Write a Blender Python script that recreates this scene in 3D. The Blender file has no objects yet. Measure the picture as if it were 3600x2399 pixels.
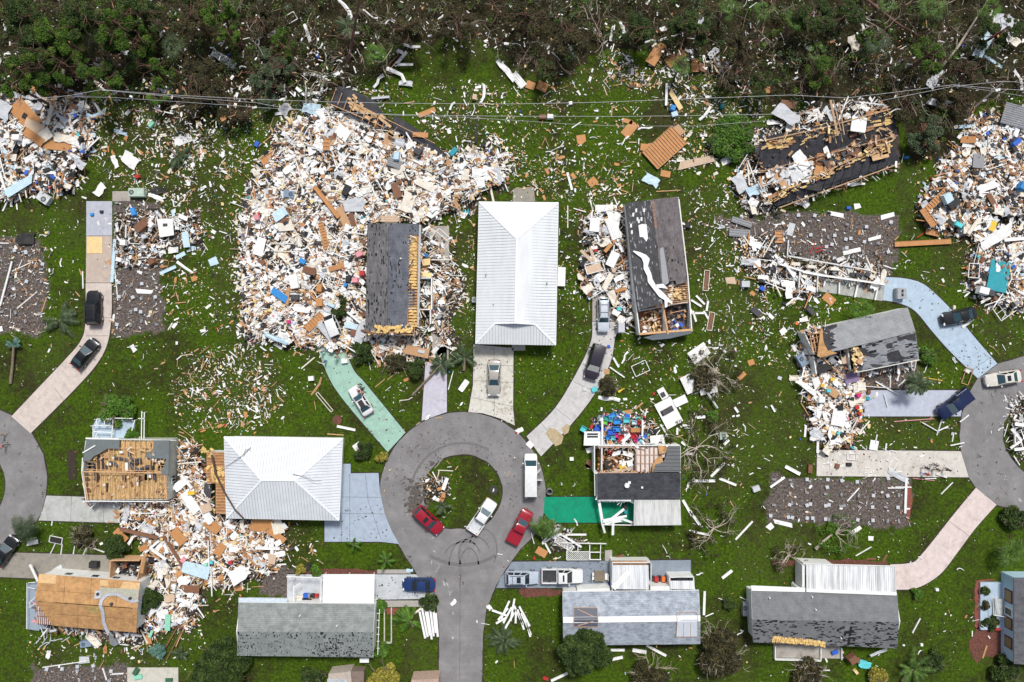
import bpy,math,random
from mathutils import Vector,Matrix
from math import sin,cos,pi,radians,atan2,hypot,sqrt
rnd = random.Random(11)
sc = bpy.context.scene
COL = sc.collection
H = 98.0;PX = 16.0
# ---------------- camera, world, sun, exposure
cam = bpy.data.objects.new('camera',bpy.data.cameras.new('camera'));COL.objects.link(cam)
cam.location = (0,0,H);cam.data.sensor_width = 36;cam.data.lens = 36*H/(2353/PX)
cam.data.clip_end = 2000;sc.camera = cam
wd = bpy.data.worlds.new('World');sc.world = wd;wd.use_nodes = True
nt = wd.node_tree;bg = nt.nodes['Background']
sky = nt.nodes.new('ShaderNodeTexSky');sky.sky_type = 'NISHITA';sky.sun_disc = False
SUN_EL,SUN_AZ = 56,14        # azimuth measured from +Y towards +X
sky.sun_elevation = radians(SUN_EL);sky.sun_rotation = radians(SUN_AZ)
sky.air_density = 1.0;sky.dust_density = 3.0;sky.ozone_density = 1.0
hs = nt.nodes.new('ShaderNodeHueSaturation');hs.inputs['Saturation'].default_value = .6   # thin overcast greys the sky
nt.links.new(sky.outputs[0],hs.inputs['Color']);nt.links.new(hs.outputs[0],bg.inputs[0]);bg.inputs[1].default_value = 0.078
sl = bpy.data.lights.new('sun','SUN');sl.energy = 2.3;sl.angle = radians(11);sl.color = (1,.97,.92)
so = bpy.data.objects.new('sun',sl);COL.objects.link(so)
sd = Vector((sin(radians(SUN_AZ))*cos(radians(SUN_EL)),cos(radians(SUN_AZ))*cos(radians(SUN_EL)),sin(radians(SUN_EL))))
so.rotation_euler = sd.to_track_quat('Z','Y').to_euler();so.location = sd*80
sc.view_settings.view_transform = 'Standard';sc.view_settings.look = 'None'
sc.view_settings.exposure = 0.5;sc.view_settings.gamma = 1.0
# ---------------- coordinates: survey pixels to metres
def W(u,v,h=0.0):
 k = (H-h)/H
 return ((u-1176.5)/PX*k,(784-v)/PX*k)
def W3(u,v,h=0.0):
 x,y = W(u,v,h);return (x,y,h)
def T(c,r,u,v):
 f = .4377 if (c,r) == (3,3) else .2501
 return (588.25*c+u*f,(0,392.2,784.4,1175.9)[r]+v*f)
def area2(p):
 return sum(p[i][0]*p[(i+1) % len(p)][1]-p[(i+1) % len(p)][0]*p[i][1] for i in range(len(p)))
def inside(x,y,poly):
 c = False;j = len(poly)-1
 for i in range(len(poly)):
  xi,yi = poly[i][:2];xj,yj = poly[j][:2]
  if (yi > y) != (yj > y) and x < (xj-xi)*(y-yi)/(yj-yi)+xi: c = not c
  j = i
 return c
# ---------------- mesh builder
class MB:
 def __init__(s): s.v = [];s.f = [];s.m = []
 def add(s,vs,fs,m=0):
  n = len(s.v);s.v += [tuple(p) for p in vs]
  for f in fs: s.f.append(tuple(n+i for i in f));s.m.append(m)
 def box(s,c,d,rz=0,rx=0,ry=0,m=0):
  a,b,e = d[0]/2,d[1]/2,d[2]/2
  M = Matrix.Rotation(rz,3,'Z')
  if rx or ry: M = M @ Matrix.Rotation(ry,3,'Y') @ Matrix.Rotation(rx,3,'X')
  vs = []
  for z in (-e,e):
   for x,y in ((-a,-b),(a,-b),(a,b),(-a,b)):
    p = M @ Vector((x,y,z));vs.append((p.x+c[0],p.y+c[1],p.z+c[2]))
  s.add(vs,[(3,2,1,0),(4,5,6,7),(0,1,5,4),(1,2,6,5),(2,3,7,6),(3,0,4,7)],m)
 def slab(s,top,th,m=0):          # 3-D polygon given on its top face
  if area2(top) < 0: top = top[::-1]
  n = len(top);bot = [(p[0],p[1],p[2]-th) for p in top]
  s.add(list(top)+bot,[tuple(range(n)),tuple(range(2*n-1,n-1,-1))] +
    [((i+1) % n,i,n+i,n+(i+1) % n) for i in range(n)],m)
 def prism(s,poly,z0,z1,m=0):
  s.slab([(p[0],p[1],z1) for p in poly],z1-z0,m)
 def wall(s,a,b,z0,z1,th,m=0,z1b=None):   # upright wall from a to b
  dx,dy = b[0]-a[0],b[1]-a[1];L = hypot(dx,dy) or 1
  nx,ny = -dy/L*th/2,dx/L*th/2
  zb = z1 if z1b is None else z1b
  vs = [(a[0]-nx,a[1]-ny,z0),(b[0]-nx,b[1]-ny,z0),(b[0]+nx,b[1]+ny,z0),(a[0]+nx,a[1]+ny,z0),
    (a[0]-nx,a[1]-ny,z1),(b[0]-nx,b[1]-ny,zb),(b[0]+nx,b[1]+ny,zb),(a[0]+nx,a[1]+ny,z1)]
  s.add(vs,[(3,2,1,0),(4,5,6,7),(0,1,5,4),(1,2,6,5),(2,3,7,6),(3,0,4,7)],m)
 def bar(s,a,b,w,h=None,m=0):     # rectangular bar between two 3-D points
  h = h or w;a = Vector(a);b = Vector(b);d = b-a
  if d.length < 1e-6: return
  d.normalize();up = Vector((0,0,1)) if abs(d.z) < .95 else Vector((1,0,0))
  x = d.cross(up).normalized()*w/2;y = x.cross(d).normalized()*h/2
  vs = [a-x-y,a+x-y,a+x+y,a-x+y,b-x-y,b+x-y,b+x+y,b-x+y]
  s.add([tuple(p) for p in vs],[(0,1,2,3),(7,6,5,4),(4,5,1,0),(5,6,2,1),(6,7,3,2),(7,4,0,3)],m)
 def tube(s,pts,r,n=6,m=0,cap=True):
  pts = [Vector(p) for p in pts];k = len(pts)
  rr = r if isinstance(r,(list,tuple)) else [r]*k
  base = len(s.v);px = None
  for i,p in enumerate(pts):
   d = (pts[min(i+1,k-1)]-pts[max(i-1,0)])
   d = d.normalized() if d.length > 1e-9 else Vector((0,0,1))
   if px is None: px = d.cross(Vector((0,0,1)) if abs(d.z) < .9 else Vector((1,0,0))).normalized()
   else:
    px = px-d*px.dot(d);px = px.normalized() if px.length > 1e-6 else Vector((1,0,0))
   py = d.cross(px)
   for j in range(n):
    a = 2*pi*j/n;q = p+px*cos(a)*rr[i]+py*sin(a)*rr[i];s.v.append(tuple(q))
  for i in range(k-1):
   for j in range(n):
    a = base+i*n+j;b = base+i*n+(j+1) % n
    s.f.append((a,b,b+n,a+n));s.m.append(m)
  if cap:
   s.f.append(tuple(base+j for j in range(n-1,-1,-1)));s.m.append(m)
   s.f.append(tuple(base+(k-1)*n+j for j in range(n)));s.m.append(m)
 def disc(s,c,r,h,n=16,m=0,r2=None):
  s.tube([(c[0],c[1],c[2]),(c[0],c[1],c[2]+h)],[r,r if r2 is None else r2],n,m)
ROOT = {}
def setp(o,label=None,cat=None,group=None,kind=None):
 if label: o['label'] = label
 if cat: o['category'] = cat
 if group: o['group'] = group
 if kind: o['kind'] = kind
 return o
def thing(name,label,cat,loc=(0,0,0),rz=0,group=None,kind=None):
 o = bpy.data.objects.new(name,None);COL.objects.link(o)
 o.location = (loc[0],loc[1],loc[2] if len(loc) > 2 else 0);o.rotation_euler = (0,0,rz)
 o.empty_display_size = .3
 ROOT[o.name] = Matrix.Translation(o.location) @ Matrix.Rotation(rz,4,'Z')
 return setp(o,label,cat,group,kind)
def build(name,mb,mats,root=None,smooth=False,local=False,label=None,base=None):
 """link one mesh object; vertices are given in world space unless local"""
 if not mb.v: return None
 if not isinstance(mats,(list,tuple)): mats = [mats]
 me = bpy.data.meshes.new(name)
 M0 = None
 if root is not None and not local: M0 = ROOT[root.name].inverted()
 elif root is None and not local:
  if base is None:
   xs = [p[0] for p in mb.v];ys = [p[1] for p in mb.v];zs = [p[2] for p in mb.v]
   base = ((min(xs)+max(xs))/2,(min(ys)+max(ys))/2,min(zs),0)
  M0 = (Matrix.Translation(base[:3]) @ Matrix.Rotation(base[3],4,'Z')).inverted()
 vs = mb.v if M0 is None else [tuple(M0 @ Vector(p)) for p in mb.v]
 me.from_pydata(vs,[],mb.f)
 for mt in mats: me.materials.append(mt)
 if len(mats) > 1: me.polygons.foreach_set('material_index',mb.m)
 if smooth: me.polygons.foreach_set('use_smooth',[True]*len(mb.f))
 me.update()
 o = bpy.data.objects.new(name,me);COL.objects.link(o)
 if root is not None:
  o.parent = root;ROOT[o.name] = ROOT[root.name]
 elif not local:
  o.location = base[:3];o.rotation_euler = (0,0,base[3])
 if label: o['label'] = label
 return o
def copy_tree(o,parent=None):
 c = o.copy();COL.objects.link(c);c.parent = parent
 for ch in [x for x in list(bpy.data.objects) if x.parent == o and x != c]: copy_tree(ch,c)
 return c
KIDS = {}
def fast_copy(proto):      # proto: (root, [(obj,[subs])])
 root,kids = proto
 r = root.copy();COL.objects.link(r)
 for k,subs in kids:
  c = k.copy();COL.objects.link(c);c.parent = r
  for s_ in subs:
   d = s_.copy();COL.objects.link(d);d.parent = c
 return r
# ---------------- materials
MATS = {}
def nodes(name,rough=.8,metal=0.0,spec=None):
 m = bpy.data.materials.new(name);m.use_nodes = True
 b = m.node_tree.nodes['Principled BSDF'];b.inputs['Roughness'].default_value = rough
 b.inputs['Metallic'].default_value = metal
 if spec is not None: b.inputs['Specular IOR Level'].default_value = spec
 return m,m.node_tree,b
def ramp(nt,src,stops,interp='LINEAR'):
 r = nt.nodes.new('ShaderNodeValToRGB');r.color_ramp.interpolation = interp
 e = r.color_ramp.elements
 while len(e) < len(stops): e.new(.5)
 for i,(p,c) in enumerate(stops):
  e[i].position = p;e[i].color = (c[0],c[1],c[2],1) if not isinstance(c,(int,float)) else (c,c,c,1)
 nt.links.new(src,r.inputs[0]);return r.outputs[0]
def coords(nt,scale=(1,1,1),rot=(0,0,0),kind='Object',loc=(0,0,0)):
 t = nt.nodes.new('ShaderNodeTexCoord');mp = nt.nodes.new('ShaderNodeMapping')
 mp.inputs['Scale'].default_value = scale;mp.inputs['Rotation'].default_value = rot;mp.inputs['Location'].default_value = loc
 nt.links.new(t.outputs[kind],mp.inputs[0]);return mp.outputs[0]
def noise(nt,vec,scale,detail=4,rough=.6,out='Fac'):
 n = nt.nodes.new('ShaderNodeTexNoise');n.inputs['Scale'].default_value = scale
 n.inputs['Detail'].default_value = detail;n.inputs['Roughness'].default_value = rough
 nt.links.new(vec,n.inputs['Vector']);return n.outputs[out]
def mix(nt,fac,a,b,mode='MIX'):
 n = nt.nodes.new('ShaderNodeMix');n.data_type = 'RGBA';n.blend_type = mode
 for s_,x in ((n.inputs['Factor'],fac),(n.inputs['A'],a),(n.inputs['B'],b)):
  if isinstance(x,(int,float)): s_.default_value = x
  elif isinstance(x,tuple): s_.default_value = (*x,1)
  else: nt.links.new(x,s_)
 return n.outputs['Result']
def mth(nt,op,a,b=None):
 n = nt.nodes.new('ShaderNodeMath');n.operation = op
 for i,x in enumerate((a,b)):
  if x is None: continue
  if isinstance(x,(int,float)): n.inputs[i].default_value = x
  else: nt.links.new(x,n.inputs[i])
 return n.outputs[0]
def bump(nt,b,h,dist,strength=.6):
 n = nt.nodes.new('ShaderNodeBump');n.inputs['Distance'].default_value = dist;n.inputs['Strength'].default_value = strength
 nt.links.new(h,n.inputs['Height']);nt.links.new(n.outputs[0],b.inputs['Normal'])
def mat(name,c,var=.18,scale=3.0,rough=.8,metal=0.0,dirt=None,dirt_amt=.35,bmp=0,stretch=(1,1,1),spec=None):
 if name in MATS: return MATS[name]
 m,nt,b = nodes(name,rough,metal,spec)
 v = coords(nt,stretch);f = noise(nt,v,scale,5)
 lo = tuple(x*(1-var) for x in c);hi = tuple(min(1,x*(1+var)) for x in c)
 col = ramp(nt,f,[(.3,lo),(.7,hi)])
 if dirt:
  d = ramp(nt,noise(nt,v,scale*.45,6,.7),[(.45,0),(.75,dirt_amt)])
  col = mix(nt,d,col,dirt)
 nt.links.new(col,b.inputs['Base Color'])
 if bmp: bump(nt,b,f,bmp)
 MATS[name] = m;return m
PAL = {
 'white': (.80,.80,.79),'cream': (.70,.65,.56),'pale grey': (.52,.54,.57),'grey': (.26,.27,.29),
 'light blue': (.50,.66,.76),'tan': (.48,.28,.14),'orange plywood': (.50,.235,.085),'brown': (.19,.085,.045),
 'charcoal': (.055,.055,.062),'black': (.018,.018,.02),'yellow insulation': (.74,.56,.27),'blue': (.02,.11,.52),
 'bright blue': (.03,.25,.62),'teal': (.02,.30,.36),'turquoise': (.10,.55,.60),'red': (.45,.02,.025),'pink': (.72,.30,.34),
 'lime green': (.18,.55,.08),'dark green': (.03,.12,.06),'mint green': (.25,.62,.45),'yellow': (.75,.50,.04),
 'beige': (.56,.42,.30),'purple': (.22,.15,.28),'silver': (.6,.62,.64),'orange': (.7,.16,.03),'magenta': (.6,.02,.2)}
PALN = list(PAL)
def pmat(c): return mat('debris '+c,PAL[c],var=.14,scale=2.5,rough=.75 if c != 'silver' else .4,dirt=(.16,.12,.08),dirt_amt=.22)
PM = [pmat(c) for c in PALN]

# ---------------- wreckage fields in survey pixels: outline, heap height, pieces per 100 px2, palette key, place name
HEAPS = [
 ([(565,470),(600,400),(640,330),(660,285),(740,262),(820,262),(900,300),(960,330),(1020,365),(1080,355),(1130,345),(1165,370),(1150,420),(1100,440),(1070,480),(985,500),(962,512),(846,512),(840,640),(838,760),(800,800),(770,800),(700,788),(640,785),(565,765),(560,640),(555,540)],.9,5.4,'home','the main rubble field'),
 ([(830,764),(960,764),(990,790),(985,825),(850,815),(805,790)],.6,5,'lumber','the foot of the black shingle house'),
 ([(966,520),(1000,540),(1030,600),(1062,650),(1040,720),(1035,810),(992,760),(966,740)],.3,2.2,'home','the right side of the black shingle house'),
 ([(0,225),(60,215),(110,225),(210,240),(215,330),(190,360),(165,430),(60,440),(20,460),(-20,470),(-20,220)],.9,4.5,'blueish','the upper left wreckage'),
 ([(285,490),(330,480),(390,500),(440,480),(470,510),(460,560),(395,560),(365,570),(360,600),(285,615),(262,600),(262,540)],.4,1.9,'white','the wreckage beside the upper slab'),
 ([(280,1158),(400,1150),(415,1020),(440,1010),(470,1110),(500,1190),(640,1195),(660,1240),(640,1290),(575,1330),(520,1350),(450,1335),(395,1340),(335,1290),(325,1240),(275,1200)],.8,4.6,'lumber','the rubble below the stripped wing'),
 ([(335,1340),(440,1330),(470,1390),(440,1450),(380,1440),(340,1470),(220,1475),(210,1455),(318,1452),(330,1380)],.35,3,'home','the rubble right of the plywood roof house'),
 ([(1355,490),(1430,480),(1440,560),(1452,640),(1462,720),(1440,760),(1415,760),(1395,670),(1355,690),(1330,650),(1345,580)],.6,3.0,'white','the wrecked carport'),
 ([(2120,480),(2150,410),(2200,330),(2250,270),(2400,260),(2400,700),(2350,710),(2260,690),(2225,640),(2250,560),(2200,520),(2140,530)],.9,5.2,'blueish','the upper right rubble field'),
 ([(1690,400),(1740,300),(1800,270),(1900,240),(2050,230),(2060,255),(1745,330),(1750,460),(1790,480),(1760,500),(1700,470)],.5,2.8,'white','the collapsed roof'),
 ([(1700,550),(1745,540),(1790,590),(1830,610),(1900,600),(2010,610),(2030,640),(2020,660),(1900,640),(1860,690),(1770,660),(1720,620)],.45,2.6,'white','the cleared plot by the blue driveway'),
 ([(1840,790),(1880,820),(1960,855),(1985,880),(1980,960),(1960,1010),(1900,1040),(1875,1010),(1870,950),(1845,880)],.7,5,'home','the wreckage left of the periwinkle driveway'),
 ([(1378,955),(1440,950),(1475,965),(1480,1022),(1380,1024),(1360,1000)],.5,5.5,'bins','the heap of storage boxes'),
 ([(1478,975),(1500,960),(1510,985),(1490,1010),(1478,1005)],.3,4,'whiteonly','the white splinters by the storage boxes'),
 ([(1270,1190),(1300,1215),(1345,1245),(1290,1262),(1262,1240)],.2,1.2,'whiteonly','the windswept palm'),
 ([(968,1100),(1005,1095),(1030,1110),(1015,1150),(975,1150)],.15,1.2,'lumber','the grass island'),
 ([(2320,920),(2360,900),(2360,1060),(2330,1030)],.25,2.2,'whiteonly','the right grass island'),
]
# thinner scatter: outline, pieces per 100 px2, palette
SCATTER = [
 ([(380,850),(430,800),(560,790),(640,830),(660,900),(640,960),(560,1000),(430,990),(400,930)],1.3,'lumber'),
 ([(1370,130),(1450,110),(1560,100),(1700,140),(1760,240),(1760,300),(1700,340),(1640,380),(1560,400),(1480,360),(1540,300),(1540,250),(1500,200),(1400,185)],1.7,'home'),
 ([(470,180),(640,190),(760,170),(900,180),(960,250),(800,265),(640,290),(540,420),(440,400),(430,250)],1.3,'home'),
 ([(200,190),(440,190),(470,380),(440,470),(240,430),(190,330)],1.3,'home'),
 ([(1000,190),(1180,200),(1200,340),(1180,420),(1090,440),(1060,330),(940,300)],.9,'home'),
 ([(1180,340),(1440,380),(1480,460),(1280,465),(1180,440)],1.1,'lumber'),
 ([(1180,160),(1500,150),(1500,380),(1180,380)],.35,'lumber'),
 ([(1020,520),(1096,510),(1090,780),(1030,780)],.7,'lumber'),([(1280,440),(1360,430),(1350,780),(1282,780)],.4,'white'),
 ([(255,600),(375,600),(375,768),(258,768)],.5,'plot'),([(0,520),(110,520),(110,770),(0,770)],.55,'plot'),
 ([(1760,490),(2060,490),(2050,630),(1780,600)],.35,'plot'),([(1766,1093),(2083,1097),(2085,1208),(1772,1204)],.3,'plot'),([(75,1527),(293,1528),(293,1568),(75,1568)],.55,'plot'),
 ([(1580,440),(1760,380),(1760,700),(1860,760),(1840,860),(1640,820),(1600,640)],.7,'white'),
 ([(1700,680),(2040,650),(1890,745),(1850,800),(1750,790)],.7,'home'),
 ([(1410,790),(1660,780),(1700,900),(1560,1000),(1470,940),(1380,960)],.35,'white'),([(1550,950),(1720,960),(1720,1160),(1560,1140)],.35,'white'),
 ([(1640,900),(1870,860),(1880,1080),(1760,1100),(1640,1100)],.16,'home'),
 ([(1880,1030),(2080,1034),(2090,1092),(1880,1092)],.8,'whiteonly'),([(1960,860),(2200,840),(2210,895),(1980,895)],.9,'white'),([(1985,960),(2205,960),(2205,1033),(1985,1033)],.35,'white'),
 ([(2080,380),(2140,330),(2160,420),(2120,520)],.7,'home'),([(2060,540),(2220,540),(2220,700),(2160,690),(2060,640)],.3,'white'),([(2130,700),(2353,700),(2353,820),(2300,820),(2200,740)],.35,'white'),
 ([(370,440),(560,420),(560,780),(380,760)],.45,'home'),([(90,440),(200,430),(195,760),(110,760)],.25,'white'),
 ([(250,790),(520,770),(860,1000),(780,1000),(500,1000),(340,950)],.12,'lumber'),
 ([(60,1180),(280,1200),(260,1280),(60,1270)],.15,'white'),([(640,1200),(740,1200),(740,1300),(660,1310)],.4,'lumber'),
 ([(60,1450),(380,1450),(400,1530),(60,1530)],.4,'home'),([(380,1440),(540,1360),(540,1500),(420,1560)],.25,'white'),
 ([(810,810),(1090,830),(1076,945),(930,990),(850,880)],.25,'lumber'),([(1180,810),(1350,800),(1210,980),(1185,970)],.1,'white'),
 ([(0,0),(2353,0),(2353,230),(1100,100),(800,160),(0,200)],.22,'white'),
 ([(1140,1200),(1640,1200),(1640,1290),(1140,1290)],.12,'white'),([(860,1390),(2353,1390),(2353,1568),(860,1568)],.035,'white'),([(1560,1200),(2240,1200),(2240,1480),(1620,1480)],.06,'white'),
 ([(0,760),(400,760),(250,1100),(120,1100)],.06,'white'),([(1260,1040),(1372,1040),(1372,1140),(1260,1140)],.06,'white'),([(970,1050),(1150,1050),(1150,1210),(980,1200)],.12,'white'),
 ([(860,1040),(1260,1040),(1220,1290),(930,1290)],.02,'white'),
]

# ---------------- ground sheet with soil, mulch and bare-grass attributes
PLOTS = [   # cleared footprints of grey-brown soil, survey pixels
 [(258,463),(372,470),(374,766),(258,768)],
 [(-10,545),(90,560),(108,620),(105,765),(-10,768)],
 [(1765,495),(1800,487),(2052,500),(2062,560),(2050,640),(1990,625),(1885,610),(1765,590),(1700,530)],
 [(1764,1092),(1876,1094),(2080,1097),(2090,1105),(2086,1209),(1772,1204)],
 [(75,1527),(293,1530),(293,1580),(73,1580)],
 [(1970,852),(2110,830),(2116,893),(1965,900)],
 [(1650,500),(1765,500),(1765,560),(1690,560)],
 [(600,1290),(675,1310),(672,1375),(590,1378)],
]
BARE = [[(1640,830),(1870,850),(1890,1060),(1700,1110),(1640,1000)],[(1570,440),(1720,430),(1760,700),(1690,770),(1600,700)],[(200,290),(560,300),(560,420),(400,480),(230,430)],[(470,430),(560,440),(555,780),(500,760)],[(1880,960),(2200,965),(2190,1030),(1880,1030)],[(1180,150),(1480,165),(1500,215),(1190,200)],[(1000,195),(1110,200),(1100,330),(960,320)],[(1690,1240),(1850,1230),(1840,1330),(1700,1330)],[(120,760),(190,780),(100,900),(40,900)],[(2240,700),(2353,700),(2353,820),(2290,830)],[(930,1400),(1000,1400),(1000,1568),(920,1568)],[(1620,1440),(1720,1440),(1720,1568),(1620,1568)],[(1480,120),(1700,110),(1760,260),(1520,300)],[(420,820),(640,800),(660,950),(480,980)],
 [(0,480),(110,480),(120,560),(0,560)],[(1190,150),(1450,170),(1460,200),(1200,195)],
 [(130,460),(200,460),(200,560),(130,560)],[(1620,960),(1720,960),(1700,1150),(1600,1140)],
 [(1700,1190),(1880,1220),(1860,1300),(1690,1290)],[(1570,800),(1700,760),(1690,900),(1580,900)],
 [(2060,380),(2140,380),(2130,520),(2060,560)],[(960,520),(1100,520),(1095,800),(1030,800)],
 [(1330,430),(1440,430),(1430,760),(1340,760)],[(2140,560),(2230,540),(2220,680),(2100,660)],
 [(2240,1370),(2353,1480),(2353,1568),(2230,1500)],[(150,1480),(360,1470),(420,1568),(280,1568),(100,1520)],
 [(1080,1240),(1180,1290),(1100,1290)],[(880,800),(990,830),(980,880),(870,870)],
 [(1100,80),(1250,90),(1190,170),(1060,140)],[(180,170),(700,190),(900,240),(560,300),(200,260)],
 [(380,1340),(470,1350),(450,1500),(340,1500)],[(2040,860),(2130,850),(2140,890),(2040,890)]]
def wood_edge(u):    # lower edge of the wood in survey pixels
 pts = [(-400,260),(0,215),(200,205),(300,230),(430,300),(540,300),(600,230),(640,230),(760,215),(880,175),(960,95),(1100,92),(1180,150),(1300,165),(1420,110),(1560,130),(1700,200),(1790,240),(2050,235),(2075,300),(2100,380),(2190,350),(2250,245),(2353,235),(2800,240)]
 for (a,b),(c,d) in zip(pts,pts[1:]):
  if a <= u <= c: return b+(d-b)*(u-a)/(c-a)
 return 240
def vnoise(x,y,s=1.0,seed=0):
 def h(i,j): return (sin(i*127.1+j*311.7+seed*17.3)*43758.5453) % 1.0
 x *= s;y *= s;i = math.floor(x);j = math.floor(y);fx = x-i;fy = y-j
 fx = fx*fx*(3-2*fx);fy = fy*fy*(3-2*fy)
 return (h(i,j)*(1-fx)+h(i+1,j)*fx)*(1-fy)+(h(i,j+1)*(1-fx)+h(i+1,j+1)*fx)*fy
def make_ground():
 import numpy as np
 xs = [-700,-300,-120]+[-86+.45*i for i in range(383)]+[120,300,700]
 ys = [-700,-300,-90]+[-60+.45*i for i in range(268)]+[90,300,700]
 vs = [(x,y,0) for y in ys for x in xs];nx = len(xs)
 fs = [(j*nx+i,j*nx+i+1,(j+1)*nx+i+1,(j+1)*nx+i) for j in range(len(ys)-1) for i in range(nx-1)]
 me = bpy.data.meshes.new('ground');me.from_pydata(vs,[],fs)
 at = me.color_attributes.new('zones','FLOAT_COLOR','POINT')
 data = np.zeros((len(vs),4),dtype=np.float32)
 bb = [(min(p[0] for p in q),min(p[1] for p in q),max(p[0] for p in q),max(p[1] for p in q)) for q in PLOTS+BARE]
 for k,(x,y,z) in enumerate(vs):
  u = x*PX+1176.5;v = 784-y*PX
  ju = u+(vnoise(x,y,.9,1)-.5)*26+(vnoise(x,y,.25,3)-.5)*30;jv = v+(vnoise(x,y,.9,2)-.5)*26+(vnoise(x,y,.25,4)-.5)*30
  r = g = b = 0
  for q,(a0,b0,a1,b1) in zip(PLOTS,bb):
   uu,vv = u*.45+ju*.55,v*.45+jv*.55
   if a0-5 < uu < a1+5 and b0-5 < vv < b1+5 and inside(uu,vv,q): r = 1
  if jv < wood_edge(u): g = 1
  for q,(a0,b0,a1,b1) in zip(BARE,bb[len(PLOTS):]):
   if a0 < ju < a1 and b0 < jv < b1 and inside(ju,jv,q): b = .42
  for q in HEAPS:
   if inside(ju,jv,q[0]): b = max(b,.85)
  data[k] = (r,g,b,1)
 at.data.foreach_set('color',data.ravel())
 m,nt,bs = nodes('lawn and soil',.95,spec=.15)
 v = coords(nt)
 zn = nt.nodes.new('ShaderNodeAttribute');zn.attribute_name = 'zones'
 sp = nt.nodes.new('ShaderNodeSeparateColor');nt.links.new(zn.outputs['Color'],sp.inputs[0])
 fine = noise(nt,v,2.6,8,.82);med = noise(nt,v,.9,4,.6);big = noise(nt,v,.11,3,.55)
 lush = ramp(nt,fine,[(.32,(.010,.021,.002)),(.45,(.032,.064,.003)),(.57,(.066,.118,.005)),(.72,(.13,.20,.014))])
 dull = ramp(nt,fine,[(.32,(.009,.011,.003)),(.48,(.027,.030,.007)),(.60,(.050,.052,.016)),(.74,(.13,.115,.06))])
 sel = mth(nt,'ADD',mth(nt,'MULTIPLY',big,.6),mth(nt,'MULTIPLY',med,.4))
 grass = mix(nt,ramp(nt,sel,[(.38,1),(.54,0)]),lush,dull)
 bare = ramp(nt,noise(nt,v,4.0,6,.8),[(.3,(.012,.012,.005)),(.5,(.05,.045,.018)),(.66,(.12,.10,.055)),(.8,(.30,.26,.18))])
 bf = mth(nt,'MULTIPLY',sp.outputs[2],ramp(nt,noise(nt,v,1.2,5,.7),[(.40,.2),(.60,1)]))
 c = mix(nt,bf,grass,bare)
 soil = ramp(nt,noise(nt,v,3.2,7,.78),[(.3,(.022,.017,.014)),(.46,(.085,.068,.060)),(.58,(.175,.148,.137)),(.78,(.34,.31,.295))])
 c = mix(nt,sp.outputs[0],c,soil)
 mulch = ramp(nt,noise(nt,v,3.5,6,.75),[(.3,(.008,.008,.003)),(.5,(.028,.026,.011)),(.68,(.075,.058,.03)),(.85,(.18,.14,.09))])
 c = mix(nt,sp.outputs[1],c,mulch)
 nt.links.new(c,bs.inputs['Base Color']);bump(nt,bs,fine,.12,.7)
 me.materials.append(m)
 o = bpy.data.objects.new('ground',me);COL.objects.link(o);setp(o,'patchy green lawn, bare soil and leaf mulch under the wreckage','ground',kind='structure')
def pave(name,poly,m,z,kind='structure',label=None,cat=None,th=.09):
 mb = MB();mb.slab([(*W(u,v),z) for u,v in poly],th)
 o = build(name,mb,m);setp(o,label,cat,kind=kind);return o
def grow(poly,d):
 s = 1 if area2(poly) > 0 else -1;n = len(poly);out = []
 for i in range(n):
  a,b,c = poly[i-1],poly[i],poly[(i+1) % n];x,y = c[0]-a[0],c[1]-a[1];l = hypot(x,y) or 1
  out.append((b[0]+y/l*d*s,b[1]-x/l*d*s))
 return out
def soil_edge(poly,seed):
 pave('soil_edge',wobble(grow(poly,2.6),1.1,9,seed),EDGE,.03,label='dark ragged soil edge where the lawn meets the paving',th=.04)
EDGE = mat('damp edge soil',(.035,.027,.018),.5,5,.95)
def joints(mb,segs,z,w=.05):
 for a,b in segs:
  p = W(*a);q = W(*b);mb.wall(p,q,z-.02,z,w)
def paving_mat(name,c,stain=(.12,.10,.07),amt=.35,speck=.5,sc_=1.0):
 m,nt,b = nodes(name,.85,spec=.2);v = coords(nt)
 f = noise(nt,v,1.3*sc_,6,.7);f2 = noise(nt,v,9*sc_,4,.8)
 col = ramp(nt,f,[(.3,tuple(x*.82 for x in c)),(.7,tuple(min(1,x*1.08) for x in c))])
 col = mix(nt,ramp(nt,noise(nt,v,.5*sc_,7,.75),[(.5,0),(.72,amt)]),col,stain)
 col = mix(nt,ramp(nt,f2,[(.66,0),(.76,speck)]),col,stain)
 nt.links.new(col,b.inputs['Base Color']);bump(nt,b,f2,.02,.3);return m
def asphalt_mat():
 m,nt,b = nodes('worn asphalt',.9,spec=.2);v = coords(nt)
 f = noise(nt,v,.35,7,.7);f2 = noise(nt,v,14,3,.8)
 col = ramp(nt,f,[(.3,(.135,.132,.134)),(.5,(.20,.196,.198)),(.72,(.28,.274,.277))])
 dv = nt.nodes.new('ShaderNodeVectorMath');dv.operation = 'DISTANCE';nt.links.new(v,dv.inputs[0]);dv.inputs[1].default_value = (*W(1063,1138),0)
 cx = nt.nodes.new('ShaderNodeCombineXYZ');nt.links.new(dv.outputs['Value'],cx.inputs[0]);band = noise(nt,cx.outputs[0],1.1,4,.6)
 col = mix(nt,ramp(nt,band,[(.38,.38),(.6,0)]),col,(.17,.16,.162))     # wear rings worn by turning traffic
 col = mix(nt,ramp(nt,f2,[(.4,.0),(.8,.35)]),col,(.42,.40,.41))
 col = mix(nt,ramp(nt,noise(nt,v,1.1,8,.75),[(.62,0),(.70,.6)]),col,(.10,.09,.085))
 nt.links.new(col,b.inputs['Base Color']);bump(nt,b,f2,.02,.4);return m
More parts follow.
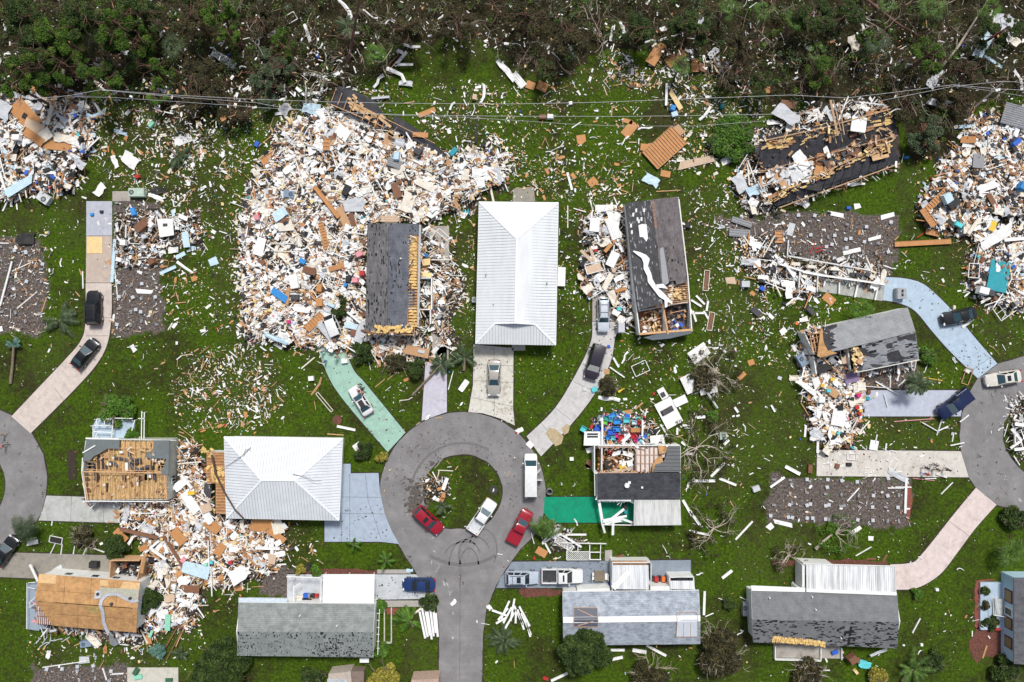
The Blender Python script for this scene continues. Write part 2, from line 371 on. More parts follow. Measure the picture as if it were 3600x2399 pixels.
def arc(cx,cy,r,a0,a1,n,ry=None):
 ry = ry or r
 return [(cx+r*cos(radians(a0+(a1-a0)*i/n)),cy+ry*sin(radians(a0+(a1-a0)*i/n))) for i in range(n+1)]
def wobble(poly,amp=.8,seg=14,seed=0):
 r = random.Random(seed);out = []
 for (a,b),(c,d) in zip(poly,poly[1:]+poly[:1]):
  n = max(1,int(hypot(c-a,d-b)/seg))
  for i in range(n): out.append((a+(c-a)*i/n+r.uniform(-amp,amp),b+(d-b)*i/n+r.uniform(-amp,amp)))
 return out
make_ground()
ASPH = asphalt_mat()
# centre cul-de-sac: outer outline, counter-clockwise in picture terms
ring = arc(1063,1138,191,-205,25,46)      # from lower-left over the top to lower-right
outer = ring+[(1222,1236),(1196,1262),(1168,1300),(1140,1345),(1118,1400),(1110,1460),(1106,1640),
 (1009,1640),(1009,1440),(1003,1390),(986,1376),(968,1335),(946,1300),(916,1252)]
isl = arc(1063,1130,92,-208,28,26,86)+[(1132,1190),(1112,1210),(1098,1222),(1060,1215),(1026,1216),(1000,1212),(985,1195)]
def strip_ring(out,inn,m,name,label,z=.05):
 """asphalt ring with a hole, triangulated by Blender's own fill"""
 import bmesh
 bm = bmesh.new();es = []
 for poly in (out,inn):
  if not poly: continue
  vs = [bm.verts.new((*W(u,v),z)) for u,v in poly]
  for i in range(len(vs)): es.append(bm.edges.new((vs[i],vs[(i+1) % len(vs)])))
 bmesh.ops.triangle_fill(bm,use_beauty=True,use_dissolve=False,edges=es)
 for f in bm.faces:
  if f.normal.z < 0: f.normal_flip()
 r = bmesh.ops.extrude_face_region(bm,geom=bm.faces[:])
 for e in r['geom']:
  if isinstance(e,bmesh.types.BMVert): e.co.z -= .06
 me = bpy.data.meshes.new(name);bm.to_mesh(me);bm.free();me.materials.append(m)
 o = bpy.data.objects.new(name,me);COL.objects.link(o);setp(o,label,name.replace('_',' '),kind='structure');return o
strip_ring(wobble(outer,.7,10,1),wobble(isl,.9,9,2),ASPH,'road','grey asphalt cul-de-sac ring with its stem running down')
lo = [(-60,935),(0,943),(30,956),(72,994),(100,1044),(109,1097),(105,1141),(97,1176),(83,1198),(50,1222),(22,1238),(0,1258),(-60,1300)]
li = [(-60,1040),(-20,1050),(0,1064),(9,1085),(13,1105),(12,1132),(7,1148),(0,1164),(-60,1200)]
mb = MB()
strip_ring(wobble(lo+li[::-1],.6,12,3),None,ASPH,'road','grey asphalt loop at the left edge')
ro = [(2420,800),(2353,819),(2293,836),(2246,871),(2228,900),(2210,950),(2205,1000),(2208,1040),(2225,1097),(2250,1132),(2289,1160),(2325,1170),(2353,1176),(2420,1180)]
ri = [(2420,890),(2353,914),(2325,940),(2307,972),(2304,1010),(2310,1032),(2325,1055),(2340,1075),(2353,1086),(2420,1110)]
strip_ring(wobble(ro+ri[::-1],.6,12,4),None,ASPH,'road','grey asphalt loop at the right edge')
strip_ring(wobble(grow(outer,2.6),1.1,9,7),wobble(grow(isl,-2.6),1.2,9,8),EDGE,'soil_edge','dark ragged soil edge round the ring road',.03);soil_edge(lo+li[::-1],78);soil_edge(ro+ri[::-1],79)
# dark stains, tyre marks and pale patches on the asphalt
mb = MB();rs = random.Random(5)
def blotch(mb,u,v,r,z,m=0,asp=1.0,ang=0,n=14,jag=.35,rr=rs):
 pts = [];k = [rr.uniform(1-jag,1+jag) for _ in range(n)]
 for i in range(n):
  a = 2*pi*i/n;q = r*(k[i]*.6+k[(i+1) % n]*.4)
  x,y = q*cos(a),q*sin(a)*asp
  pts.append((u+x*cos(ang)-y*sin(ang),v+x*sin(ang)+y*cos(ang)))
 mb.slab([(*W(a,b),z) for a,b in pts],.006,m)
for u,v,r in ((955,1118,17),(960,1140,20),(948,1150,15),(965,1160,17),(955,1172,15),(940,1165,10),(972,1180,13),(992,1065,9),(1008,1058,10),(980,1075,6),
    (968,1105,8),(930,1098,5),(925,1112,6),(1064,1268,6),(1056,1300,4),(1058,1330,2),(940,1280,5),(946,1290,5),(2246,1047,5),(2310,870+5,3),(2300,1120,4),(1020,1020,4),(1060,1035,3),(1085,1028,3),
    (912,1080,4),(905,1090,3),(890,1100,5),(968,1000,4)):
 for k in range(int(4+r*1.1)): blotch(mb,u+rs.gauss(0,r)*.5,v+rs.gauss(0,r)*.6,r*rs.uniform(.08,.38),.056+.0012*k,asp=rs.uniform(.35,1),ang=rs.uniform(0,3),n=11,jag=.6)
for k in range(260):      # leaf litter arcs on the ring
 a = rs.uniform(170,390);q = rs.choice((110,120,135,150,165))+rs.uniform(-12,12)
 u,v = 1063+q*cos(radians(a)),1135+q*sin(radians(a));blotch(mb,u,v,rs.uniform(.8,3),.06,asp=rs.uniform(.2,.6),ang=rs.uniform(0,3),n=7)
STAIN = mat('wet leaf litter',(.095,.08,.07),.45,4)
setp(build('leaf_litter',mb,STAIN),'dark wet leaf litter and mud smeared over the asphalt ring','leaf litter',kind='stuff')
mb = MB()
def skid(cx,cy,r,a0,a1,ry=None,w=.22):
 p = [(*W(u,v),.061) for u,v in arc(cx,cy,r,a0,a1,24,ry)]
 for a,b in zip(p,p[1:]): mb.wall(a,b,.055,.061,w)
skid(1070,1300,38,180,330,60);skid(1078,1305,22,190,350,45);skid(1090,1275,36,150,340,42);skid(1110,1262,32,200,400,46)
skid(1068,1285,48,200,300,40);skid(1063,1138,150,60,120,160,.5);skid(1063,1138,120,190,300,None,.35)
setp(build('tyre_mark',mb,mat('tyre rubber on asphalt',(.15,.147,.148),.25,5)),'looping dark tyre marks where the stem meets the ring','tyre marks',kind='structure')
mb = MB();joints(mb,[((1057,1240),(1056.5,1560))],.058,.05);joints(mb,[((1058,1320),(1057,1350))],.0585,.14)
setp(build('road_joint',mb,STAIN),'thin dark seam down the middle of the road stem','road seam',kind='structure')
mb = MB()
for u,v,r in ((1020,1335,9),(1030,1345,7),(1035,1362,5),(1036,1385,5),(1042,1410,4),(1005,1310,5),(1010,1300,4),(990,1290,6),(925,1220,5),(1000,1270,5),(2268,1015,4),(2345,1150,8),(2310,1100,6)):
 for k in range(3): blotch(mb,u+rs.uniform(-r,r)*.6,v+rs.uniform(-r,r),r*rs.uniform(.2,.5),.057+.004*k,asp=.5,ang=rs.uniform(0,3))
setp(build('pale_scuff',mb,mat('pale scuffed asphalt',(.42,.41,.40),.2,4)),'pale chalky scuffs on the asphalt','scuff marks',kind='structure')
# ---------------- driveways and slabs
PINK = paving_mat('pinkish concrete',(.60,.52,.47));WARM = paving_mat('warm light concrete',(.62,.58,.52))
GREY = paving_mat('pale grey concrete',(.47,.48,.46),amt=.45);MINT = paving_mat('mint green painted concrete',(.33,.52,.43),(.10,.09,.07),.25,.6)
BLUEP = paving_mat('pale blue painted concrete',(.42,.53,.64),(.2,.2,.2),.2);SLATE = paving_mat('slate blue painted concrete',(.235,.275,.33),(.1,.1,.1),.3)
LAV = paving_mat('lavender grey concrete',(.53,.51,.58),(.2,.2,.2),.35);EMER = paving_mat('emerald green painted concrete',(.008,.28,.155),(.015,.13,.075),.7,.9)
STAINC = paving_mat('leaf-stained concrete',(.62,.60,.54),(.26,.21,.13),.85,.8,1.5);DIRTY = paving_mat('dirty concrete',(.40,.37,.33),(.12,.09,.07),.7,.7)
MUDC = paving_mat('weathered grey brown concrete',(.30,.28,.24),(.12,.11,.09),.6,.6)
def curve_poly(left,right):
 """left and right edges smoothed with Catmull-Rom, returned as one outline"""
 def cr(p,n=6):
  q = [p[0]]+p+[p[-1]];out = []
  for i in range(1,len(q)-2):
   for k in range(n):
    t = k/n;a = [.5*((2*q[i][j])+(-q[i-1][j]+q[i+1][j])*t+(2*q[i-1][j]-5*q[i][j]+4*q[i+1][j]-q[i+2][j])*t*t+(-q[i-1][j]+3*q[i][j]-3*q[i+1][j]+q[i+2][j])*t**3) for j in (0,1)]
    out.append(tuple(a))
  return out+[p[-1]]
 return cr(left)+cr(right)[::-1]
Z = .075
DRIVES = []
def drive(name,poly,m,label,z=Z,jl=()):
 DRIVES.append(poly)
 if name == 'driveway': soil_edge(poly,len(DRIVES))
 pave(name,poly,m,z,label=label,cat=name)
 if jl:
  mb = MB();joints(mb,jl,z+.004,.045);setp(build('expansion_joint',mb,STAIN),'thin dark joint lines cut in the '+label,'joint lines',kind='structure')
drive('driveway',curve_poly([(197.5,651),(197,742),(186,784),(150,827),(95,885),(27,957)],[(257,651),(257,717),(249,784),(225,834),(175,892),(71,996)]),PINK,'pinkish concrete driveway curving to the left road',jl=[((127,892),(167,950)),((198,730),(256,730)),((198,772),(250,772))])
drive('slab',[(199,463),(258,463),(258,542),(199,542)],paving_mat('pale lavender slab',(.45,.47,.53),(.15,.15,.15),.35),'pale blue grey patio slab at the top of the left driveway')
drive('slab',[(199,543),(258,543),(257,650),(198,650)],paving_mat('beige slab',(.50,.41,.35),(.2,.15,.1),.3),'beige patio slab between the blue grey slab and the driveway')
drive('slab',[(259,440),(300,440),(300,463),(259,463)],DIRTY,'small dirty slab beside the mint green air conditioner')
drive('driveway',curve_poly([(723,776),(751,857),(790,920),(891,1039)],[(783,776),(811,847),(838,879),(880,930),(932,994)]),MINT,'mint green painted driveway')
drive('driveway',[(978,832),(1027,832),(1027,947),(969,967)],LAV,'lavender grey driveway with a toppled palm across it')
drive('slab',[(985,520),(1032,520),(1031,830),(996,830),(985,700)],DIRTY,'dirty carport slab beside the dark shingle house')
drive('driveway',[(1088,792),(1180,800),(1179,940),(1183,978),(1150,962),(1110,950),(1076,947),(1087,885)],STAINC,'leaf-stained driveway under the beige old sedan',jl=[((1135,800),(1136,955)),((1088,838),(1180,841)),((1088,875),(1180,879)),((1086,914),(1180,935))])
drive('driveway',curve_poly([(1361,740),(1358,784),(1329,849),(1276,937),(1210,1003)],[(1417,740),(1412,784),(1401,837),(1364,909),(1311,977),(1243,1049)]),paving_mat('light concrete',(.55,.54,.53)),'light concrete driveway curving down from the dark purple vehicle',jl=[((1275,937),(1312,966)),((1318,877),(1366,900)),((1243,971),(1274,1012))])
drive('slab',[(1362,520),(1417,520),(1417,739),(1361,739)],DIRTY,'littered carport slab left of the torn shingle house')
drive('sand_patch',[(1254,995),(1262,984),(1275,985),(1295,1003),(1290,1020),(1277,1026),(1270,1018),(1262,1010)],mat('dried sand',(.42,.33,.2),.35,6),'dried sand spill near the foot of the curving driveway',z=.083)
drive('sand_patch',[(1290,985),(1302,974),(1310,978),(1306,994),(1296,1000)],mat('dried sand',(.42,.33,.2)),'smaller dried sand spill at the curving driveway edge',z=.083)
drive('driveway',[(787,1066),(806,1066),(806,1088),(870,1087),(873,1130),(884,1180),(900,1220),(917,1250),(876,1245),(746,1245),(746,1100),(787,1100)],paving_mat('dusty blue painted concrete',(.37,.44,.53),(.2,.2,.2),.15,.3),'dusty blue painted driveway right of the white hip roof',jl=[((782,1142),(876,1143)),((804,1088),(804,1245)),((840,1088),(846,1150)),((846,1150),(876,1238)),((785,1183),(785,1245)),((785,1180),(885,1181))])
drive('driveway',[(1251,1142),(1460,1142),(1460,1201),(1268,1201),(1249,1178)],EMER,'emerald green painted driveway')
drive('driveway',[(660,1320),(957,1320),(968,1336),(986,1376),(861,1378),(660,1388)],paving_mat('cool pale concrete',(.52,.55,.58),(.2,.2,.2),.35),'cool pale driveway under the navy sedan')
PAVER = mat('grey pavers',(.36,.34,.31),.35,9)
drive('brick_path',[(867,1309),(940,1309),(945,1318),(867,1318)],PAVER,'strip of grey pavers above the pale driveway')
drive('brick_path',[(883,1380),(981,1380),(976,1394),(883,1395)],PAVER,'strip of grey pavers below the pale driveway')
drive('driveway',[(1176,1291),(1587,1287),(1588,1349),(1300,1351),(1140,1351),(1150,1330)],SLATE,'slate blue painted driveway holding the silver car and white pickup')
drive('brick_path',[(1390,1265),(1406,1264),(1407,1289),(1390,1289)],PAVER,'small patch of pavers beside the white fence frame')
drive('driveway',curve_poly([(2045,1297),(2089,1294),(2115,1277),(2196,1176),(2242,1121)],[(2055,1355),(2106,1351),(2159,1320),(2202,1266),(2240,1215),(2289,1160)]),paving_mat('rosy concrete',(.66,.56,.53)),'rosy concrete driveway sweeping up to the right road',jl=[((2181,1198),(2226,1232))])
drive('driveway',[(1877,1034),(2207,1037),(2225,1097),(1876,1094)],paving_mat('chalky white concrete',(.60,.57,.52),(.25,.2,.16),.5),'chalky white driveway littered with rubble')
drive('driveway',[(1980,897),(2224,897),(2211,930),(2207,957),(1976,957)],paving_mat('pale periwinkle concrete',(.46,.49,.58),(.3,.3,.3),.2),'pale periwinkle driveway under the navy pickup')
drive('driveway',curve_poly([(2034,637),(2077,640),(2115,650),(2145,672),(2190,717),(2246,784),(2291,836)],[(2027,690),(2065,697),(2102,715),(2140,760),(2175,800),(2210,835),(2246,870)]),BLUEP,'pale blue driveway curving down past the black sedan',jl=[((2226,855),(2276,821))])
drive('slab',[(1860,600),(2034,640),(2027,692),(1850,665)],paving_mat('grey carport concrete',(.42,.43,.40),(.08,.07,.06),.6),'grey carport slab left of the curving blue driveway')
drive('driveway',[(107,1139),(195,1142),(285,1146),(283,1202),(89,1196),(99,1172)],GREY,'pale grey driveway below the roofless house',jl=[((165,1141),(163,1199)),((240,1144),(238,1201))])
drive('driveway',[(37,1270),(245,1276),(350,1290),(340,1340),(100,1330),(0,1326),(-20,1326),(-20,1310)],MUDC,'weathered driveway above the plywood roof')
drive('slab',[(293,1534),(410,1534),(410,1600),(293,1600)],paving_mat('bare cream slab',(.56,.54,.47)),'bare cream slab at the bottom edge')
drive('slab',[(1010,792),(1027,792),(1027,832),(996,832)],LAV,'lavender strip beneath the fallen palm crown')
drive('slab',[(1180,434),(1226,430),(1230,464),(1178,464)],MUDC,'small patio slab at the top of the central white roof')
drive('slab',[(1176,786),(1207,786),(1207,806),(1176,806)],paving_mat('putty concrete',(.48,.46,.42)),'short step slab below the central white roof')
mb = MB()
for k in range(420):
 while True:
  q = rs.choice([(795,920,60,100),(870,960,60,60),(1130,900,50,80),(2150,730,90,80),(820,1200,70,40),(1380,1310,60,30),(2050,1065,150,25),(2240,830,40,40),(900,1350,60,25),(1385,760,20,60)])
  u,v = q[0]+rs.uniform(-1,1)*q[2],q[1]+rs.uniform(-1,1)*q[3]
  if any(inside(u,v,d) for d in DRIVES): break
 blotch(mb,u,v,rs.uniform(.8,2.6),.084,asp=rs.uniform(.3,.9),ang=rs.uniform(0,3),n=6)
setp(build('leaf_litter',mb,STAIN),'dark leaves and twigs strewn over the driveways','leaf litter',kind='stuff')
# soil beds
def bed(poly,m,label): pave('flower_bed',poly,m,.05,label=label,cat='flower bed',th=.06)
MUL = mat('red brown mulch',(.13,.045,.03),.5,5,bmp=.05);RUST = mat('rust red mulch',(.22,.06,.045),.35,5)
bed(wobble([(2082,1100),(2093,1120),(2096,1150),(2090,1185),(2084,1208),(2081,1160)],1,10),RUST,'narrow rust red mulch bed beside the cleared plot')
bed(wobble([(700,1308),(800,1306),(870,1312),(868,1319),(700,1320)],1.5,10),MUL,'brown mulch strip above the white carport roof')
bed(wobble([(1190,1352),(1322,1354),(1318,1368),(1200,1372)],3,10),MUL,'brown mulch strip below the slate blue driveway')
bed(wobble([(78,1340),(100,1330),(98,1440),(78,1420)],3,10),MUL,'brown mulch strip left of the plywood roof')
bed(wobble([(1770,1289),(1925,1285),(2040,1290),(2040,1297),(1775,1300)],3,10),MUL,'dark mulch strip above the ribbed carport roof')
bed(wobble([(2240,1335),(2290,1330),(2253,1339),(2253,1450),(2240,1440)],2,10),RUST,'rust red mulch strip left of the blue porch')
bed(wobble([(2240,1440),(2310,1445),(2300,1500),(2240,1520),(2225,1480)],5,12),MUL,'dark mulch corner below the blue porch')
bed(wobble([(886,1398),(920,1398),(910,1412),(890,1412)],1,8),RUST,'red brown patch beside the pavers')
bed(arc(775,965,11,0,330,11),MUL,'round mulch ring around a toppled sapling')
bed(wobble([(236,1200),(262,1180),(265,1270),(238,1268)],3,9),mat('upturned dark earth',(.035,.022,.014),.6,4),'strip of upturned dark earth left of the roofless house') if False else None

bed(wobble([(155,1036),(175,1034),(174,1100),(156,1102)],3,9),mat('upturned dark earth',(.035,.022,.014),.6,4),'strip of upturned dark earth left of the roofless house')
# ---------------- roofs
def shingle(name,c1,c2,miss=.0,missc=(.02,.02,.022),bw=.9,rh=.16,rot=0,streak=(1.2,4.5,1),msc=1.0,split=None):
 m,nt,b = nodes(name,.9,spec=.15);v = coords(nt,rot=(0,0,rot))
 br = nt.nodes.new('ShaderNodeTexBrick');br.inputs['Scale'].default_value = 1
 br.inputs['Brick Width'].default_value = bw;br.inputs['Row Height'].default_value = rh*1.6
 br.inputs['Mortar Size'].default_value = .014;br.inputs['Bias'].default_value = 0
 br.inputs['Color1'].default_value = (*c1,1);br.inputs['Color2'].default_value = (*c2,1)
 br.inputs['Mortar'].default_value = (*[x*.45 for x in c1],1);nt.links.new(v,br.inputs['Vector'])
 n1 = noise(nt,v,1.1,5,.7);col = mix(nt,.55,br.outputs[0],ramp(nt,n1,[(.3,tuple(x*.7 for x in c1)),(.7,tuple(x*1.25 for x in c2))]))
 if miss > 0:
  mp = nt.nodes.new('ShaderNodeMapping');mp.inputs['Scale'].default_value = streak;nt.links.new(v,mp.inputs[0])
  sn = nt.nodes.new('ShaderNodeVectorMath');sn.operation = 'SNAP';sn.inputs[1].default_value = (.28,.5,1);nt.links.new(mp.outputs[0],sn.inputs[0])
  k = noise(nt,sn.outputs[0],msc,3,.8);big = noise(nt,v,.22,2,.5)
  k = mth(nt,'ADD',mth(nt,'MULTIPLY',k,.75),mth(nt,'MULTIPLY',big,.25))
  if split is not None:     # more shingles gone on one side of the ridge (object-space y)
   t = nt.nodes.new('ShaderNodeTexCoord');s2 = nt.nodes.new('ShaderNodeSeparateXYZ');nt.links.new(t.outputs['Object'],s2.inputs[0])
   k = mth(nt,'ADD',k,mth(nt,'MULTIPLY',mth(nt,'GREATER_THAN',s2.outputs[split[0]],split[1]),split[2]))
  col = mix(nt,ramp(nt,k,[(1-miss,0),(1-miss+.01,1)],'LINEAR'),col,missc)
 nt.links.new(col,b.inputs['Base Color']);bump(nt,b,br.outputs['Fac'],.02,.5);return m
def metal_roof(name,c,streak=None,sax=(9,.5,1),amt=.5):
 m,nt,b = nodes(name,.45,spec=.4);v = coords(nt)
 col = ramp(nt,noise(nt,v,.6,4),[(.3,tuple(x*.93 for x in c)),(.7,c)])
 if streak:
  v2 = coords(nt,sax);f = noise(nt,v2,1.0,5,.7)
  col = mix(nt,ramp(nt,f,[(.42,0),(.66,amt)]),col,streak)
 nt.links.new(col,b.inputs['Base Color']);return m
WHITE = mat('white painted trim',(.80,.81,.80),.06,2,.5,dirt=(.45,.42,.36),dirt_amt=.25)
WALLW = mat('white vinyl siding',(.74,.75,.73),.07,1.5,.6,dirt=(.4,.37,.3),dirt_amt=.3)
WALLG = mat('sage grey siding',(.46,.49,.45),.08,1.5,.6);WALLB = mat('pale blue siding',(.42,.60,.72),.07,1.5,.6)
WOOD = mat('raw framing lumber',(.60,.36,.19),.28,3,.8);OSB = mat('oriented strand board',(.46,.255,.105),.22,2.2,.8,dirt=(.16,.09,.04),dirt_amt=.6)
OSBD = mat('wet plywood',(.33,.17,.075),.3,2,.8);INS = mat('yellow fibreglass',(.66,.45,.17),.35,2.5,.95,bmp=.1)
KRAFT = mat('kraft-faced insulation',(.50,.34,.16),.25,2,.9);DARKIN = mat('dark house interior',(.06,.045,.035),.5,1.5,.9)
FELT = mat('black roofing felt',(.035,.035,.042),.4,1.2,.85,dirt=(.1,.09,.09),dirt_amt=.5);FLOORW = mat('timber floor',(.27,.10,.04),.3,1.2,.6)
GLASS,_nt,_b = nodes('dark window glass',.08,spec=.6);_b.inputs['Base Color'].default_value = (.02,.025,.03,1)
def clip_lines(poly,d,spacing,off=0.0):
 """segments where lines parallel to d cross a convex or simple polygon (2-D)"""
 d = Vector(d[:2]).normalized();n = Vector((-d.y,d.x));P = [Vector(p[:2]) for p in poly]
 ts = [p.dot(n) for p in P];t = min(ts)+spacing*.5+off;out = []
 while t < max(ts):
  xs = []
  for i in range(len(P)):
   a,b = P[i],P[(i+1) % len(P)];ta,tb = a.dot(n)-t,b.dot(n)-t
   if ta*tb < 0:
    q = a+(b-a)*(ta/(ta-tb));xs.append(q.dot(d))
  xs.sort()
  for i in range(0,len(xs)-1,2):
   out.append((n*t+d*xs[i],n*t+d*xs[i+1]))
  t += spacing
 return out
def plane_z(p3):
 a,b,c = Vector(p3[0]),Vector(p3[1]),Vector(p3[2])
 for k in range(2,len(p3)):
  c = Vector(p3[k]);nn = (b-a).cross(c-a)
  if nn.length > 1e-3: break
 return lambda x,y: a.z-(nn.x*(x-a.x)+nn.y*(y-a.y))/nn.z
def ribs(mb,p3,d,spacing,w=.05,h=.05,m=0,off=0,jit=0):
 z = plane_z(p3)
 for a,b in clip_lines(p3,d,spacing,off):
  mb.bar((a.x,a.y,z(a.x,a.y)+h/2),(b.x,b.y,z(b.x,b.y)+h/2),w,h,m)
class Gable:
 """ridge given by two survey pixels at ridge height; pitch = drop per metre from the ridge line"""
 def __init__(s,r0,r1,rh,pitch):
  s.a = Vector(W(*r0,rh));s.b = Vector(W(*r1,rh));s.rh = rh;s.p = pitch
  d = (s.b-s.a).normalized();s.d = d;s.n = Vector((-d.y,d.x))
  s.ang = atan2(d.y,d.x)
 def z(s,x,y): return s.rh-s.p*abs((Vector((x,y))-s.a).dot(s.n))
 def P(s,u,v,dz=0):
  z = s.rh
  for _ in range(4):
   x,y = W(u,v,z+dz);z = s.z(x,y)
  return (x,y,z+dz)
 def poly(s,pts,dz=0): return [s.P(u,v,dz) for u,v in pts]
def zlerp(p,c,k): return (c[0]+(p[0]-c[0])*k,c[1]+(p[1]-c[1])*k)
def walls_under(root,corners,inset,z1,m,name='wall',th=.14,floor=None,skip=()):
 """corners: 3-D eave corners in order; walls drop to the ground"""
 cx = sum(p[0] for p in corners)/len(corners);cy = sum(p[1] for p in corners)/len(corners)
 q = []
 for p in corners:
  v = Vector((cx-p[0],cy-p[1])).normalized()*inset*1.41;q.append((p[0]+v.x,p[1]+v.y))
 mb = MB()
 for i in range(len(q)):
  if i in skip: continue
  mb.wall(q[i],q[(i+1) % len(q)],-.05 if not root else 0,z1,th)
 build(name,mb,m,root); 
 if floor:
  mb = MB();mb.prism(q,.25,.42);build('floor',mb,floor,root)
 return q
def gable_end(mb,G,p,q,th=.14):
 """triangular wall between eave points p and q (2-D) up to the roof plane"""
 P_,Q_ = Vector(p),Vector(q);ta = (P_-G.a).dot(G.n);tb = (Q_-G.a).dot(G.n)
 mid = P_+(Q_-P_)*(ta/(ta-tb));zt = G.rh-.12
 za,zb = G.z(*P_)-.12,G.z(*Q_)-.12
 mb.wall(P_,mid,0,za,th,z1b=zt);mb.wall(mid,Q_,0,zt,th,z1b=zb)
def vents(root,G,pts,r=.09,m=None):
 mb = MB()
 for u,v in pts:
  x,y,z = G.P(u,v);mb.tube([(x,y,z-.05),(x,y,z+.35)],r,8)
 build('vent_pipe',mb,m or WHITE,root)
# ----- central white hip roof with a lower hip at its foot
def hip_house_centre():
 e = 2.75;r = 4.35;hm = 3.55
 NW,NE = W3(1101,464,e),W3(1283,466,e);SE,SW = W3(1277,793,e),W3(1093,790,e)
 R0,R1 = W3(1187.5,549,r),W3(1184,742,r);A,B = W3(1137,743,hm),W3(1229,745,hm)
 ang = atan2(R1[1]-R0[1],R1[0]-R0[0]);root = thing('white_roofed_house','intact house with white ribbed metal hip roof at the picture centre','house',W3(1187,630),ang)
 RM = metal_roof('white standing seam metal',(.72,.75,.77),(.52,.54,.55),(.25,1.2,1),.35);RB = mat('white seam rib',(.42,.45,.48),.05,2,.45)
 def plane(name,pts,d,sp=.41):
  mb = MB();mb.slab(pts,.1);build(name,mb,RM,root)
  mb = MB();ribs(mb,pts,d,sp,.05,.045);build('roof_ribs',mb,RB,root)
 plane('roof',[NW,NE,R0],(0,1));plane('roof',[NW,R0,R1,A,SW],(1,0));plane('roof',[NE,SE,B,R1,R0],(1,0))
 plane('roof',[SW,A,B,SE],(0,1))
 mb = MB();mb.slab([(A[0],A[1],hm+.02),(B[0],B[1],hm+.02),(R1[0],R1[1]+.02,r),(R1[0],R1[1]+.1,r)],.05);build('gable_panel',mb,mat('grey gable panel',(.25,.26,.27)),root)
 mb = MB()
 for a,b in ((NW,R0),(NE,R0),(R0,R1),(R1,B),(B,SE),(R1,A),(A,SW)):
  mb.bar((a[0],a[1],a[2]+.03),(b[0],b[1],b[2]+.03),.24,.05)
 build('ridge_cap',mb,mat('white ridge flashing',(.78,.80,.82),.05),root)
 mb = MB()
 for a,b in ((NW,NE),(NE,SE),(SE,SW),(SW,NW)): mb.bar((a[0],a[1],e-.1),(b[0],b[1],e-.1),.1,.16)
 build('gutter',mb,WHITE,root)
 walls_under(root,[NW,NE,SE,SW],.45,e-.1,WALLW)
 mb = MB()
 for u,v in ((1151,722),(1134,699),(1117,630)): x,y,z = W3(u,v,3.3);mb.tube([(x,y,3),(x,y,3.75)],.07,8)
 x,y,z = W3(1257,650,3.2);mb.tube([(x,y,3),(x,y,3.7)],.08,8)
 build('vent_pipe',mb,mat('grey vent pipe',(.3,.3,.3)),root)
hip_house_centre()
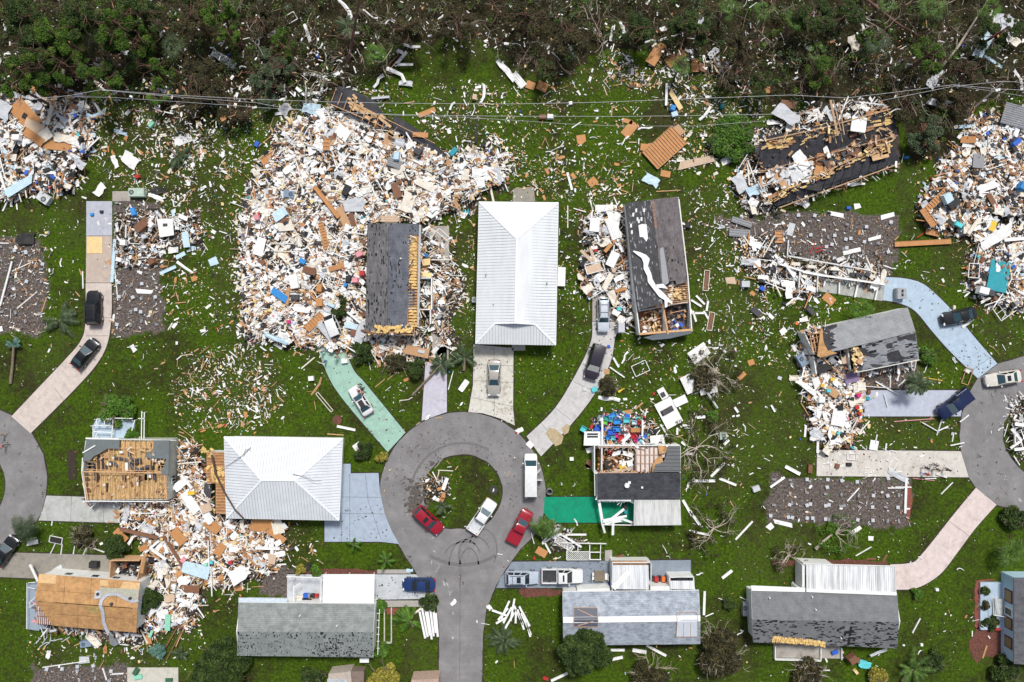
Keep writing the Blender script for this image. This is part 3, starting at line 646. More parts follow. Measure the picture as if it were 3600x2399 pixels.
def hip_house_left():
 e = 2.7;r = 4.6
 TL,TR,BR,BL = W3(515,1004,e),W3(787,1008,e),W3(779,1196,e),W3(520,1191,e)
 R0,R1 = W3(601,1103,r),W3(678,1104,r)
 root = thing('white_roofed_house','house with white metal hip roof beside the dusty blue driveway, thin branch fallen on it','house',W3(650,1095),0)
 RM = metal_roof('weathered white metal',(.72,.75,.78),(.50,.53,.56),(.5,.5,1),.4);RB = mat('pale seam rib',(.42,.45,.49),.05,2,.45)
 for pts,d in (([TL,TR,R1,R0],(0,1)),([TR,BR,R1],(1,0)),([BR,BL,R0,R1],(0,1)),([BL,TL,R0],(1,0))):
  mb = MB();mb.slab(pts,.1);build('roof',mb,RM,root)
  mb = MB();ribs(mb,pts,d,.40,.05,.045);build('roof_ribs',mb,RB,root)
 mb = MB()
 for a,b in ((TL,R0),(TR,R1),(BR,R1),(BL,R0),(R0,R1)): mb.bar((a[0],a[1],a[2]+.03),(b[0],b[1],b[2]+.03),.26,.05)
 build('ridge_cap',mb,MATS['white ridge flashing'],root)
 mb = MB()
 for a,b in ((TL,TR),(TR,BR),(BR,BL),(BL,TL)): mb.bar((a[0],a[1],e-.1),(b[0],b[1],e-.1),.1,.16)
 build('gutter',mb,WHITE,root)
 walls_under(root,[TL,TR,BR,BL],.4,e-.1,WALLW)
 # stripped wing at the left
 mb = MB();q = [W3(476,1040,2.4),W3(522,1040,2.4),W3(522,1110,2.4),W3(476,1110,2.4)];mb.slab(q,.06)
 q2 = [W3(497,1111,2.4),W3(522,1111,2.4),W3(524,1182,2.4),W3(497,1178,2.4)];mb.slab(q2,.06);build('stripped_deck',mb,OSBD,root)
 mb = MB();ribs(mb,q,(1,0),.42,.05,.12);ribs(mb,q2,(1,0),.42,.05,.12)
 for a,b in ((0,1),(1,2),(2,3),(3,0)): mb.bar(q[a],q[b],.06,.15);mb.bar(q2[a],q2[b],.06,.15)
 build('joists',mb,WOOD,root)
 mb = MB();rr = random.Random(3)
 for k in range(26):
  u,v = rr.uniform(478,518),rr.uniform(1072,1110);x,y,z = W3(u,v,2.5);mb.box((x,y,2.5),(rr.uniform(.3,.9),rr.uniform(.2,.4),.15),rr.uniform(0,3),rr.uniform(-.4,.4))
 for k in range(8):
  u,v = rr.uniform(462,490),rr.uniform(1030,1050);x,y,z = W3(u,v,2.5);mb.box((x,y,2.4),(rr.uniform(.3,.9),rr.uniform(.2,.4),.15),rr.uniform(0,3),rr.uniform(-.4,.4))
 build('insulation',mb,INS,root)
 walls_under(root,q,.1,2.3,WALLW);walls_under(root,q2,.1,2.3,WALLW)
 mb = MB()
 for pts,rr_ in (([(487,1046),(496,1090),(515,1130),(540,1172),(560,1192)],.16),([(672,1090),(700,1096),(722,1106),(738,1105)],.035),([(576,1028),(556,1048),(530,1066),(500,1082)],.04),([(560,1046),(565,1032),(575,1034)],.03)):
  zz = [W3(u,v,3.0 if u < 520 else min(4.6,2.9+.19*min(abs(u-515),abs(1191-v),abs(v-1006))/16*2)) for u,v in pts];mb.tube(zz,[rr_*(1-.1*i) for i in range(len(zz))],5)
 setp(build('fallen_branch',mb,mat('dark wet bark',(.07,.045,.035),.3,4)),'dark bare trunk and twigs fallen across the left white hip roof','fallen branch')
 mb = MB();mb.box((*W(775,1110,1.5),1.4),(.4,9.5,1.6));build('side_wall',mb,mat('blue grey siding',(.33,.40,.48)),root)
hip_house_left()
def simple_gable(name,label,corners,ridge,eh,rh,roofm,wallm,cat='house',over=.35,capm=None,cap_w=.28,ventpts=(),windows=(),tex_rot=0):
 """corners TL,TR,BR,BL at the eaves and ridge ends, all survey pixels"""
 TL,TR,BR,BL = [W3(*c,eh) for c in corners];r0,r1 = W3(*ridge[0],rh),W3(*ridge[1],rh)
 ang = atan2(r1[1]-r0[1],r1[0]-r0[0]);c = ((r0[0]+r1[0])/2,(r0[1]+r1[1])/2)
 root = thing(name,label,cat,c,ang)
 G = Gable.__new__(Gable);G.a = Vector(r0[:2]);G.b = Vector(r1[:2]);G.rh = rh;G.d = (G.b-G.a).normalized();G.n = Vector((-G.d.y,G.d.x));G.ang = ang
 G.p = (rh-eh)/(abs((Vector(TL[:2])-G.a).dot(G.n))*.5+abs((Vector(BL[:2])-G.a).dot(G.n))*.5)
 mb = MB();mb.slab([TL,TR,r1,r0],.1);build('roof',mb,roofm,root)
 mb = MB();mb.slab([r0,r1,BR,BL],.1);build('roof',mb,roofm,root)
 if capm:
  mb = MB();mb.bar((r0[0],r0[1],rh+.02),(r1[0],r1[1],rh+.02),cap_w,.06);build('ridge_cap',mb,capm,root)
 mb = MB()
 for a,b in ((TL,TR),(BR,BL)): mb.bar((a[0],a[1],a[2]-.14),(b[0],b[1],b[2]-.14),.08,.16)
 for a,b in ((TL,r0),(r0,BL),(TR,r1),(r1,BR)): mb.bar((a[0],a[1],a[2]-.14),(b[0],b[1],b[2]-.14),.06,.14)
 build('fascia',mb,WHITE,root)
 cx,cy = c;q = []
 for p in (TL,TR,BR,BL):
  s = Vector((p[0]-cx,p[1]-cy));a_ = s.dot(G.d);b_ = s.dot(G.n)
  a_ -= over*(1 if a_ > 0 else -1)*.6;b_ -= over*(1 if b_ > 0 else -1)
  w = Vector((cx,cy))+G.d*a_+G.n*b_;q.append((w.x,w.y))
 mb = MB();mb.wall(q[0],q[1],0,eh-.05,.14);mb.wall(q[2],q[3],0,eh-.05,.14)
 gable_end(mb,G,q[1],q[2]);gable_end(mb,G,q[3],q[0]);build('wall',mb,wallm,root)
 if ventpts: vents(root,G,ventpts)
 return root,G,q
GR7 = shingle('grey shingles with gaps',(.19,.205,.20),(.28,.305,.30),.448,split=(1,0.0,-.15),streak=(2.6,2.2,1),msc=1.5)
h7,G7,q7 = simple_gable('grey_shingle_house','long grey shingle roof with small black gaps, below the white carport roof',[(548,1385),(862,1389),(857,1511),(545,1507)],[(546,1452),(857,1453)],2.7,3.75,GR7,WALLW,
 ventpts=((690,1414),(900-125,1437)))
mb = MB();mb.prism([W(548,1374,2.3),W(660,1376,2.3),W(660,1388,2.3),W(548,1388,2.3)],2.2,2.3);build('awning',mb,mat('pale blue awning',(.52,.60,.68)),h7)
mb = MB();p = [W3(743,1320,2.65),W3(861,1320,2.65),W3(859.5,1387,2.7),W3(741,1386,2.7)];mb.slab(p,.07);build('carport_roof',mb,metal_roof('bright white carport metal',(.80,.82,.84)),h7)
mb = MB();ribs(mb,p,(0,1),.92,.05,.03);build('roof_ribs',mb,WHITE,h7)
mb = MB()
for u,v in ((745,1323),(857,1323),(800,1323),(676,1324),(676,1383)): x,y = W(u,v,1.2);mb.box((x,y,1.3),(.1,.1,2.6))
for a,b in (((658,1325),(740,1328)),((738,1325),(738,1385)),((676,1350),(690,1340)),((675,1345),(676,1384))): mb.bar(W3(*a,2.3),W3(*b,2.3),.12,.1)
build('porch_frame',mb,WHITE,h7)
mb = MB();mb.box((*W(838,1516.5,1),1.2),(1.3,.6,.1));build('window_awning',mb,WHITE,h7)
mb = MB()
for k in range(6): mb.bar(W3(872,1410+k*16,1.2),W3(866,1410+k*16,1.2),.07)
mb.bar(W3(872,1400,1.2),W3(868,1505,1.2),.08);build('side_trellis',mb,WHITE,h7)
GR8 = shingle('blue grey shingles',(.20,.235,.28),(.42,.46,.52),0,bw=.55)
h8,G8,q8 = simple_gable('blue_shingle_house','blue grey shingle roof with a white ridge strip, below the slate blue driveway',[(1293,1361),(1606,1357),(1609,1480),(1295,1484)],[(1294,1425),(1609,1421)],2.7,3.8,GR8,WALLW,
 capm=mat('white ridge membrane',(.82,.82,.82),.04),cap_w=.82)
mb = MB();mb.slab(G8.poly([(1318,1396.5),(1373,1397),(1373,1424),(1318,1424)],.16),.03);mb.slab(G8.poly([(1318,1425),(1373,1425),(1374,1441.5),(1318,1441)],.16),.03)
build('roof_tarp',mb,mat('grey roof tarp',(.095,.105,.135),.05,1.2,.6),h8)
mb = MB();pts = [(1318,1396.5),(1373,1397),(1374,1441.5),(1318,1441)]
def frame_on(G,pts,mb,w=.08,dz=.2):
 q = G.poly(pts,dz)
 for i in range(len(q)):
  a,b = q[i],q[(i+1) % len(q)];ta = (Vector(a[:2])-G.a).dot(G.n);tb = (Vector(b[:2])-G.a).dot(G.n)
  if ta*tb < 0:
   t = ta/(ta-tb);mq = (a[0]+(b[0]-a[0])*t,a[1]+(b[1]-a[1])*t,G.rh+dz);mb.bar(a,mq,w,.05);mb.bar(mq,b,w,.05)
  else: mb.bar(a,b,w,.05)
frame_on(G8,pts,mb)
for a,b in (((1327,1400),(1364,1417)),((1328,1438),(1364,1428))): mb.bar(G8.P(*a,.2),G8.P(*b,.2),.1,.05)
frame_on(G8,[(1555,1408),(1602,1407),(1603,1464),(1554,1464)],mb,.05)
for u in (1571,1587): mb.bar(G8.P(u,1432,.18),G8.P(u,1463,.18),.05,.04)
build('roof_batten',mb,mat('pinkish batten',(.5,.32,.22),.2),h8)
mb = MB();mb.slab(G8.poly([(1555,1428),(1570,1424),(1602,1424),(1603,1463),(1554,1463)],.15),.02);build('roof_sheet',mb,mat('pale roof sheet',(.58,.62,.68),.05,1.5,.5),h8)
p8 = [W3(1407,1299,2.5),W3(1490,1299,2.5),W3(1491,1355,2.75),W3(1406,1354,2.75)]
RIBC = metal_roof('ribbed zinc carport',(.72,.74,.76),(.30,.32,.34),(3.2,.15,1),.6)
mb = MB();mb.slab(p8,.06);build('carport_roof',mb,RIBC,h8);mb = MB();ribs(mb,p8,(0,1),.28,.06,.05);build('roof_ribs',mb,RIBC,h8)
mb = MB();mb.prism([W(1406,1289,2.2),W(1486,1289,2.2),W(1488,1298,2.2),W(1406,1298,2.2)],2.1,2.2);build('stripped_eave',mb,OSBD,h8)
mb = MB(); 
for a,b in (((1404,1288),(1404,1354)),((1492,1288),(1492,1330)),((1404,1287),(1490,1287))): mb.wall(W(*a,1.2),W(*b,1.2),0,2.4,.1)
mb.wall(W(1326,1358,1.2),W(1400,1354,1.2),0,2.0,.9);mb.wall(W(1492,1352,1.5),W(1540,1352,1.5),0,2.2,1.0);build('carport_wall',mb,WALLW,h8)
mb = MB();q = [W3(1538,1327,2.3),W3(1595,1326,2.3),W3(1597,1354,2.45),W3(1540,1354,2.45)];mb.slab([W3(1540,1335,2.3),W3(1594,1335,2.3),W3(1597,1354,2.45),W3(1541,1354,2.45)],.05);ribs(mb,[W3(1540,1335,2.3),W3(1594,1335,2.3),W3(1597,1354,2.45),W3(1541,1354,2.45)],(0,1),.3,.05,.05);build('shed_roof',mb,RIBC,h8)
walls_under(h8,q,.05,2.25,WALLW)
mb = MB();mb.box((*W(1568,1330.5,2.3),2.27),(1.6,.35,.06));build('shed_window',mb,GLASS,h8)
GR9 = shingle('dark grey shingles with gaps',(.165,.17,.18),(.195,.20,.21),.462,split=(1,0.0,-.16),streak=(.8,3.0,1),msc=1.2,rh=.12)
h9,G9,q9 = simple_gable('dark_grey_house','dark grey shingle roof with a torn strip of yellow insulation, bottom right',[(1727,1358),(2062,1366),(2062,1490),(1732,1476)],[(1729,1424),(2066,1430)],2.7,3.8,GR9,WALLW,
 ventpts=((1870-5,1371),(1898-25,1400),(1931,1465),(1767,1373)))
p9 = [W3(1852,1296,2.6),W3(2057,1301,2.6),W3(2060,1366,2.75),W3(1853,1358,2.75)]
RIB9 = metal_roof('streaked ribbed carport metal',(.82,.83,.84),(.25,.26,.27),(3.0,.12,1),.7)
mb = MB();mb.slab(p9,.06);build('carport_roof',mb,RIB9,h9);mb = MB();ribs(mb,p9,(0,1),.3,.07,.06);build('roof_ribs',mb,RIB9,h9)
mb = MB();mb.bar(W3(1853,1357,2.9),W3(2060,1365,2.9),.45,.06);mb.bar(W3(1852,1296,2.7),W3(2057,1301,2.7),.1,.1)
mb.prism([W(1726,1346,2.6),W(1850,1351,2.6),W(1850,1360,2.6),W(1727,1358,2.6)],2.5,2.6);build('fascia',mb,WHITE,h9)
mb = MB()
for a,b in (((1838,1292),(1838,1345)),((1838,1291),(1905,1294)),((1838,1345),(1852,1346))): mb.wall(W(*a,1.2),W(*b,1.2),0,2.4,.35)
mb.wall(W(1826,1352,1.2),W(1850,1352,1.2),0,2.5,.8);build('carport_wall',mb,WALLW,h9)
mb = MB();r_ = random.Random(2)
for k in range(34):
 u = 1776+k*3.6;v0 = 1466+(u-1776)*.10; 
 for j in range(2):
  x,y,z = G9.P(u+r_.uniform(-1,1),v0+j*5+r_.uniform(-1,2)-1,.05);mb.box((x,y,z),(.2,.5,.14),r_.uniform(-.3,.3))
build('insulation',mb,INS,h9)
mb = MB();mb.slab(G9.poly([(1776,1466),(1845,1468),(1842,1478),(1778,1476)],.03),.04);build('exposed_deck',mb,OSBD,h9)
mb = MB()
for k in range(14): mb.bar(G9.P(1779+k*5,1466,.06),G9.P(1779+k*5,1479,.06),.07,.06)
build('rafter',mb,WOOD,h9)
mb = MB();mb.prism([W(1781,1485,.8),W(1934,1488,.8),W(1934,1518,.8),W(1781,1515,.8)],0,.25);build('patio',mb,DIRTY,h9)
mb = MB()
for a,b in (((1781,1486),(1781,1516)),((1781,1516),(1886,1519)),((1886,1519),(1886,1490)),((1934,1490),(1934,1516))): mb.wall(W(*a,.5),W(*b,.5),0,.6,.12)
build('patio_wall',mb,WHITE,h9)

# ---------------- damaged houses
def ragged(root,path,h,n,cols,seed,spread=6,L=(.4,1.7),name='splintered_edge'):
 r = random.Random(seed);mb = MB()
 for k in range(n):
  i = r.randrange(len(path)-1);t_ = r.random();u = path[i][0]+(path[i+1][0]-path[i][0])*t_+r.gauss(0,spread*.5);v = path[i][1]+(path[i+1][1]-path[i][1])*t_+r.gauss(0,spread*.5)
  z = h+r.uniform(-.5,.25);a = r.uniform(0,pi);l = L[0]+(L[1]-L[0])*r.random()**2;p = Vector(W3(u,v,z));d = Vector((cos(a),sin(a),r.uniform(-.25,.25)))*l/2
  mb.bar(tuple(p-d),tuple(p+d),r.choice((.06,.08,.12,.3)),.04,ci[r.choice(cols)])
 setp(build(name,mb,PM,root),kind='stuff')
TW = ['white','tan','beige','white','charcoal','brown','cream']

def clutter(mb,poly,n,z0,z1,cols,rr,smin=.15,smax=.7,th=.12):
 u0 = min(p[0] for p in poly);u1 = max(p[0] for p in poly);v0 = min(p[1] for p in poly);v1 = max(p[1] for p in poly)
 k = 0
 while k < n:
  u,v = rr.uniform(u0,u1),rr.uniform(v0,v1)
  if not inside(u,v,poly): continue
  z = rr.uniform(z0,z1);x,y = W(u,v,z);L = rr.uniform(smin,smax)
  mb.box((x,y,z),(L,L*rr.uniform(.2,.9),th*rr.uniform(.4,1.5)),rr.uniform(0,3.1),rr.uniform(-.4,.4),rr.uniform(-.4,.4),rr.choice(cols));k += 1
ci = {c: i for i,c in enumerate(PALN)}
ci = {c: i for i,c in enumerate(PALN)}
def house3():      # black shingle roof, torn right edge
 root = thing('black_shingle_house','black shingle roof with torn right edge, between the rubble field and the central white roof','damaged house',W3(905,640),radians(-89.3))
 G = Gable((893,514),(891,750),3.8,.19)
 M = shingle('black mottled shingles',(.085,.083,.086),(.20,.195,.20),.44,(.016,.016,.02),streak=(.7,3.6,1),msc=1.4)
 M2 = shingle('slate blue shingles',(.095,.10,.12),(.155,.165,.19),.42,(.02,.02,.025),streak=(1,3.4,1),msc=1.5)
 mb = MB();mb.slab(G.poly([(845,513),(893,513),(891,749),(842,765),(839,762)]),.1);build('roof',mb,M,root)
 mb = MB();mb.slab(G.poly([(893.5,513),(963,515),(962,540),(942,541),(939,663),(953,668),(951,703),(936,706),(934,756),(891.5,749)]),.1);build('roof',mb,M2,root)
 mb = MB();mb.slab(G.poly([(942,541),(962,540),(958,748),(934,756),(934,706)],-.25),.05);build('exposed_deck',mb,OSBD,root)
 mb = MB();r = random.Random(1)
 for k in range(31):
  v = 546+k*6.8
  if 662 < v < 706: continue
  for j in range(3):
   x,y,z = G.P(944+j*5+r.uniform(-1,1),v+r.uniform(-1,1),-.12);mb.box((x,y,z),(.5,.26,.16),r.uniform(-.3,.3))
 for k in range(30): x,y,z = G.P(r.uniform(862,945),r.uniform(750,762),-.05);mb.box((x,y,z),(.6,.4,.2),r.uniform(0,3))
 build('insulation',mb,INS,root)
 mb = MB()
 for k in range(32): mb.bar(G.P(938,543+k*6.7,-.02),G.P(959,543+k*6.7,-.1),.07,.12)
 for k in range(7): mb.bar(G.P(868+k*14,748,-.1),G.P(868+k*14,768,-.15),.07,.12)
 mb.bar(G.P(845,768,-.2),G.P(952,770,-.2),.1,.2);mb.bar(G.P(858,762,-.1),G.P(950,764,-.1),.08,.1)
 build('rafter',mb,WOOD,root)
 q = [W3(848,518,2.6),W3(966,518,2.6),W3(958,752,2.6),W3(845,762,2.6)]
 walls_under(root,q,.12,2.5,mat('dirty white siding',(.55,.55,.53),.15,1.5))
 mb = MB();mb.bar(W3(965,517,2.6),W3(960,748,2.55),.32,.1);build('fascia',mb,mat('weathered grey fascia',(.45,.46,.47),.15),root)
 vents(root,G,((953-10,607),(1108-183,748),(922,605-10)),.1)
 ragged(root,[(945,540),(938,756),(842,764)],3.2,150,['tan','yellow insulation','white','brown','charcoal'],3);ragged(root,[(966,520),(964,756),(845,768)],2.3,170,TW,4,12)
 # side room at the right
 mb = MB()
 for a,b in (((966,640),(993,640)),((993,640),(993,712)),((966,677),(993,677)),((966,712),(993,712)),((990,712),(990,745))): mb.wall(W(*a,1.2),W(*b,1.2),0,1.9,.14)
 build('side_room_wall',mb,WHITE,root)
 mb = MB();mb.prism([W(963,678,.3),W(992,678,.3),W(991,709,.3),W(962,708,.3)],0,.3);build('side_room_floor',mb,mat('dark green floor',(.02,.05,.04),.4),root)
house3()
def house4():
 root = thing('torn_shingle_house','dark shingle roof torn open at its foot, draped with a long white torn strip','damaged house',W3(1515,610),radians(-83))
 G = Gable((1497,459),(1525,690),3.8,.2)
 M = shingle('brown black shingles',(.10,.088,.09),(.19,.17,.175),.41,(.02,.02,.022),streak=(.8,3.2,1),msc=1.4)
 M2 = shingle('charcoal shingles with bare streaks',(.055,.055,.06),(.10,.10,.105),.43,(.27,.28,.29),streak=(.9,3.6,1),msc=1.5)
 mb = MB();mb.slab(G.poly([(1436,467),(1496.5,459),(1524,700),(1505,703),(1467,713),(1450,590)]),.1);build('roof',mb,M2,root)
 mb = MB();mb.slab(G.poly([(1497,459),(1558,452),(1570,560),(1579,648),(1555,655),(1552,645),(1530,648),(1531,668),(1524,690)]),.1);build('roof',mb,M,root)
 mb = MB();mb.slab(G.poly([(1516,572),(1524,568),(1531,610),(1537,650),(1530,655),(1522,650)],.02),.015);build('bare_patch',mb,mat('pale underlay',(.30,.31,.33),.1,3),root)
 mb = MB();mb.slab(G.poly([(1467,518),(1475,515),(1486,516),(1489,548),(1485,556),(1478,545),(1470,545)],.02),.015)
 for u,v in ((1453,490),(1463,500),(1472,500),(1450,530),(1448,515),(1460,480),(1478,480),(1466,505)): mb.slab(G.poly([(u,v),(u+4,v-1),(u+4,v+8),(u,v+8)],.02),.012)
 build('white_underlay',mb,WHITE,root)
 mb = MB()
 for k in range(7): mb.slab(G.poly([(1497+k*1.1,463+k*9),(1503+k*1.1,462+k*9),(1504+k*1.1,470+k*9),(1498+k*1.1,471+k*9)],.02),.012)
 build('brown_patch',mb,mat('bare brown decking',(.24,.15,.12),.2),root)
 mb = MB();pts = [(1455,577),(1466,582),(1480,590),(1486,600),(1484,615),(1492,632),(1494,645),(1505,662),(1520,678),(1532,688),(1545,698)]
 wd_ = [2,8,12,16,11,10,12,9,13,9,2];rr = random.Random(4)
 Ls = [];Rs = []
 for (u,v),w in zip(pts,wd_): Ls.append(G.P(u-w*.45,v+w*.3,.25));Rs.append(G.P(u+w*.45,v-w*.3,.12+rr.uniform(0,.2)))
 for i in range(len(pts)-1): mb.slab([Ls[i],Ls[i+1],Rs[i+1],Rs[i]],.02)
 mb.slab([G.P(1505,662,.3),G.P(1508,654,.4),G.P(1524,652,.3),G.P(1535,664,.3),G.P(1520,662,.25)],.02)
 mb.slab([G.P(1526,678,.3),G.P(1534,684,.4),G.P(1534,705,.1),G.P(1528,708,.1)],.02)
 build('torn_membrane',mb,mat('white torn membrane',(.84,.84,.85),.04,2,.5),root)
 # open rooms at the foot
 mb = MB();mb.prism([W(1462,700,.5),W(1580,690,.5),W(1589,762,.5),W(1469,772,.5)],.1,.45);build('floor',mb,FLOORW,root)
 z1 = 2.5;mb = MB()
 for a,b in (((1455,640),(1470,770)),((1468,715),(1580,694)),((1581,640),(1590,762)),((1469,768),(1590,758)),((1523,700),(1530,765)),((1440,470),(1455,640)),((1560,458),(1581,640)),((1440,468),(1560,455))): mb.wall(W(*a,z1),W(*b,z1),0,z1,.16)
 build('wall',mb,WALLW,root)
 mb = MB();mb.slab([W3(1530,650,2.5),W3(1580,645,2.5),W3(1584,695,2.4),W3(1528,700,2.4)],.04);build('ceiling_board',mb,mat('dark brown ceiling board',(.20,.13,.08),.5,2),root)  # board in a mottled dark brown
 mb = MB()
 for k in range(9): mb.bar(W3(1530,660+k*5,2.7),W3(1581,656+k*5,2.7),.06,.14)
 mb.bar(W3(1522,694,3.4),W3(1535,768,2.7),.22,.2);mb.bar(W3(1468,768,2.6),W3(1590,758,2.6),.3,.12)
 for a,b in (((1480,720),(1500,715)),((1478,740),(1522,730)),((1490,752),(1520,748)),((1540,720),(1575,712))): mb.bar(W3(*a,2.2),W3(*b,2.0),.08)
 build('rafter',mb,WOOD,root)
 mb = MB();rr = random.Random(8);clutter(mb,[(1536,648),(1556,648),(1575,662),(1575,690),(1540,692)],34,2.5,2.7,[ci['yellow insulation'],ci['yellow insulation'],ci['white']],rr,.25,.6);build('insulation',mb,PM,root)
 mb = MB();clutter(mb,[(1470,716),(1524,706),(1530,760),(1474,765)],150,.6,1.7,[ci[c] for c in ('brown','white','tan','orange plywood','yellow insulation','beige','cream','brown','charcoal')],rr)
 clutter(mb,[(1532,704),(1578,698),(1584,756),(1536,760)],110,.6,1.5,[ci[c] for c in ('brown','charcoal','grey','tan','white','blue','black','brown','charcoal')],rr);setp(build('room_contents',mb,PM,root),kind='stuff')
 mb = MB();mb.prism([W(1536,706,.5),W(1578,700,.5),W(1584,757,.5),W(1538,761,.5)],.4,.5);build('room_floor',mb,mat('grey vinyl floor',(.17,.16,.16),.3,2),root)
 mb = MB();mb.slab([W3(1478,776,.5),W3(1510,768,1.5),W3(1590,760,1.6),W3(1588,767,.9),W3(1540,778,.5),W3(1500,782,.4)],.03);build('hanging_soffit',mb,WHITE,root)
house4()
def house5():
 root = thing('roofless_house','house stripped to its joists and yellow ceiling with grey roof scraps and dark ducts','damaged house',W3(298,1080),0)
 e = 2.7;A,B,C_,D_ = W3(198,1010,e),W3(389,1011,e),W3(389,1150,e),W3(198,1152,e)
 G = Gable((188,1083),(389,1087),3.6,.17)
 KC = [W3(205,1015,2.5),W3(385,1015,2.5),W3(383,1145,2.5),W3(202,1148,2.5)]
 mb = MB();mb.slab(KC,.08);build('ceiling',mb,KRAFT,root)
 mb = MB();ribs(mb,KC,(0,1),.6,.05,.12);build('ceiling_joist',mb,WOOD,root)
 mb = MB();r = random.Random(6)
 for a,b in clip_lines(KC,(0,1),.6,.1):
  L = (b-a).length;t = 0
  while t < L:
   s = r.uniform(.3,.9);c = a+(b-a)*((t+s/2)/L); 
   if r.random() < .72: mb.box((c.x+.1+r.uniform(-.04,.04),c.y,2.53),(.15,s*.9,.1),r.uniform(-.08,.08))
   t += s
 build('insulation',mb,mat('golden insulation batt',(.70,.50,.21),.25,2.5,.95),root)
 FE = mat('dark green grey roofing felt',(.125,.145,.15),.12,1.2)
 mb = MB();mb.slab(G.poly([(199,1010),(275,1011),(274,1032),(247,1031),(233,1040),(215,1049),(206,1060),(190,1060)],.05),.08)
 mb.slab(G.poly([(354,1012),(389,1012),(388,1055),(345,1053),(332,1050),(338,1040),(352,1035)],.05),.08)
 mb.slab(G.poly([(382,1055),(388,1055),(387,1091),(368,1091),(370,1078),(378,1070)],.05),.08);build('roof_scrap',mb,FE,root)
 mb = MB()
 for v in (1030,): mb.bar(G.P(275,v,0),G.P(352,v-1,0),.06)
 mb.bar(G.P(189,1084),G.P(372,1087),.12,.14);mb.bar(G.P(198,1079,-.1),G.P(372,1083,-.1),.06)
 for k in range(17): mb.bar(G.P(210+k*10.8,1084,-.05),G.P(211+k*10.8,1150,-.05),.05,.1)
 for k in range(12): mb.bar(G.P(214+k*12,1012,-.05),G.P(213+k*12,1083,-.05),.05,.1) if not (k in (0,1,2)) else None
 mb.bar(G.P(191,1086),G.P(202,1150),.18,.06);mb.bar(G.P(378,1092),G.P(383,1149),.2,.06)
 for v in (1095,1108,1121,1134): mb.bar(G.P(192+(v-1085)*.1,v),G.P(214,v),.05);mb.bar(G.P(362,v),G.P(387,v),.05)
 for v in (1062,1070,1078): mb.bar(G.P(200,v),G.P(216,v),.05);mb.bar(G.P(360,v),G.P(378,v),.05)
 build('rafter',mb,WOOD,root)
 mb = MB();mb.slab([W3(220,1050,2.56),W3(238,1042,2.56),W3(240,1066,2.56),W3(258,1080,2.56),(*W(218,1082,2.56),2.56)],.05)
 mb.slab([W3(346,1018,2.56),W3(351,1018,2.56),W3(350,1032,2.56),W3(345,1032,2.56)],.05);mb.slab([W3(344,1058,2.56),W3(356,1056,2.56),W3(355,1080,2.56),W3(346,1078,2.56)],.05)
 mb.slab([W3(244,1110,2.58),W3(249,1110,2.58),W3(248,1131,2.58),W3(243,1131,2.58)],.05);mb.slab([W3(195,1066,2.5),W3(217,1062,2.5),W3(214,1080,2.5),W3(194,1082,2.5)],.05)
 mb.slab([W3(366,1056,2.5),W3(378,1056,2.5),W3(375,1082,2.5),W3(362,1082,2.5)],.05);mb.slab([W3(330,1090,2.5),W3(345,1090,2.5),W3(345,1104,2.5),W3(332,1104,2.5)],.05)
 build('ceiling_hole_shade',mb,DARKIN,root)  # dark slabs on the ceiling paint the shade inside its holes
 DU = mat('dark flexible duct',(.06,.065,.08),.3,4,.5);mb = MB()
 def duct(pts,r=.26):
  p = [Vector(W3(u,v,3.0)) for u,v in pts];q = []
  for i in range(len(p)-1):
   for t in (0,.33,.66): q.append(p[i].lerp(p[i+1],t))
  q.append(p[-1]);mb.tube(q,r,8)
 duct([(262,1052),(276,1053),(290,1056),(298,1064),(312,1064),(324,1060)],.17);duct([(296,1037),(297,1048),(304,1056),(314,1057),(323,1054)],.17)
 duct([(301,1068),(306,1076),(316,1081),(326,1079),(338,1073),(347,1073),(348,1083)],.26);duct([(252,1062),(262,1064),(270,1072)],.18)
 duct([(219,1084),(223,1095),(220,1104)],.24);duct([(285,1092),(285,1104)],.2);duct([(213,1064),(213,1078)],.22);duct([(354,1088),(356,1104)],.2);duct([(319,1094),(317,1108)],.18)
 build('duct',mb,DU,root)
 mb = MB(); 
 for u,v,a,b in ((292,1073,.35,1.2),(344,1093,.5,.6),(252,1066,.5,.4),(262,1052,.3,.25),(317,1106,.2,1.1)): x,y = W(u,v,3);mb.box((x,y,3.05),(a,b,.2))
 build('duct_box',mb,WHITE,root)
 mb = MB();mb.bar(W3(197,1007.5,2.8),W3(274,1009,2.8),.2,.12);mb.bar(W3(190,1041,3.3),W3(219,1024,3.2),.16,.1);mb.bar(W3(197,1046,3.2),W3(204,1045,3.2),.18,.08)
 mb.bar(W3(188,1084,3.5),W3(198,1151,2.7),.1,.1);mb.bar(W3(190,1052,3.2),W3(188,1084,3.5),.1,.1);mb.bar(W3(198,1152,2.7),W3(389,1153,2.7),.12,.1);mb.bar(W3(274,1010,2.75),W3(405,1012,2.7),.07,.08)
 build('fascia',mb,WHITE,root)
 # walls: gable at the right leans into view
 q = [W3(200,1012,2.5),W3(389,1013,2.5),W3(387,1148,2.5),W3(200,1150,2.5)];Q = [(p[0],p[1]) for p in q]
 mb = MB();mb.wall(Q[0],Q[1],0,2.45,.14);mb.wall(Q[2],Q[3],0,2.45,.14);gable_end(mb,G,Q[1],Q[2]);gable_end(mb,G,Q[3],Q[0]);build('wall',mb,WALLG,root)
 wx = Q[1][0]+.09;wy = W(383,1103,1.5)[1]
 mb = MB();mb.box((wx,wy,1.5),(.06,.9,1.0));w = build('window',mb,WHITE,root)
 mb = MB();mb.box((wx+.04,wy,1.5),(.04,.36,.8));mb.box((wx+.04,wy+.42,1.5),(.03,.3,.8));mb.box((wx+.04,wy-.42,1.5),(.03,.3,.8));build('pane',mb,GLASS,root)
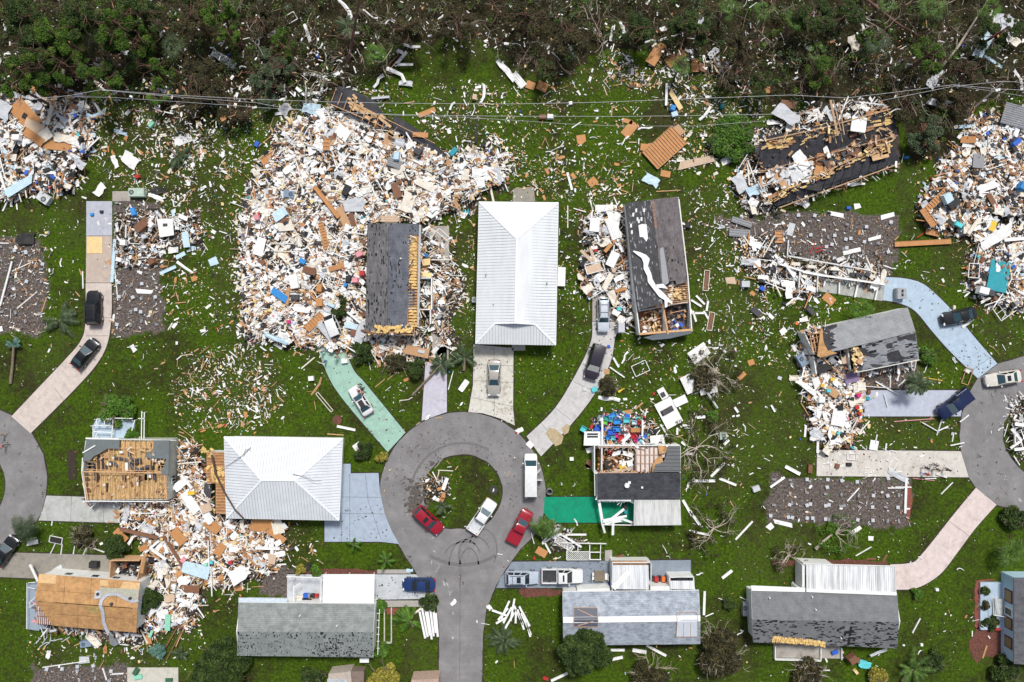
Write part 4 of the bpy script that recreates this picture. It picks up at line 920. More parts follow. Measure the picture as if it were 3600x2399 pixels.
 # blue porch above with white frame
 mb = MB();mb.prism([W(214,978,.3),W(222,962,.3),W(310,966,.3),W(305,1008,.3),W(214,1006,.3)],0,.3);build('porch_floor',mb,BLUEP,root)
 mb = MB()
 for a,b in (((223,963),(260,963)),((223,963),(223,978)),((260,963),(257,1006)),((216,978),(258,978)),((214,992),(256,994)),((240,963),(240,978)),((332,948),(331,1010)),((326,945),(325,1010)),((214,978),(214,1008)),((310,966),(303,990)),((222,996),(220,1008)),((318,962),(333,962)),((262,961),(305,962))): mb.bar(W3(*a,1.2),W3(*b,1.2),.11,.1)
 for u,v in ((223,963),(214,978),(260,963),(310,966),(332,948),(257,1004)): x,y = W(u,v,.6);mb.box((x,y,.6),(.09,.09,1.2))
 build('porch_frame',mb,WHITE,root)
 ragged(root,[(198,1152),(405,1150)],1.6,90,TW,7,8);ragged(root,[(215,1060),(275,1034),(352,1034),(345,1054),(380,1056)],3.0,70,['tan','yellow insulation','tan','white'],8,8,(.3,1.0));ragged(root,[(205,1110),(375,1120)],2.7,90,['tan','yellow insulation','brown','cream'],9,35,(.3,1.1))
house5()
def house6():
 root = thing('plywood_roof_house','house with bare orange plywood roof decking and a curling grey flashing strip','damaged house',W3(205,1385),radians(-4))
 G = Gable((80,1382),(316,1399),3.9,.2)
 mb = MB();mb.slab(G.poly([(89,1319),(322,1337),(316,1398),(80,1381)]),.08);mb.slab(G.poly([(80.5,1383),(316,1400),(313,1454),(121,1438),(118,1425),(120,1383)]),.08);build('roof',mb,OSB,root)
 mb = MB();mb.slab(G.poly([(84,1384),(120,1386),(121,1436),(86,1434)],-.2),.05);build('pink_underlay',mb,mat('pinkish white underlay',(.72,.60,.58),.1,3),root)
 mb = MB()
 for k in range(8): mb.bar(G.P(86+k*4.6,1384,-.1),G.P(88+k*4.6,1436,-.1),.05,.1)
 for v in (1392,1403,1416): mb.bar(G.P(82,v,-.02),G.P(119,v+1,-.02),.05)
 build('rafter',mb,mat('reddish rafter',(.25,.11,.07),.3),root)
 LT = mat('new light plywood',(.60,.40,.20),.15,2.5);mb = MB()
 mb.slab(G.poly([(90,1319),(130,1322),(128,1342),(88,1339)],.03),.03);mb.slab(G.poly([(230,1333),(249,1334),(248,1347),(229,1346)],.03),.03);mb.slab(G.poly([(283,1337),(322,1340),(320,1357),(276,1352)],.03),.03);build('plywood_patch',mb,LT,root)
 mb = MB()
 for pts in (((200,1390.5),(316,1397)),):
  pass
 for a,b in (((121,1411),(313,1424)),((88,1356),(320,1372)),((180,1389),(178,1442)),((240,1394),(238,1447)),((150,1325),(146,1385)),((210,1330),(206,1390)),((270,1337),(266,1394))): mb.bar(G.P(*a,.006),G.P(*b,.006),.035,.01)
 build('board_seam',mb,mat('dark seam',(.15,.08,.03)),root)
 mb = MB();mb.slab(G.poly([(229,1350),(320,1355),(316,1384),(295,1376),(262,1368),(228,1372)],.035),.02);build('roof_underlay',mb,mat('sage grey underlay',(.36,.36,.29),.15,2.5),root)
 mb = MB();mb.slab(G.poly([(200,1392),(233,1395),(232,1411),(200,1409)],.012),.02);build('exposed_hole',mb,mat('ochre insulation seen through gap',(.36,.25,.09),.4,4),root)
 mb = MB();path = [(228,1372),(222,1370),(240,1364),(262,1364),(290,1375),(314,1382)]
 def band(path,w,dz,m_=0):
  for (a,b),(c,d) in zip(path,path[1:]):
   p,q = Vector(G.P(a,b,dz)),Vector(G.P(c,d,dz));mb.bar(p,q,w,.05,m_)
 mb.slab(G.poly([(219,1358),(231,1358),(232,1375),(216,1377)],.1),.04);band([(234,1378),(246,1367),(268,1365),(292,1378),(306,1383),(318,1379)],.42,.12)
 band([(234,1378),(230,1392),(236,1404),(238,1430),(245,1448),(250,1456)],.45,.12);mb.slab([G.P(250,1455,.1),G.P(258,1462,-.6),(*W(272,1480,.8),.8),(*W(262,1486,.6),.6),(*W(252,1480,.7),.7)],.03)
 build('flashing_strip',mb,mat('curled grey flashing',(.55,.57,.62),.15,3,.4,.3),root)
 mb = MB()
 for u,v in ((226,1365),(257,1388),(300,1375)): x,y,z = G.P(u,v);mb.tube([(x,y,z),(x,y,z+.2)],.22,10)
 build('vent_pipe',mb,FELT,root)
 q = [G.P(95,1324),G.P(316,1342),G.P(308,1449),G.P(90,1432)];Q = [(p[0],p[1]) for p in q]
 mb = MB();mb.wall(Q[0],Q[1],0,2.55,.14);mb.wall(Q[2],Q[3],0,2.5,.14);gable_end(mb,G,Q[1],Q[2]);gable_end(mb,G,Q[3],Q[0]);build('wall',mb,WALLW,root)
 d1 = (Vector(Q[2])-Vector(Q[1])).normalized();n1 = Vector((-d1.y,d1.x)); 
 mb = MB();c = Vector(Q[1]).lerp(Vector(Q[2]),.4)+n1*.09;mb.box((c.x,c.y,1.5),(1.2,.08,1.1),atan2(d1.y,d1.x));build('window',mb,WHITE,root)
 mb = MB();c = c+n1*.05;mb.box((c.x,c.y,1.5),(1.0,.05,.9),atan2(d1.y,d1.x));build('pane',mb,GLASS,root)
 d0 = (Vector(Q[1])-Vector(Q[0])).normalized();mb = MB()
 for t in (.22,.5,.72): c = Vector(Q[0]).lerp(Vector(Q[1]),t);mb.box((c.x-d0.y*.1,c.y+d0.x*.1,1.9),(.9,.06,.6),atan2(d0.y,d0.x))
 build('north_window',mb,GLASS,root)
 mb = MB();mb.prism([W(62,1345,.4),W(88,1335,.4),W(90,1450,.4),W(61,1446,.4)],0,.4);mb.prism([W(90,1420,.4),W(96,1430,.4),W(106,1446,.4),W(90,1446,.4)],0,.4);build('side_deck',mb,mat('blue grey deck',(.27,.33,.40),.1,2),root)
 mb = MB()
 for a,b in (((62,1340),(61,1446)),((64,1340),(80,1338)),((65,1350),(80,1354)),((66,1386),(84,1370)),((66,1396),(84,1386)),((68,1384),(70,1397))): mb.bar(W3(*a,1.0),W3(*b,1.0),.07)
 build('deck_rail',mb,WHITE,root)
 # open carport room at the upper right
 mb = MB()
 for a,b in (((264,1285),(262,1325)),((264,1283),(330,1283)),((338,1276),(323,1330)),((262,1325),(320,1332))): mb.wall(W(*a,1.2),W(*b,1.2),0,2.3,.12)
 build('carport_wall',mb,WOOD,root)
 mb = MB();mb.slab([W3(325,1283,2.3),W3(336,1278,2.3),W3(328,1318,2.2),W3(322,1318,2.2)],.05);build('carport_scrap',mb,OSB,root)
 mb = MB();mb.prism([W(265,1284,.3),W(325,1284,.3),W(318,1330,.3),W(264,1325,.3)],.05,.12);build('carport_floor',mb,DARKIN,root)
 rr = random.Random(12);mb = MB();clutter(mb,[(267,1286),(322,1286),(316,1328),(267,1322)],70,.2,1.0,[ci[c] for c in ('black','charcoal','brown','grey','white','black')],rr);setp(build('carport_contents',mb,PM,root),kind='stuff')
house6();ragged_root = [o for o in bpy.data.objects if o.name.startswith('plywood_roof_house')][0]
ragged(ragged_root,[(100,1442),(200,1452),(316,1458)],1.0,160,['white','pale grey','tan','brown','white','charcoal'],10,9);ragged(ragged_root,[(84,1384),(84,1436)],2.8,24,['brown','pink','tan'],11,8,(.3,.8))
def house10():
 root = thing('half_open_house','dark roofed house with open upper rooms above an emerald green floor','damaged house',W3(1465,1110),0)
 G = Gable((1372,1087),(1565,1086),3.5,.17)
 mb = MB();mb.slab(G.poly([(1373,1088),(1564,1087),(1564,1147),(1374,1148)]),.1);build('roof',mb,shingle('rippled black shingles',(.035,.035,.042),(.085,.085,.10),0,bw=.5,rh=.2),root)
 DM = metal_roof('dark standing seam',(.10,.105,.115));mb = MB();pd = G.poly([(1535,1025),(1563,1025),(1564,1085),(1500,1085),(1507,1068),(1524,1062),(1530,1050)]);mb.slab(pd,.1)
 ribs(mb,pd,(1,0),.5,.08,.06);build('roof',mb,DM,root)
 mb = MB();mb.slab(G.poly([(1512,1024),(1536,1026),(1530,1040),(1515,1045)],-.05),.05);mb.slab(G.poly([(1500,1068),(1510,1052),(1522,1052),(1524,1064),(1508,1085),(1498,1085)],-.05),.05);build('torn_plywood',mb,OSB,root)
 mb = MB();mb.prism([W(1372,1030,.6),W(1500,1028,.6),W(1500,1087,.6),W(1374,1087,.6)],.1,.5);build('floor',mb,FLOORW,root)
 mb = MB()
 for k in range(7):
  u = 1467+k*10.2+(6 if k > 4 else 0);p = [W3(u-3.4,1029,2.5),W3(u+3.4,1029,2.5),W3(u+3.6,1084 if k < 5 else 1052,2.5),W3(u-3.2,1084 if k < 5 else 1052,2.5)];mb.slab(p,.1)
 build('ceiling_board',mb,mat('pinkish ceiling board',(.66,.58,.54),.12,3),root)
 mb = MB();mb.prism([W(1462,1028,2.1),W(1513,1028,2.1),W(1513,1086,2.1),W(1462,1086,2.1)],2.0,2.1);build('subceiling',mb,mat('stained wood subceiling',(.23,.11,.06),.4),root)
 mb = MB()
 for k in range(8): mb.bar(W3(1462+k*10.2+(6 if k > 5 else 0),1028,2.6),W3(1463+k*10.2+(6 if k > 5 else 0),1086,2.6),.07,.12)
 for v in (1045,1065): mb.bar(W3(1462,v,2.7),W3(1512,v,2.7),.05)
 mb.bar(W3(1374,1028,2.5),W3(1465,1028,2.5),.1);mb.bar(W3(1374,1087,3.0),W3(1465,1086,3.0),.12);mb.bar(W3(1384,1030,2.4),W3(1383,1086,2.4),.1)
 build('rafter',mb,mat('pinkish lumber',(.52,.34,.24),.2,3),root)
 rr = random.Random(21);mb = MB()
 clutter(mb,[(1386,1032),(1460,1032),(1460,1084),(1400,1084)],130,.6,1.6,[ci[c] for c in ('white','white','tan','orange plywood','yellow insulation','beige','silver','cream','brown')],rr)
 clutter(mb,[(1376,1034),(1386,1034),(1386,1084),(1376,1084)],30,.6,1.6,[ci['orange plywood'],ci['brown'],ci['tan']],rr)
 for u,v,c,a,b in ((1398,1067,'black',1.1,1.0),(1402,1037,'red',.8,.7),(1447,1065,'white',.8,.8),(1430,1072,'yellow',.9,.5),(1440,1043,'white',1.8,.6),(1418,1041,'white',1.6,.6),(1424,1082,'beige',3.2,.35)): x,y = W(u,v,1.5);mb.box((x,y,1.5),(a,b,.3),rr.uniform(-.5,.5),m=ci[c])
 setp(build('room_contents',mb,PM,root),kind='stuff')
 z1 = 2.5;mb = MB()
 for a,b in (((1366,1024),(1366,1088)),((1374,1026),(1563,1025)),((1563,1026),(1563,1146)),((1374,1088),(1375,1146)),((1374,1146),(1563,1146)),((1383,1028),(1383,1087)),((1463,1028),(1463,1087)),((1366,1088),(1374,1088))): mb.wall(W(*a,z1),W(*b,z1),0,z1,.15)
 mb.bar(W3(1365,1030,2.4),W3(1367,1140,2.4),.1,.1);mb.bar(W3(1375,1024,2.7),W3(1562,1023.5,2.7),.14,.08);mb.bar(W3(1375,1148,2.6),W3(1450,1150,2.6),.3,.06)
 build('wall',mb,WALLW,root)
 SM = metal_roof('stained white carport metal',(.68,.69,.68),(.33,.32,.31),(2.2,.25,1),.7);p = [W3(1457,1148,2.6),W3(1563,1149,2.6),W3(1565.5,1207,2.4),W3(1456,1208,2.4)]
 mb = MB();mb.slab(p,.06);build('carport_roof',mb,SM,root);mb = MB();ribs(mb,p,(0,1),.3,.05,.05);build('roof_ribs',mb,SM,root)
 mb = MB()
 for a,b,w in (((1376,1150),(1386,1210),.4),((1386,1196),(1440,1186),.3),((1386,1200),(1430,1193),.25),((1430,1193),(1455,1202),.3),((1390,1204),(1432,1197),.2),((1409,1198),(1408,1230),.35),((1385,1208),(1390,1225),.3),((1376,1152),(1455,1152),.2),((1400,1197),(1434,1170),.35),((1386,1206),(1456,1207),.12)): mb.bar(W3(*a,2.0),W3(*b,1.6),w,.07)
 build('collapsed_carport_frame',mb,WHITE,root)
 mb = MB();mb.box((*W(1436,1163,.5),.5),(.5,.8,1));mb.box((*W(1422,1184,.5),.7),(1.0,.8,.2),.5);mb.box((*W(1437,1175,.4),.4),(.4,.5,.8),m=1);setp(build('carport_contents',mb,[FELT,pmat('teal')],root),kind='stuff')
 vents(root,G,((1440,1115),),.35);mb = MB();x,y,z = G.P(1446,1109);mb.box((x,y,z+.1),(.35,.35,.2));x,y,z = G.P(1475,1120);mb.box((x,y,z+.1),(.25,.25,.3));build('roof_vent',mb,WHITE,root)
 ragged(root,[(1374,1028),(1500,1026)],2.4,60,TW,12,8);ragged(root,[(1374,1087),(1500,1087),(1512,1060),(1535,1028)],2.8,90,['tan','orange plywood','beige','white'],13,6,(.3,1.0));ragged(root,[(1376,1150),(1456,1150)],2.4,30,['white','pale grey'],14,5)
 # white awning window panels to the left
 mb = MB();mb.prism([W(1343,992,1.5),W(1383,992,1.5),W(1382,1025,1.5),W(1341,1024,1.5)],1.4,1.5);mb.bar(W3(1384,960,2),W3(1384,1024,2),.25,.1);mb.bar(W3(1477,966,2),W3(1476,1003,2),.22,.1);build('porch_panel',mb,WHITE,root)
 mb = MB();mb.prism([W(1349,996,1.52),W(1374,996,1.52),W(1374,1000,1.52),W(1349,1000,1.52)],1.5,1.53);mb.prism([W(1349,1002,1.52),W(1374,1002,1.52),W(1374,1006,1.52),W(1349,1006,1.52)],1.5,1.53);build('window',mb,GLASS,root)
house10()
def house11():
 root = thing('tilted_grey_house','tilted grey shingle roof with black bare patches and its left end torn away','damaged house',W3(2000,790),radians(12))
 G = Gable((1905,812),(2104,763),3.4,.17)
 A = shingle('plain light grey shingles',(.27,.275,.29),(.31,.315,.33),.36,(.05,.05,.055),streak=(1,3,1));B = shingle('stripy grey shingles',(.21,.22,.24),(.30,.31,.33),.45,(.02,.02,.025),streak=(.55,4,1),msc=1.1)
 mb = MB();mb.slab(G.poly([(1918,745),(2086,707),(2104,762),(1930,805),(1912,808),(1905,798),(1918,790),(1905,782),(1917,775),(1903,765),(1912,755)]),.1);build('roof',mb,A,root)
 mb = MB();mb.slab(G.poly([(1980,793.5),(2104,763.5),(2112,825),(1960,855),(1972,838),(1986,822),(1982,805)]),.1);build('roof',mb,B,root)
 mb = MB()
 for pts in ([(1890,752),(1922,744),(1925,752),(1905,760),(1918,768),(1906,775),(1922,784),(1908,792),(1924,798),(1904,806),(1895,790)],[(2060,775),(2103,766),(2105,785),(2080,780),(2066,786)],[(2037,812),(2065,804),(2072,818),(2090,822),(2062,832),(2042,832)],[(1972,798),(1992,802),(1996,812),(2020,812),(2010,822),(1985,818)],[(1962,842),(1985,840),(1980,850),(1960,854)],[(2000,838),(2030,838),(2018,845),(2004,844)],[(2035,795),(2052,790),(2050,800),(2038,802)],[(1985,792),(2020,785),(2015,790),(1990,796)]):
  mb.slab(G.poly(wobble(pts,1.2,8,len(pts)),.015),.02)
 build('bare_patch',mb,FELT,root)
 mb = MB();mb.slab(G.poly([(1886,752),(1900,749),(1906,760),(1898,768),(1912,778),(1900,790),(1910,806),(1925,812),(1885,822),(1878,818)],-.06),.05);mb.slab(G.poly([(1972,800),(1984,812),(1988,824),(1978,838),(1962,842),(1960,838),(1972,826),(1970,810)],-.05),.05);build('torn_plywood',mb,OSB,root)
 mb = MB();rr = random.Random(31);clutter(mb,[(1958,800),(1975,798),(1985,820),(1972,838),(1960,836)],30,2.8,3.2,[ci['yellow insulation'],ci['yellow insulation'],ci['tan']],rr,.3,.7);build('insulation',mb,PM,root)
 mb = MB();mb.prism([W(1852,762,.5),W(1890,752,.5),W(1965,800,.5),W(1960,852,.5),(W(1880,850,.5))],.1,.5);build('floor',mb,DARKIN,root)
 mb = MB();clutter(mb,[(1856,764),(1890,754),(1895,800),(1870,815)],70,.6,2.2,[ci[c] for c in ('brown','tan','white','pink','orange plywood','brown')],rr);clutter(mb,[(1875,812),(1960,802),(1965,850),(1890,855)],110,.6,1.8,[ci[c] for c in ('white','beige','black','brown','grey','tan','black')],rr)
 for u,v,c,a,b,r_ in ((1912,826,'grey',1.6,1.2,.5),(1902,817,'cream',1.4,.7,.9),(1940,815,'beige',1.0,2.6,.1),(1895,845,'black',2.0,1.0,.4),(1935,812,'white',.5,1.0,.3),(1925,828,'white',1.4,.4,-.7)): x,y = W(u,v,1.7);mb.box((x,y,1.7),(a,b,.2),r_,m=ci[c])
 setp(build('room_contents',mb,PM,root),kind='stuff')
 mb = MB()
 for k in range(5): mb.bar(W3(1860+k*7,762-k*1.5,2.5),W3(1868+k*7,812-k*1.5,2.5),.09,.12)
 for k in range(5): mb.bar(W3(1856+k*2.4,770+k*10,2.6),W3(1884+k*2.4,763+k*10,2.6),.06)
 mb.bar(W3(1872,805,2.3),W3(1940,870,1.2),.15,.12);mb.bar(W3(1875,815,2.4),W3(1920,812,2.4),.12);build('rafter',mb,WOOD,root)
 z1 = 2.3;mb = MB()
 for a,b in (((1848,763),(1872,815)),((1852,761),(2084,709)),((2084,711),(2108,824)),((2108,824),(1960,852)),((1894,752),(1904,810)),((1948,800),(1955,850)),((1870,820),(1876,860))): mb.wall(W(*a,z1),W(*b,z1),0,z1,.15)
 mb.bar(W3(1962,857,2.6),W3(2112,827,2.6),.12,.1);build('wall',mb,WALLW,root)
 ragged(root,[(1850,762),(1900,752),(1912,800),(1880,818)],2.8,110,TW,15,8);ragged(root,[(1960,800),(1988,820),(1962,850)],3.0,60,['tan','yellow insulation','orange plywood','white'],16,6,(.3,1.0));ragged(root,[(1960,862),(2110,832)],1.0,120,['white','white','brown','grey','tan'],17,12)
house11()
def house12():
 root = thing('blue_porch_house','pale blue house with burgundy window frames and a cluttered porch at the bottom right edge','house',W3(2340,1420),0)
 mb = MB();e = 2.8;mb.slab([W3(2330,1328,e),W3(2400,1328,e+.8),W3(2400,1530,e+.8),W3(2330,1526,e)],.1);mb.slab([W3(2400,1328,e+.8),W3(2480,1328,e),W3(2480,1526,e),W3(2400,1530,e+.8)],.1);build('roof',mb,shingle('charcoal roof shingles',(.09,.095,.105),(.14,.145,.16),0),root)
 x0 = W(2331,1400,2.8)[0]+.15;ya = W(0,1330,2.8)[1];yb = W(0,1524,2.8)[1]
 mb = MB();mb.wall((x0,ya),(x0,yb),0,2.8,.14);mb.wall((x0,ya),(x0+9,ya),0,2.8,.14);mb.wall((x0,yb),(x0+9,yb),0,2.8,.14);mb.wall((x0+9,ya),(x0+9,yb),0,2.8,.14);build('wall',mb,WALLB,root)
 BUR = mat('burgundy frame',(.14,.02,.05));TANP = mat('boarded tan pane',(.30,.22,.10))
 for v,w,g in ((1370,1.5,TANP),(1406,.9,GLASS),(1432,1.3,TANP),(1476,1.3,TANP)):
  y = W(0,v,1.6)[1];mb = MB();mb.box((x0-.1,y,1.6),(.08,w+.35,1.5));build('window',mb,BUR if g is TANP else WHITE,root);mb = MB();mb.box((x0-.15,y,1.6),(.06,w,1.1));build('pane',mb,g,root)
 mb = MB();mb.prism([W(2253,1339,.35),W(2312,1339,.35),W(2312,1448,.35),W(2253,1448,.35)],0,.35);build('porch_floor',mb,BLUEP,root)
 mb = MB()
 for k in range(3): mb.prism([W(2281,1375,.4),W(2311-k*6,1375,.4),W(2311-k*6,1413,.4),W(2281,1413,.4)],.35+k*.15,.5+k*.15)
 build('porch_steps',mb,mat('grey steps',(.42,.44,.44)),root)
 mb = MB()
 for a,b in (((2281,1372),(2283,1414)),((2283,1414),(2312,1418)),((2288,1372),(2296,1410)),((2254,1436),(2268,1446))): mb.bar(W3(*a,1.2),W3(*b,1.2),.06)
 build('porch_rail',mb,WHITE,root)
house12()
# collapsed pair of upside-down roof halves, upper right
def collapsed():
 root = thing('collapsed_roof','wrecked pair of long black roof halves stripped to felt, upper right','collapsed roof',W3(1905,360),radians(13))
 FB = mat('black felt with torn tan edges',(.035,.035,.043),.5,1.1,.8);r = random.Random(9)
 def strip(px,h0,h1,name):      # px: near edge a->b, far edge b->a
  q = [W3(*px[0],h1),W3(*px[1],h1),W3(*px[2],h0),W3(*px[3],h0)];mb = MB();mb.slab(q,.08);build(name,mb,FB,root);return q
 s1 = strip([(1745,345),(2055,268),(2062,310),(1750,392)],1.3,2.2,'roof_half');s2 = strip([(1765,462),(2050,326),(2068,372),(1785,474)],1.1,1.9,'roof_half')
 s3 = strip([(1745,318),(2050,252),(2055,268),(1745,345)],2.2,2.6,'roof_edge')
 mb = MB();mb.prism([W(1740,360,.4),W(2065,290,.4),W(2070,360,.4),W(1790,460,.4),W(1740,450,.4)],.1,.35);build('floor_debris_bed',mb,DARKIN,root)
 mb = MB()
 for q in (s1,s3,s2): ribs(mb,q,(.25,1),1.15,.1,.1)
 build('roof_ribs',mb,FELT,root)
 mb = MB()
 for a,b,w,z in (((1745,326),(1900,292),.16,2.7),((1900,292),(2050,250),.16,2.7),((1750,394),(2062,312),.14,1.7),((1765,458),(2055,320),.14,2.2),((1790,478),(2068,376),.16,1.3),((2026,330),(2026,356),.14,2.3),((1908,230),(1925,312),.3,3.4),((1915,232),(1932,300),.12,3.5),((1928,236),(1940,310),.14,3.2),((1915,300),(1922,330),.1,2.9)): mb.bar(W3(*a,z),W3(*b,z),w,.1)
 build('timber_edge',mb,mat('weathered timber',(.42,.28,.17),.35,3),root)
 mb = MB()
 for k in range(110):
  t = r.random();u = 1752+t*300;v = 330-t*76+r.uniform(-7,20)*(1 if t < .7 else 1.7);x,y = W(u,v,2.4);L = r.uniform(.3,1.3);mb.box((x,y,2.42-max(0,(v-(330-t*76)))*.015),(L,L*r.uniform(.2,.5),.06),.24+r.uniform(-.2,.2),m=r.choice((0,1,1,2)))
 for k in range(80):
  t = r.random();u = 1775+t*270;v = 452-t*122+r.uniform(-4,12);x,y = W(u,v,2.0);L = r.uniform(.3,1.2);mb.box((x,y,2.02),(L,L*r.uniform(.2,.4),.06),.4+r.uniform(-.2,.2),m=r.choice((0,1,1,2)))
 for u,v,a,b in ((2022,360,2.4,.8),(2035,350,1.2,.6),(2005,352,1.0,.8),(1960,340-8,.6,.5),(2020,282,3.0,.8),(1985,290,2.0,.7),(2040,272,1.6,.6)): x,y = W(u,v,1.9);mb.box((x,y,2.0),(a,b,.06),.25)
 build('torn_plywood',mb,[mat('torn tan plywood',(.55,.36,.19),.35,3),INS,OSBD],root)
 mb = MB();clutter(mb,[(1870,360),(2010,318),(2040,322),(1880,400),(1790,425),(1790,400)],200,.5,1.5,[ci[c] for c in ('brown','orange plywood','tan','brown','charcoal','white','brown')],r,.3,1.6)
 clutter(mb,[(1760,390),(1870,370),(1870,410),(1780,440)],110,.8,1.8,[ci[c] for c in ('white','white','pale grey','tan','silver')],r,.3,1.9);setp(build('wreckage_between',mb,PM,root),kind='stuff')
 ragged(root,[(1745,326),(1900,290),(2052,250)],2.7,80,['tan','yellow insulation','white','orange plywood','charcoal','beige'],18,14,(.3,1.6));ragged(root,[(1750,395),(2060,314)],1.9,55,['tan','brown','charcoal','beige','white'],19,8,(.3,1.5));ragged(root,[(1765,458),(2052,324)],2.3,75,['tan','yellow insulation','orange plywood','charcoal','white'],20,9,(.3,1.4));ragged(root,[(1790,480),(2068,378)],1.2,80,['white','brown','beige','charcoal','white'],21,8,(.3,1.6));ragged(root,[(1790,340),(2040,285)],2.5,45,['tan','charcoal','yellow insulation','black','beige'],22,28,(.3,1.4));ragged(root,[(1745,330),(1755,460)],1.5,60,['white','white','tan'],23,12)
 return root
collapsed()
def long_dark_strip():
 root = thing('collapsed_roof','long broken strip of black roofing slanting across the top of the main rubble field','collapsed roof',W3(880,270),radians(-32))
 FB = MATS['black felt with torn tan edges'];mb = MB()
 mb.slab([W3(776,198,2.0),W3(800,202,1.6),W3(862,232,1.2),W3(905,298,.8),W3(880,300,.9),W3(757,238,1.5)],.08)
 mb.slab([W3(905,262,.9),W3(962,300,.7),W3(1022,352,.7),W3(1030,368,.6),W3(1000,352,.6),W3(950,322,.7),W3(905,300,.8)],.08);build('roof_strip',mb,FB,root)
 mb = MB();mb.slab([W3(814,236,1.8),W3(866,262,1.4),W3(866,272,1.2),(W3(846,270,1.3)),W3(810,248,1.7)],.06)
 for k in range(20):
  r = rnd;u = r.uniform(800,900);v = 225+(u-800)*.62+r.uniform(-12,25);x,y = W(u,v,1.6);mb.box((x,y,1.7),(r.uniform(.4,1.2),.35,.06),-.6+r.uniform(-.3,.3))
 build('exposed_deck',mb,MATS['torn tan plywood'],root)
 mb = MB()
 for k in range(9): mb.bar(W3(772+k*14,205+k*9,2.05),W3(762+k*14,232+k*9,1.85),.07,.07)
 mb.bar(W3(760,240,1.6),W3(905,302,1.0),.1,.08);mb.bar(W3(820,240,2.0),W3(1000,330,1.1),.07);build('rafter',mb,WOOD,root)
long_dark_strip()

# ---------------- vehicles
CHROME = mat('chrome',(.6,.6,.62),.05,2,.2,1.0);TYRE = mat('tyre rubber',(.03,.03,.032),.2,4,.85);RIM = mat('alloy rim',(.45,.46,.48),.1,4,.35,.6)
LAMPW = mat('clear lamp lens',(.7,.72,.75),.05,3,.2);LAMPR = mat('red lamp lens',(.45,.02,.02),.05,3,.25);BEDL = mat('truck bed liner',(.04,.04,.045),.3,3,.8)
def paint(name,c,rough=.28):
 m,nt,b = nodes('car paint '+name,rough,spec=.5);b.inputs['Coat Weight'].default_value = .6;b.inputs['Coat Roughness'].default_value = .08
 v = coords(nt);nt.links.new(ramp(nt,noise(nt,v,3,5,.7),[(.35,tuple(x*.9 for x in c)),(.7,tuple(min(1,x*1.1) for x in c))]),b.inputs['Base Color']);return m
def carglass(c): 
 m,nt,b = nodes('tinted car glass',.06,spec=.6);b.inputs['Base Color'].default_value = (*c,1);return m
GD = carglass((.015,.02,.025));GT = carglass((.03,.07,.09));GL = carglass((.12,.17,.19))
def loft(mb,L,w,st):
 rings = []
 for fx,fw,zt in st:
  x = fx*L;a = w*fw;zb = .24
  rings.append([(x,-a*.9,zb),(x,-a,.45),(x,-a*.99,zt*.72),(x,-a*.90,zt*.97),(x,-a*.55,zt*1.02),(x,a*.55,zt*1.02),(x,a*.90,zt*.97),(x,a*.99,zt*.72),(x,a,.45),(x,a*.9,zb)])
 n = 10;base = len(mb.v)
 for r in rings: mb.v += r
 for i in range(len(rings)-1):
  for j in range(n):
   a = base+i*n+j;b = base+i*n+(j+1) % n;mb.f.append((a,b,b+n,a+n));mb.m.append(0)
 mb.f.append(tuple(base+j for j in range(n-1,-1,-1)));mb.m.append(0);k = base+(len(rings)-1)*n;mb.f.append(tuple(k+j for j in range(n)));mb.m.append(0)
def panel(mb,q,s=.9,off=.012,m=0,s2=None):
 q = [Vector(p) for p in q];c = sum(q,Vector())/len(q);nrm = (q[1]-q[0]).cross(q[2]-q[0]).normalized()
 if nrm.dot(c-Vector((0,0,.6))) < 0: nrm = -nrm
 t = [c+(p-c)*s+nrm*off for p in q];b = [p-nrm*.03 for p in t];n = len(q)
 mb.add([tuple(p) for p in t+b],[tuple(range(n)),tuple(range(2*n-1,n-1,-1))]+[((i+1) % n,i,n+i,n+(i+1) % n) for i in range(n)],m)
SED = [(-.5,.52,.58),(-.49,.72,.76),(-.465,.86,.86),(-.41,.96,.93),(-.2,1,.95),(.1,1,.94),(.25,.99,.91),(.36,.95,.85),(.43,.87,.77),(.47,.75,.70),(.492,.58,.62),(.5,.40,.52)]
CAR = {'sedan': dict(st=SED,gb=(-.36,.20),gt=(-.20,.03),gh=1.42,gw=(.88,.66)),
 'suv': dict(st=[(-.5,.66,.70),(-.485,.86,.95),(-.44,.97,1.02),(-.2,1,1.03),(.1,1,1.03),(.25,.99,1.0),(.38,.96,.94),(.45,.86,.86),(.485,.70,.76),(.5,.5,.6)],gb=(-.47,.22),gt=(-.40,.08),gh=1.72,gw=(.92,.74)),
 'van': dict(st=[(-.5,.90,.9),(-.495,.97,1.1),(-.2,1,1.15),(.2,1,1.12),(.32,.99,1.05),(.44,.94,.95),(.485,.86,.82),(.5,.7,.65)],gb=(-.492,.36),gt=(-.485,.24),gh=2.15,gw=(.97,.84)),
 'pickup': dict(st=[(-.12,.97,1.04),(-.115,1,1.06),(.1,1,1.05),(.22,.99,1.04),(.40,.97,.98),(.47,.92,.90),(.495,.8,.78),(.5,.6,.6)],gb=(-.115,.24),gt=(-.10,.10),gh=1.75,gw=(.92,.74))}
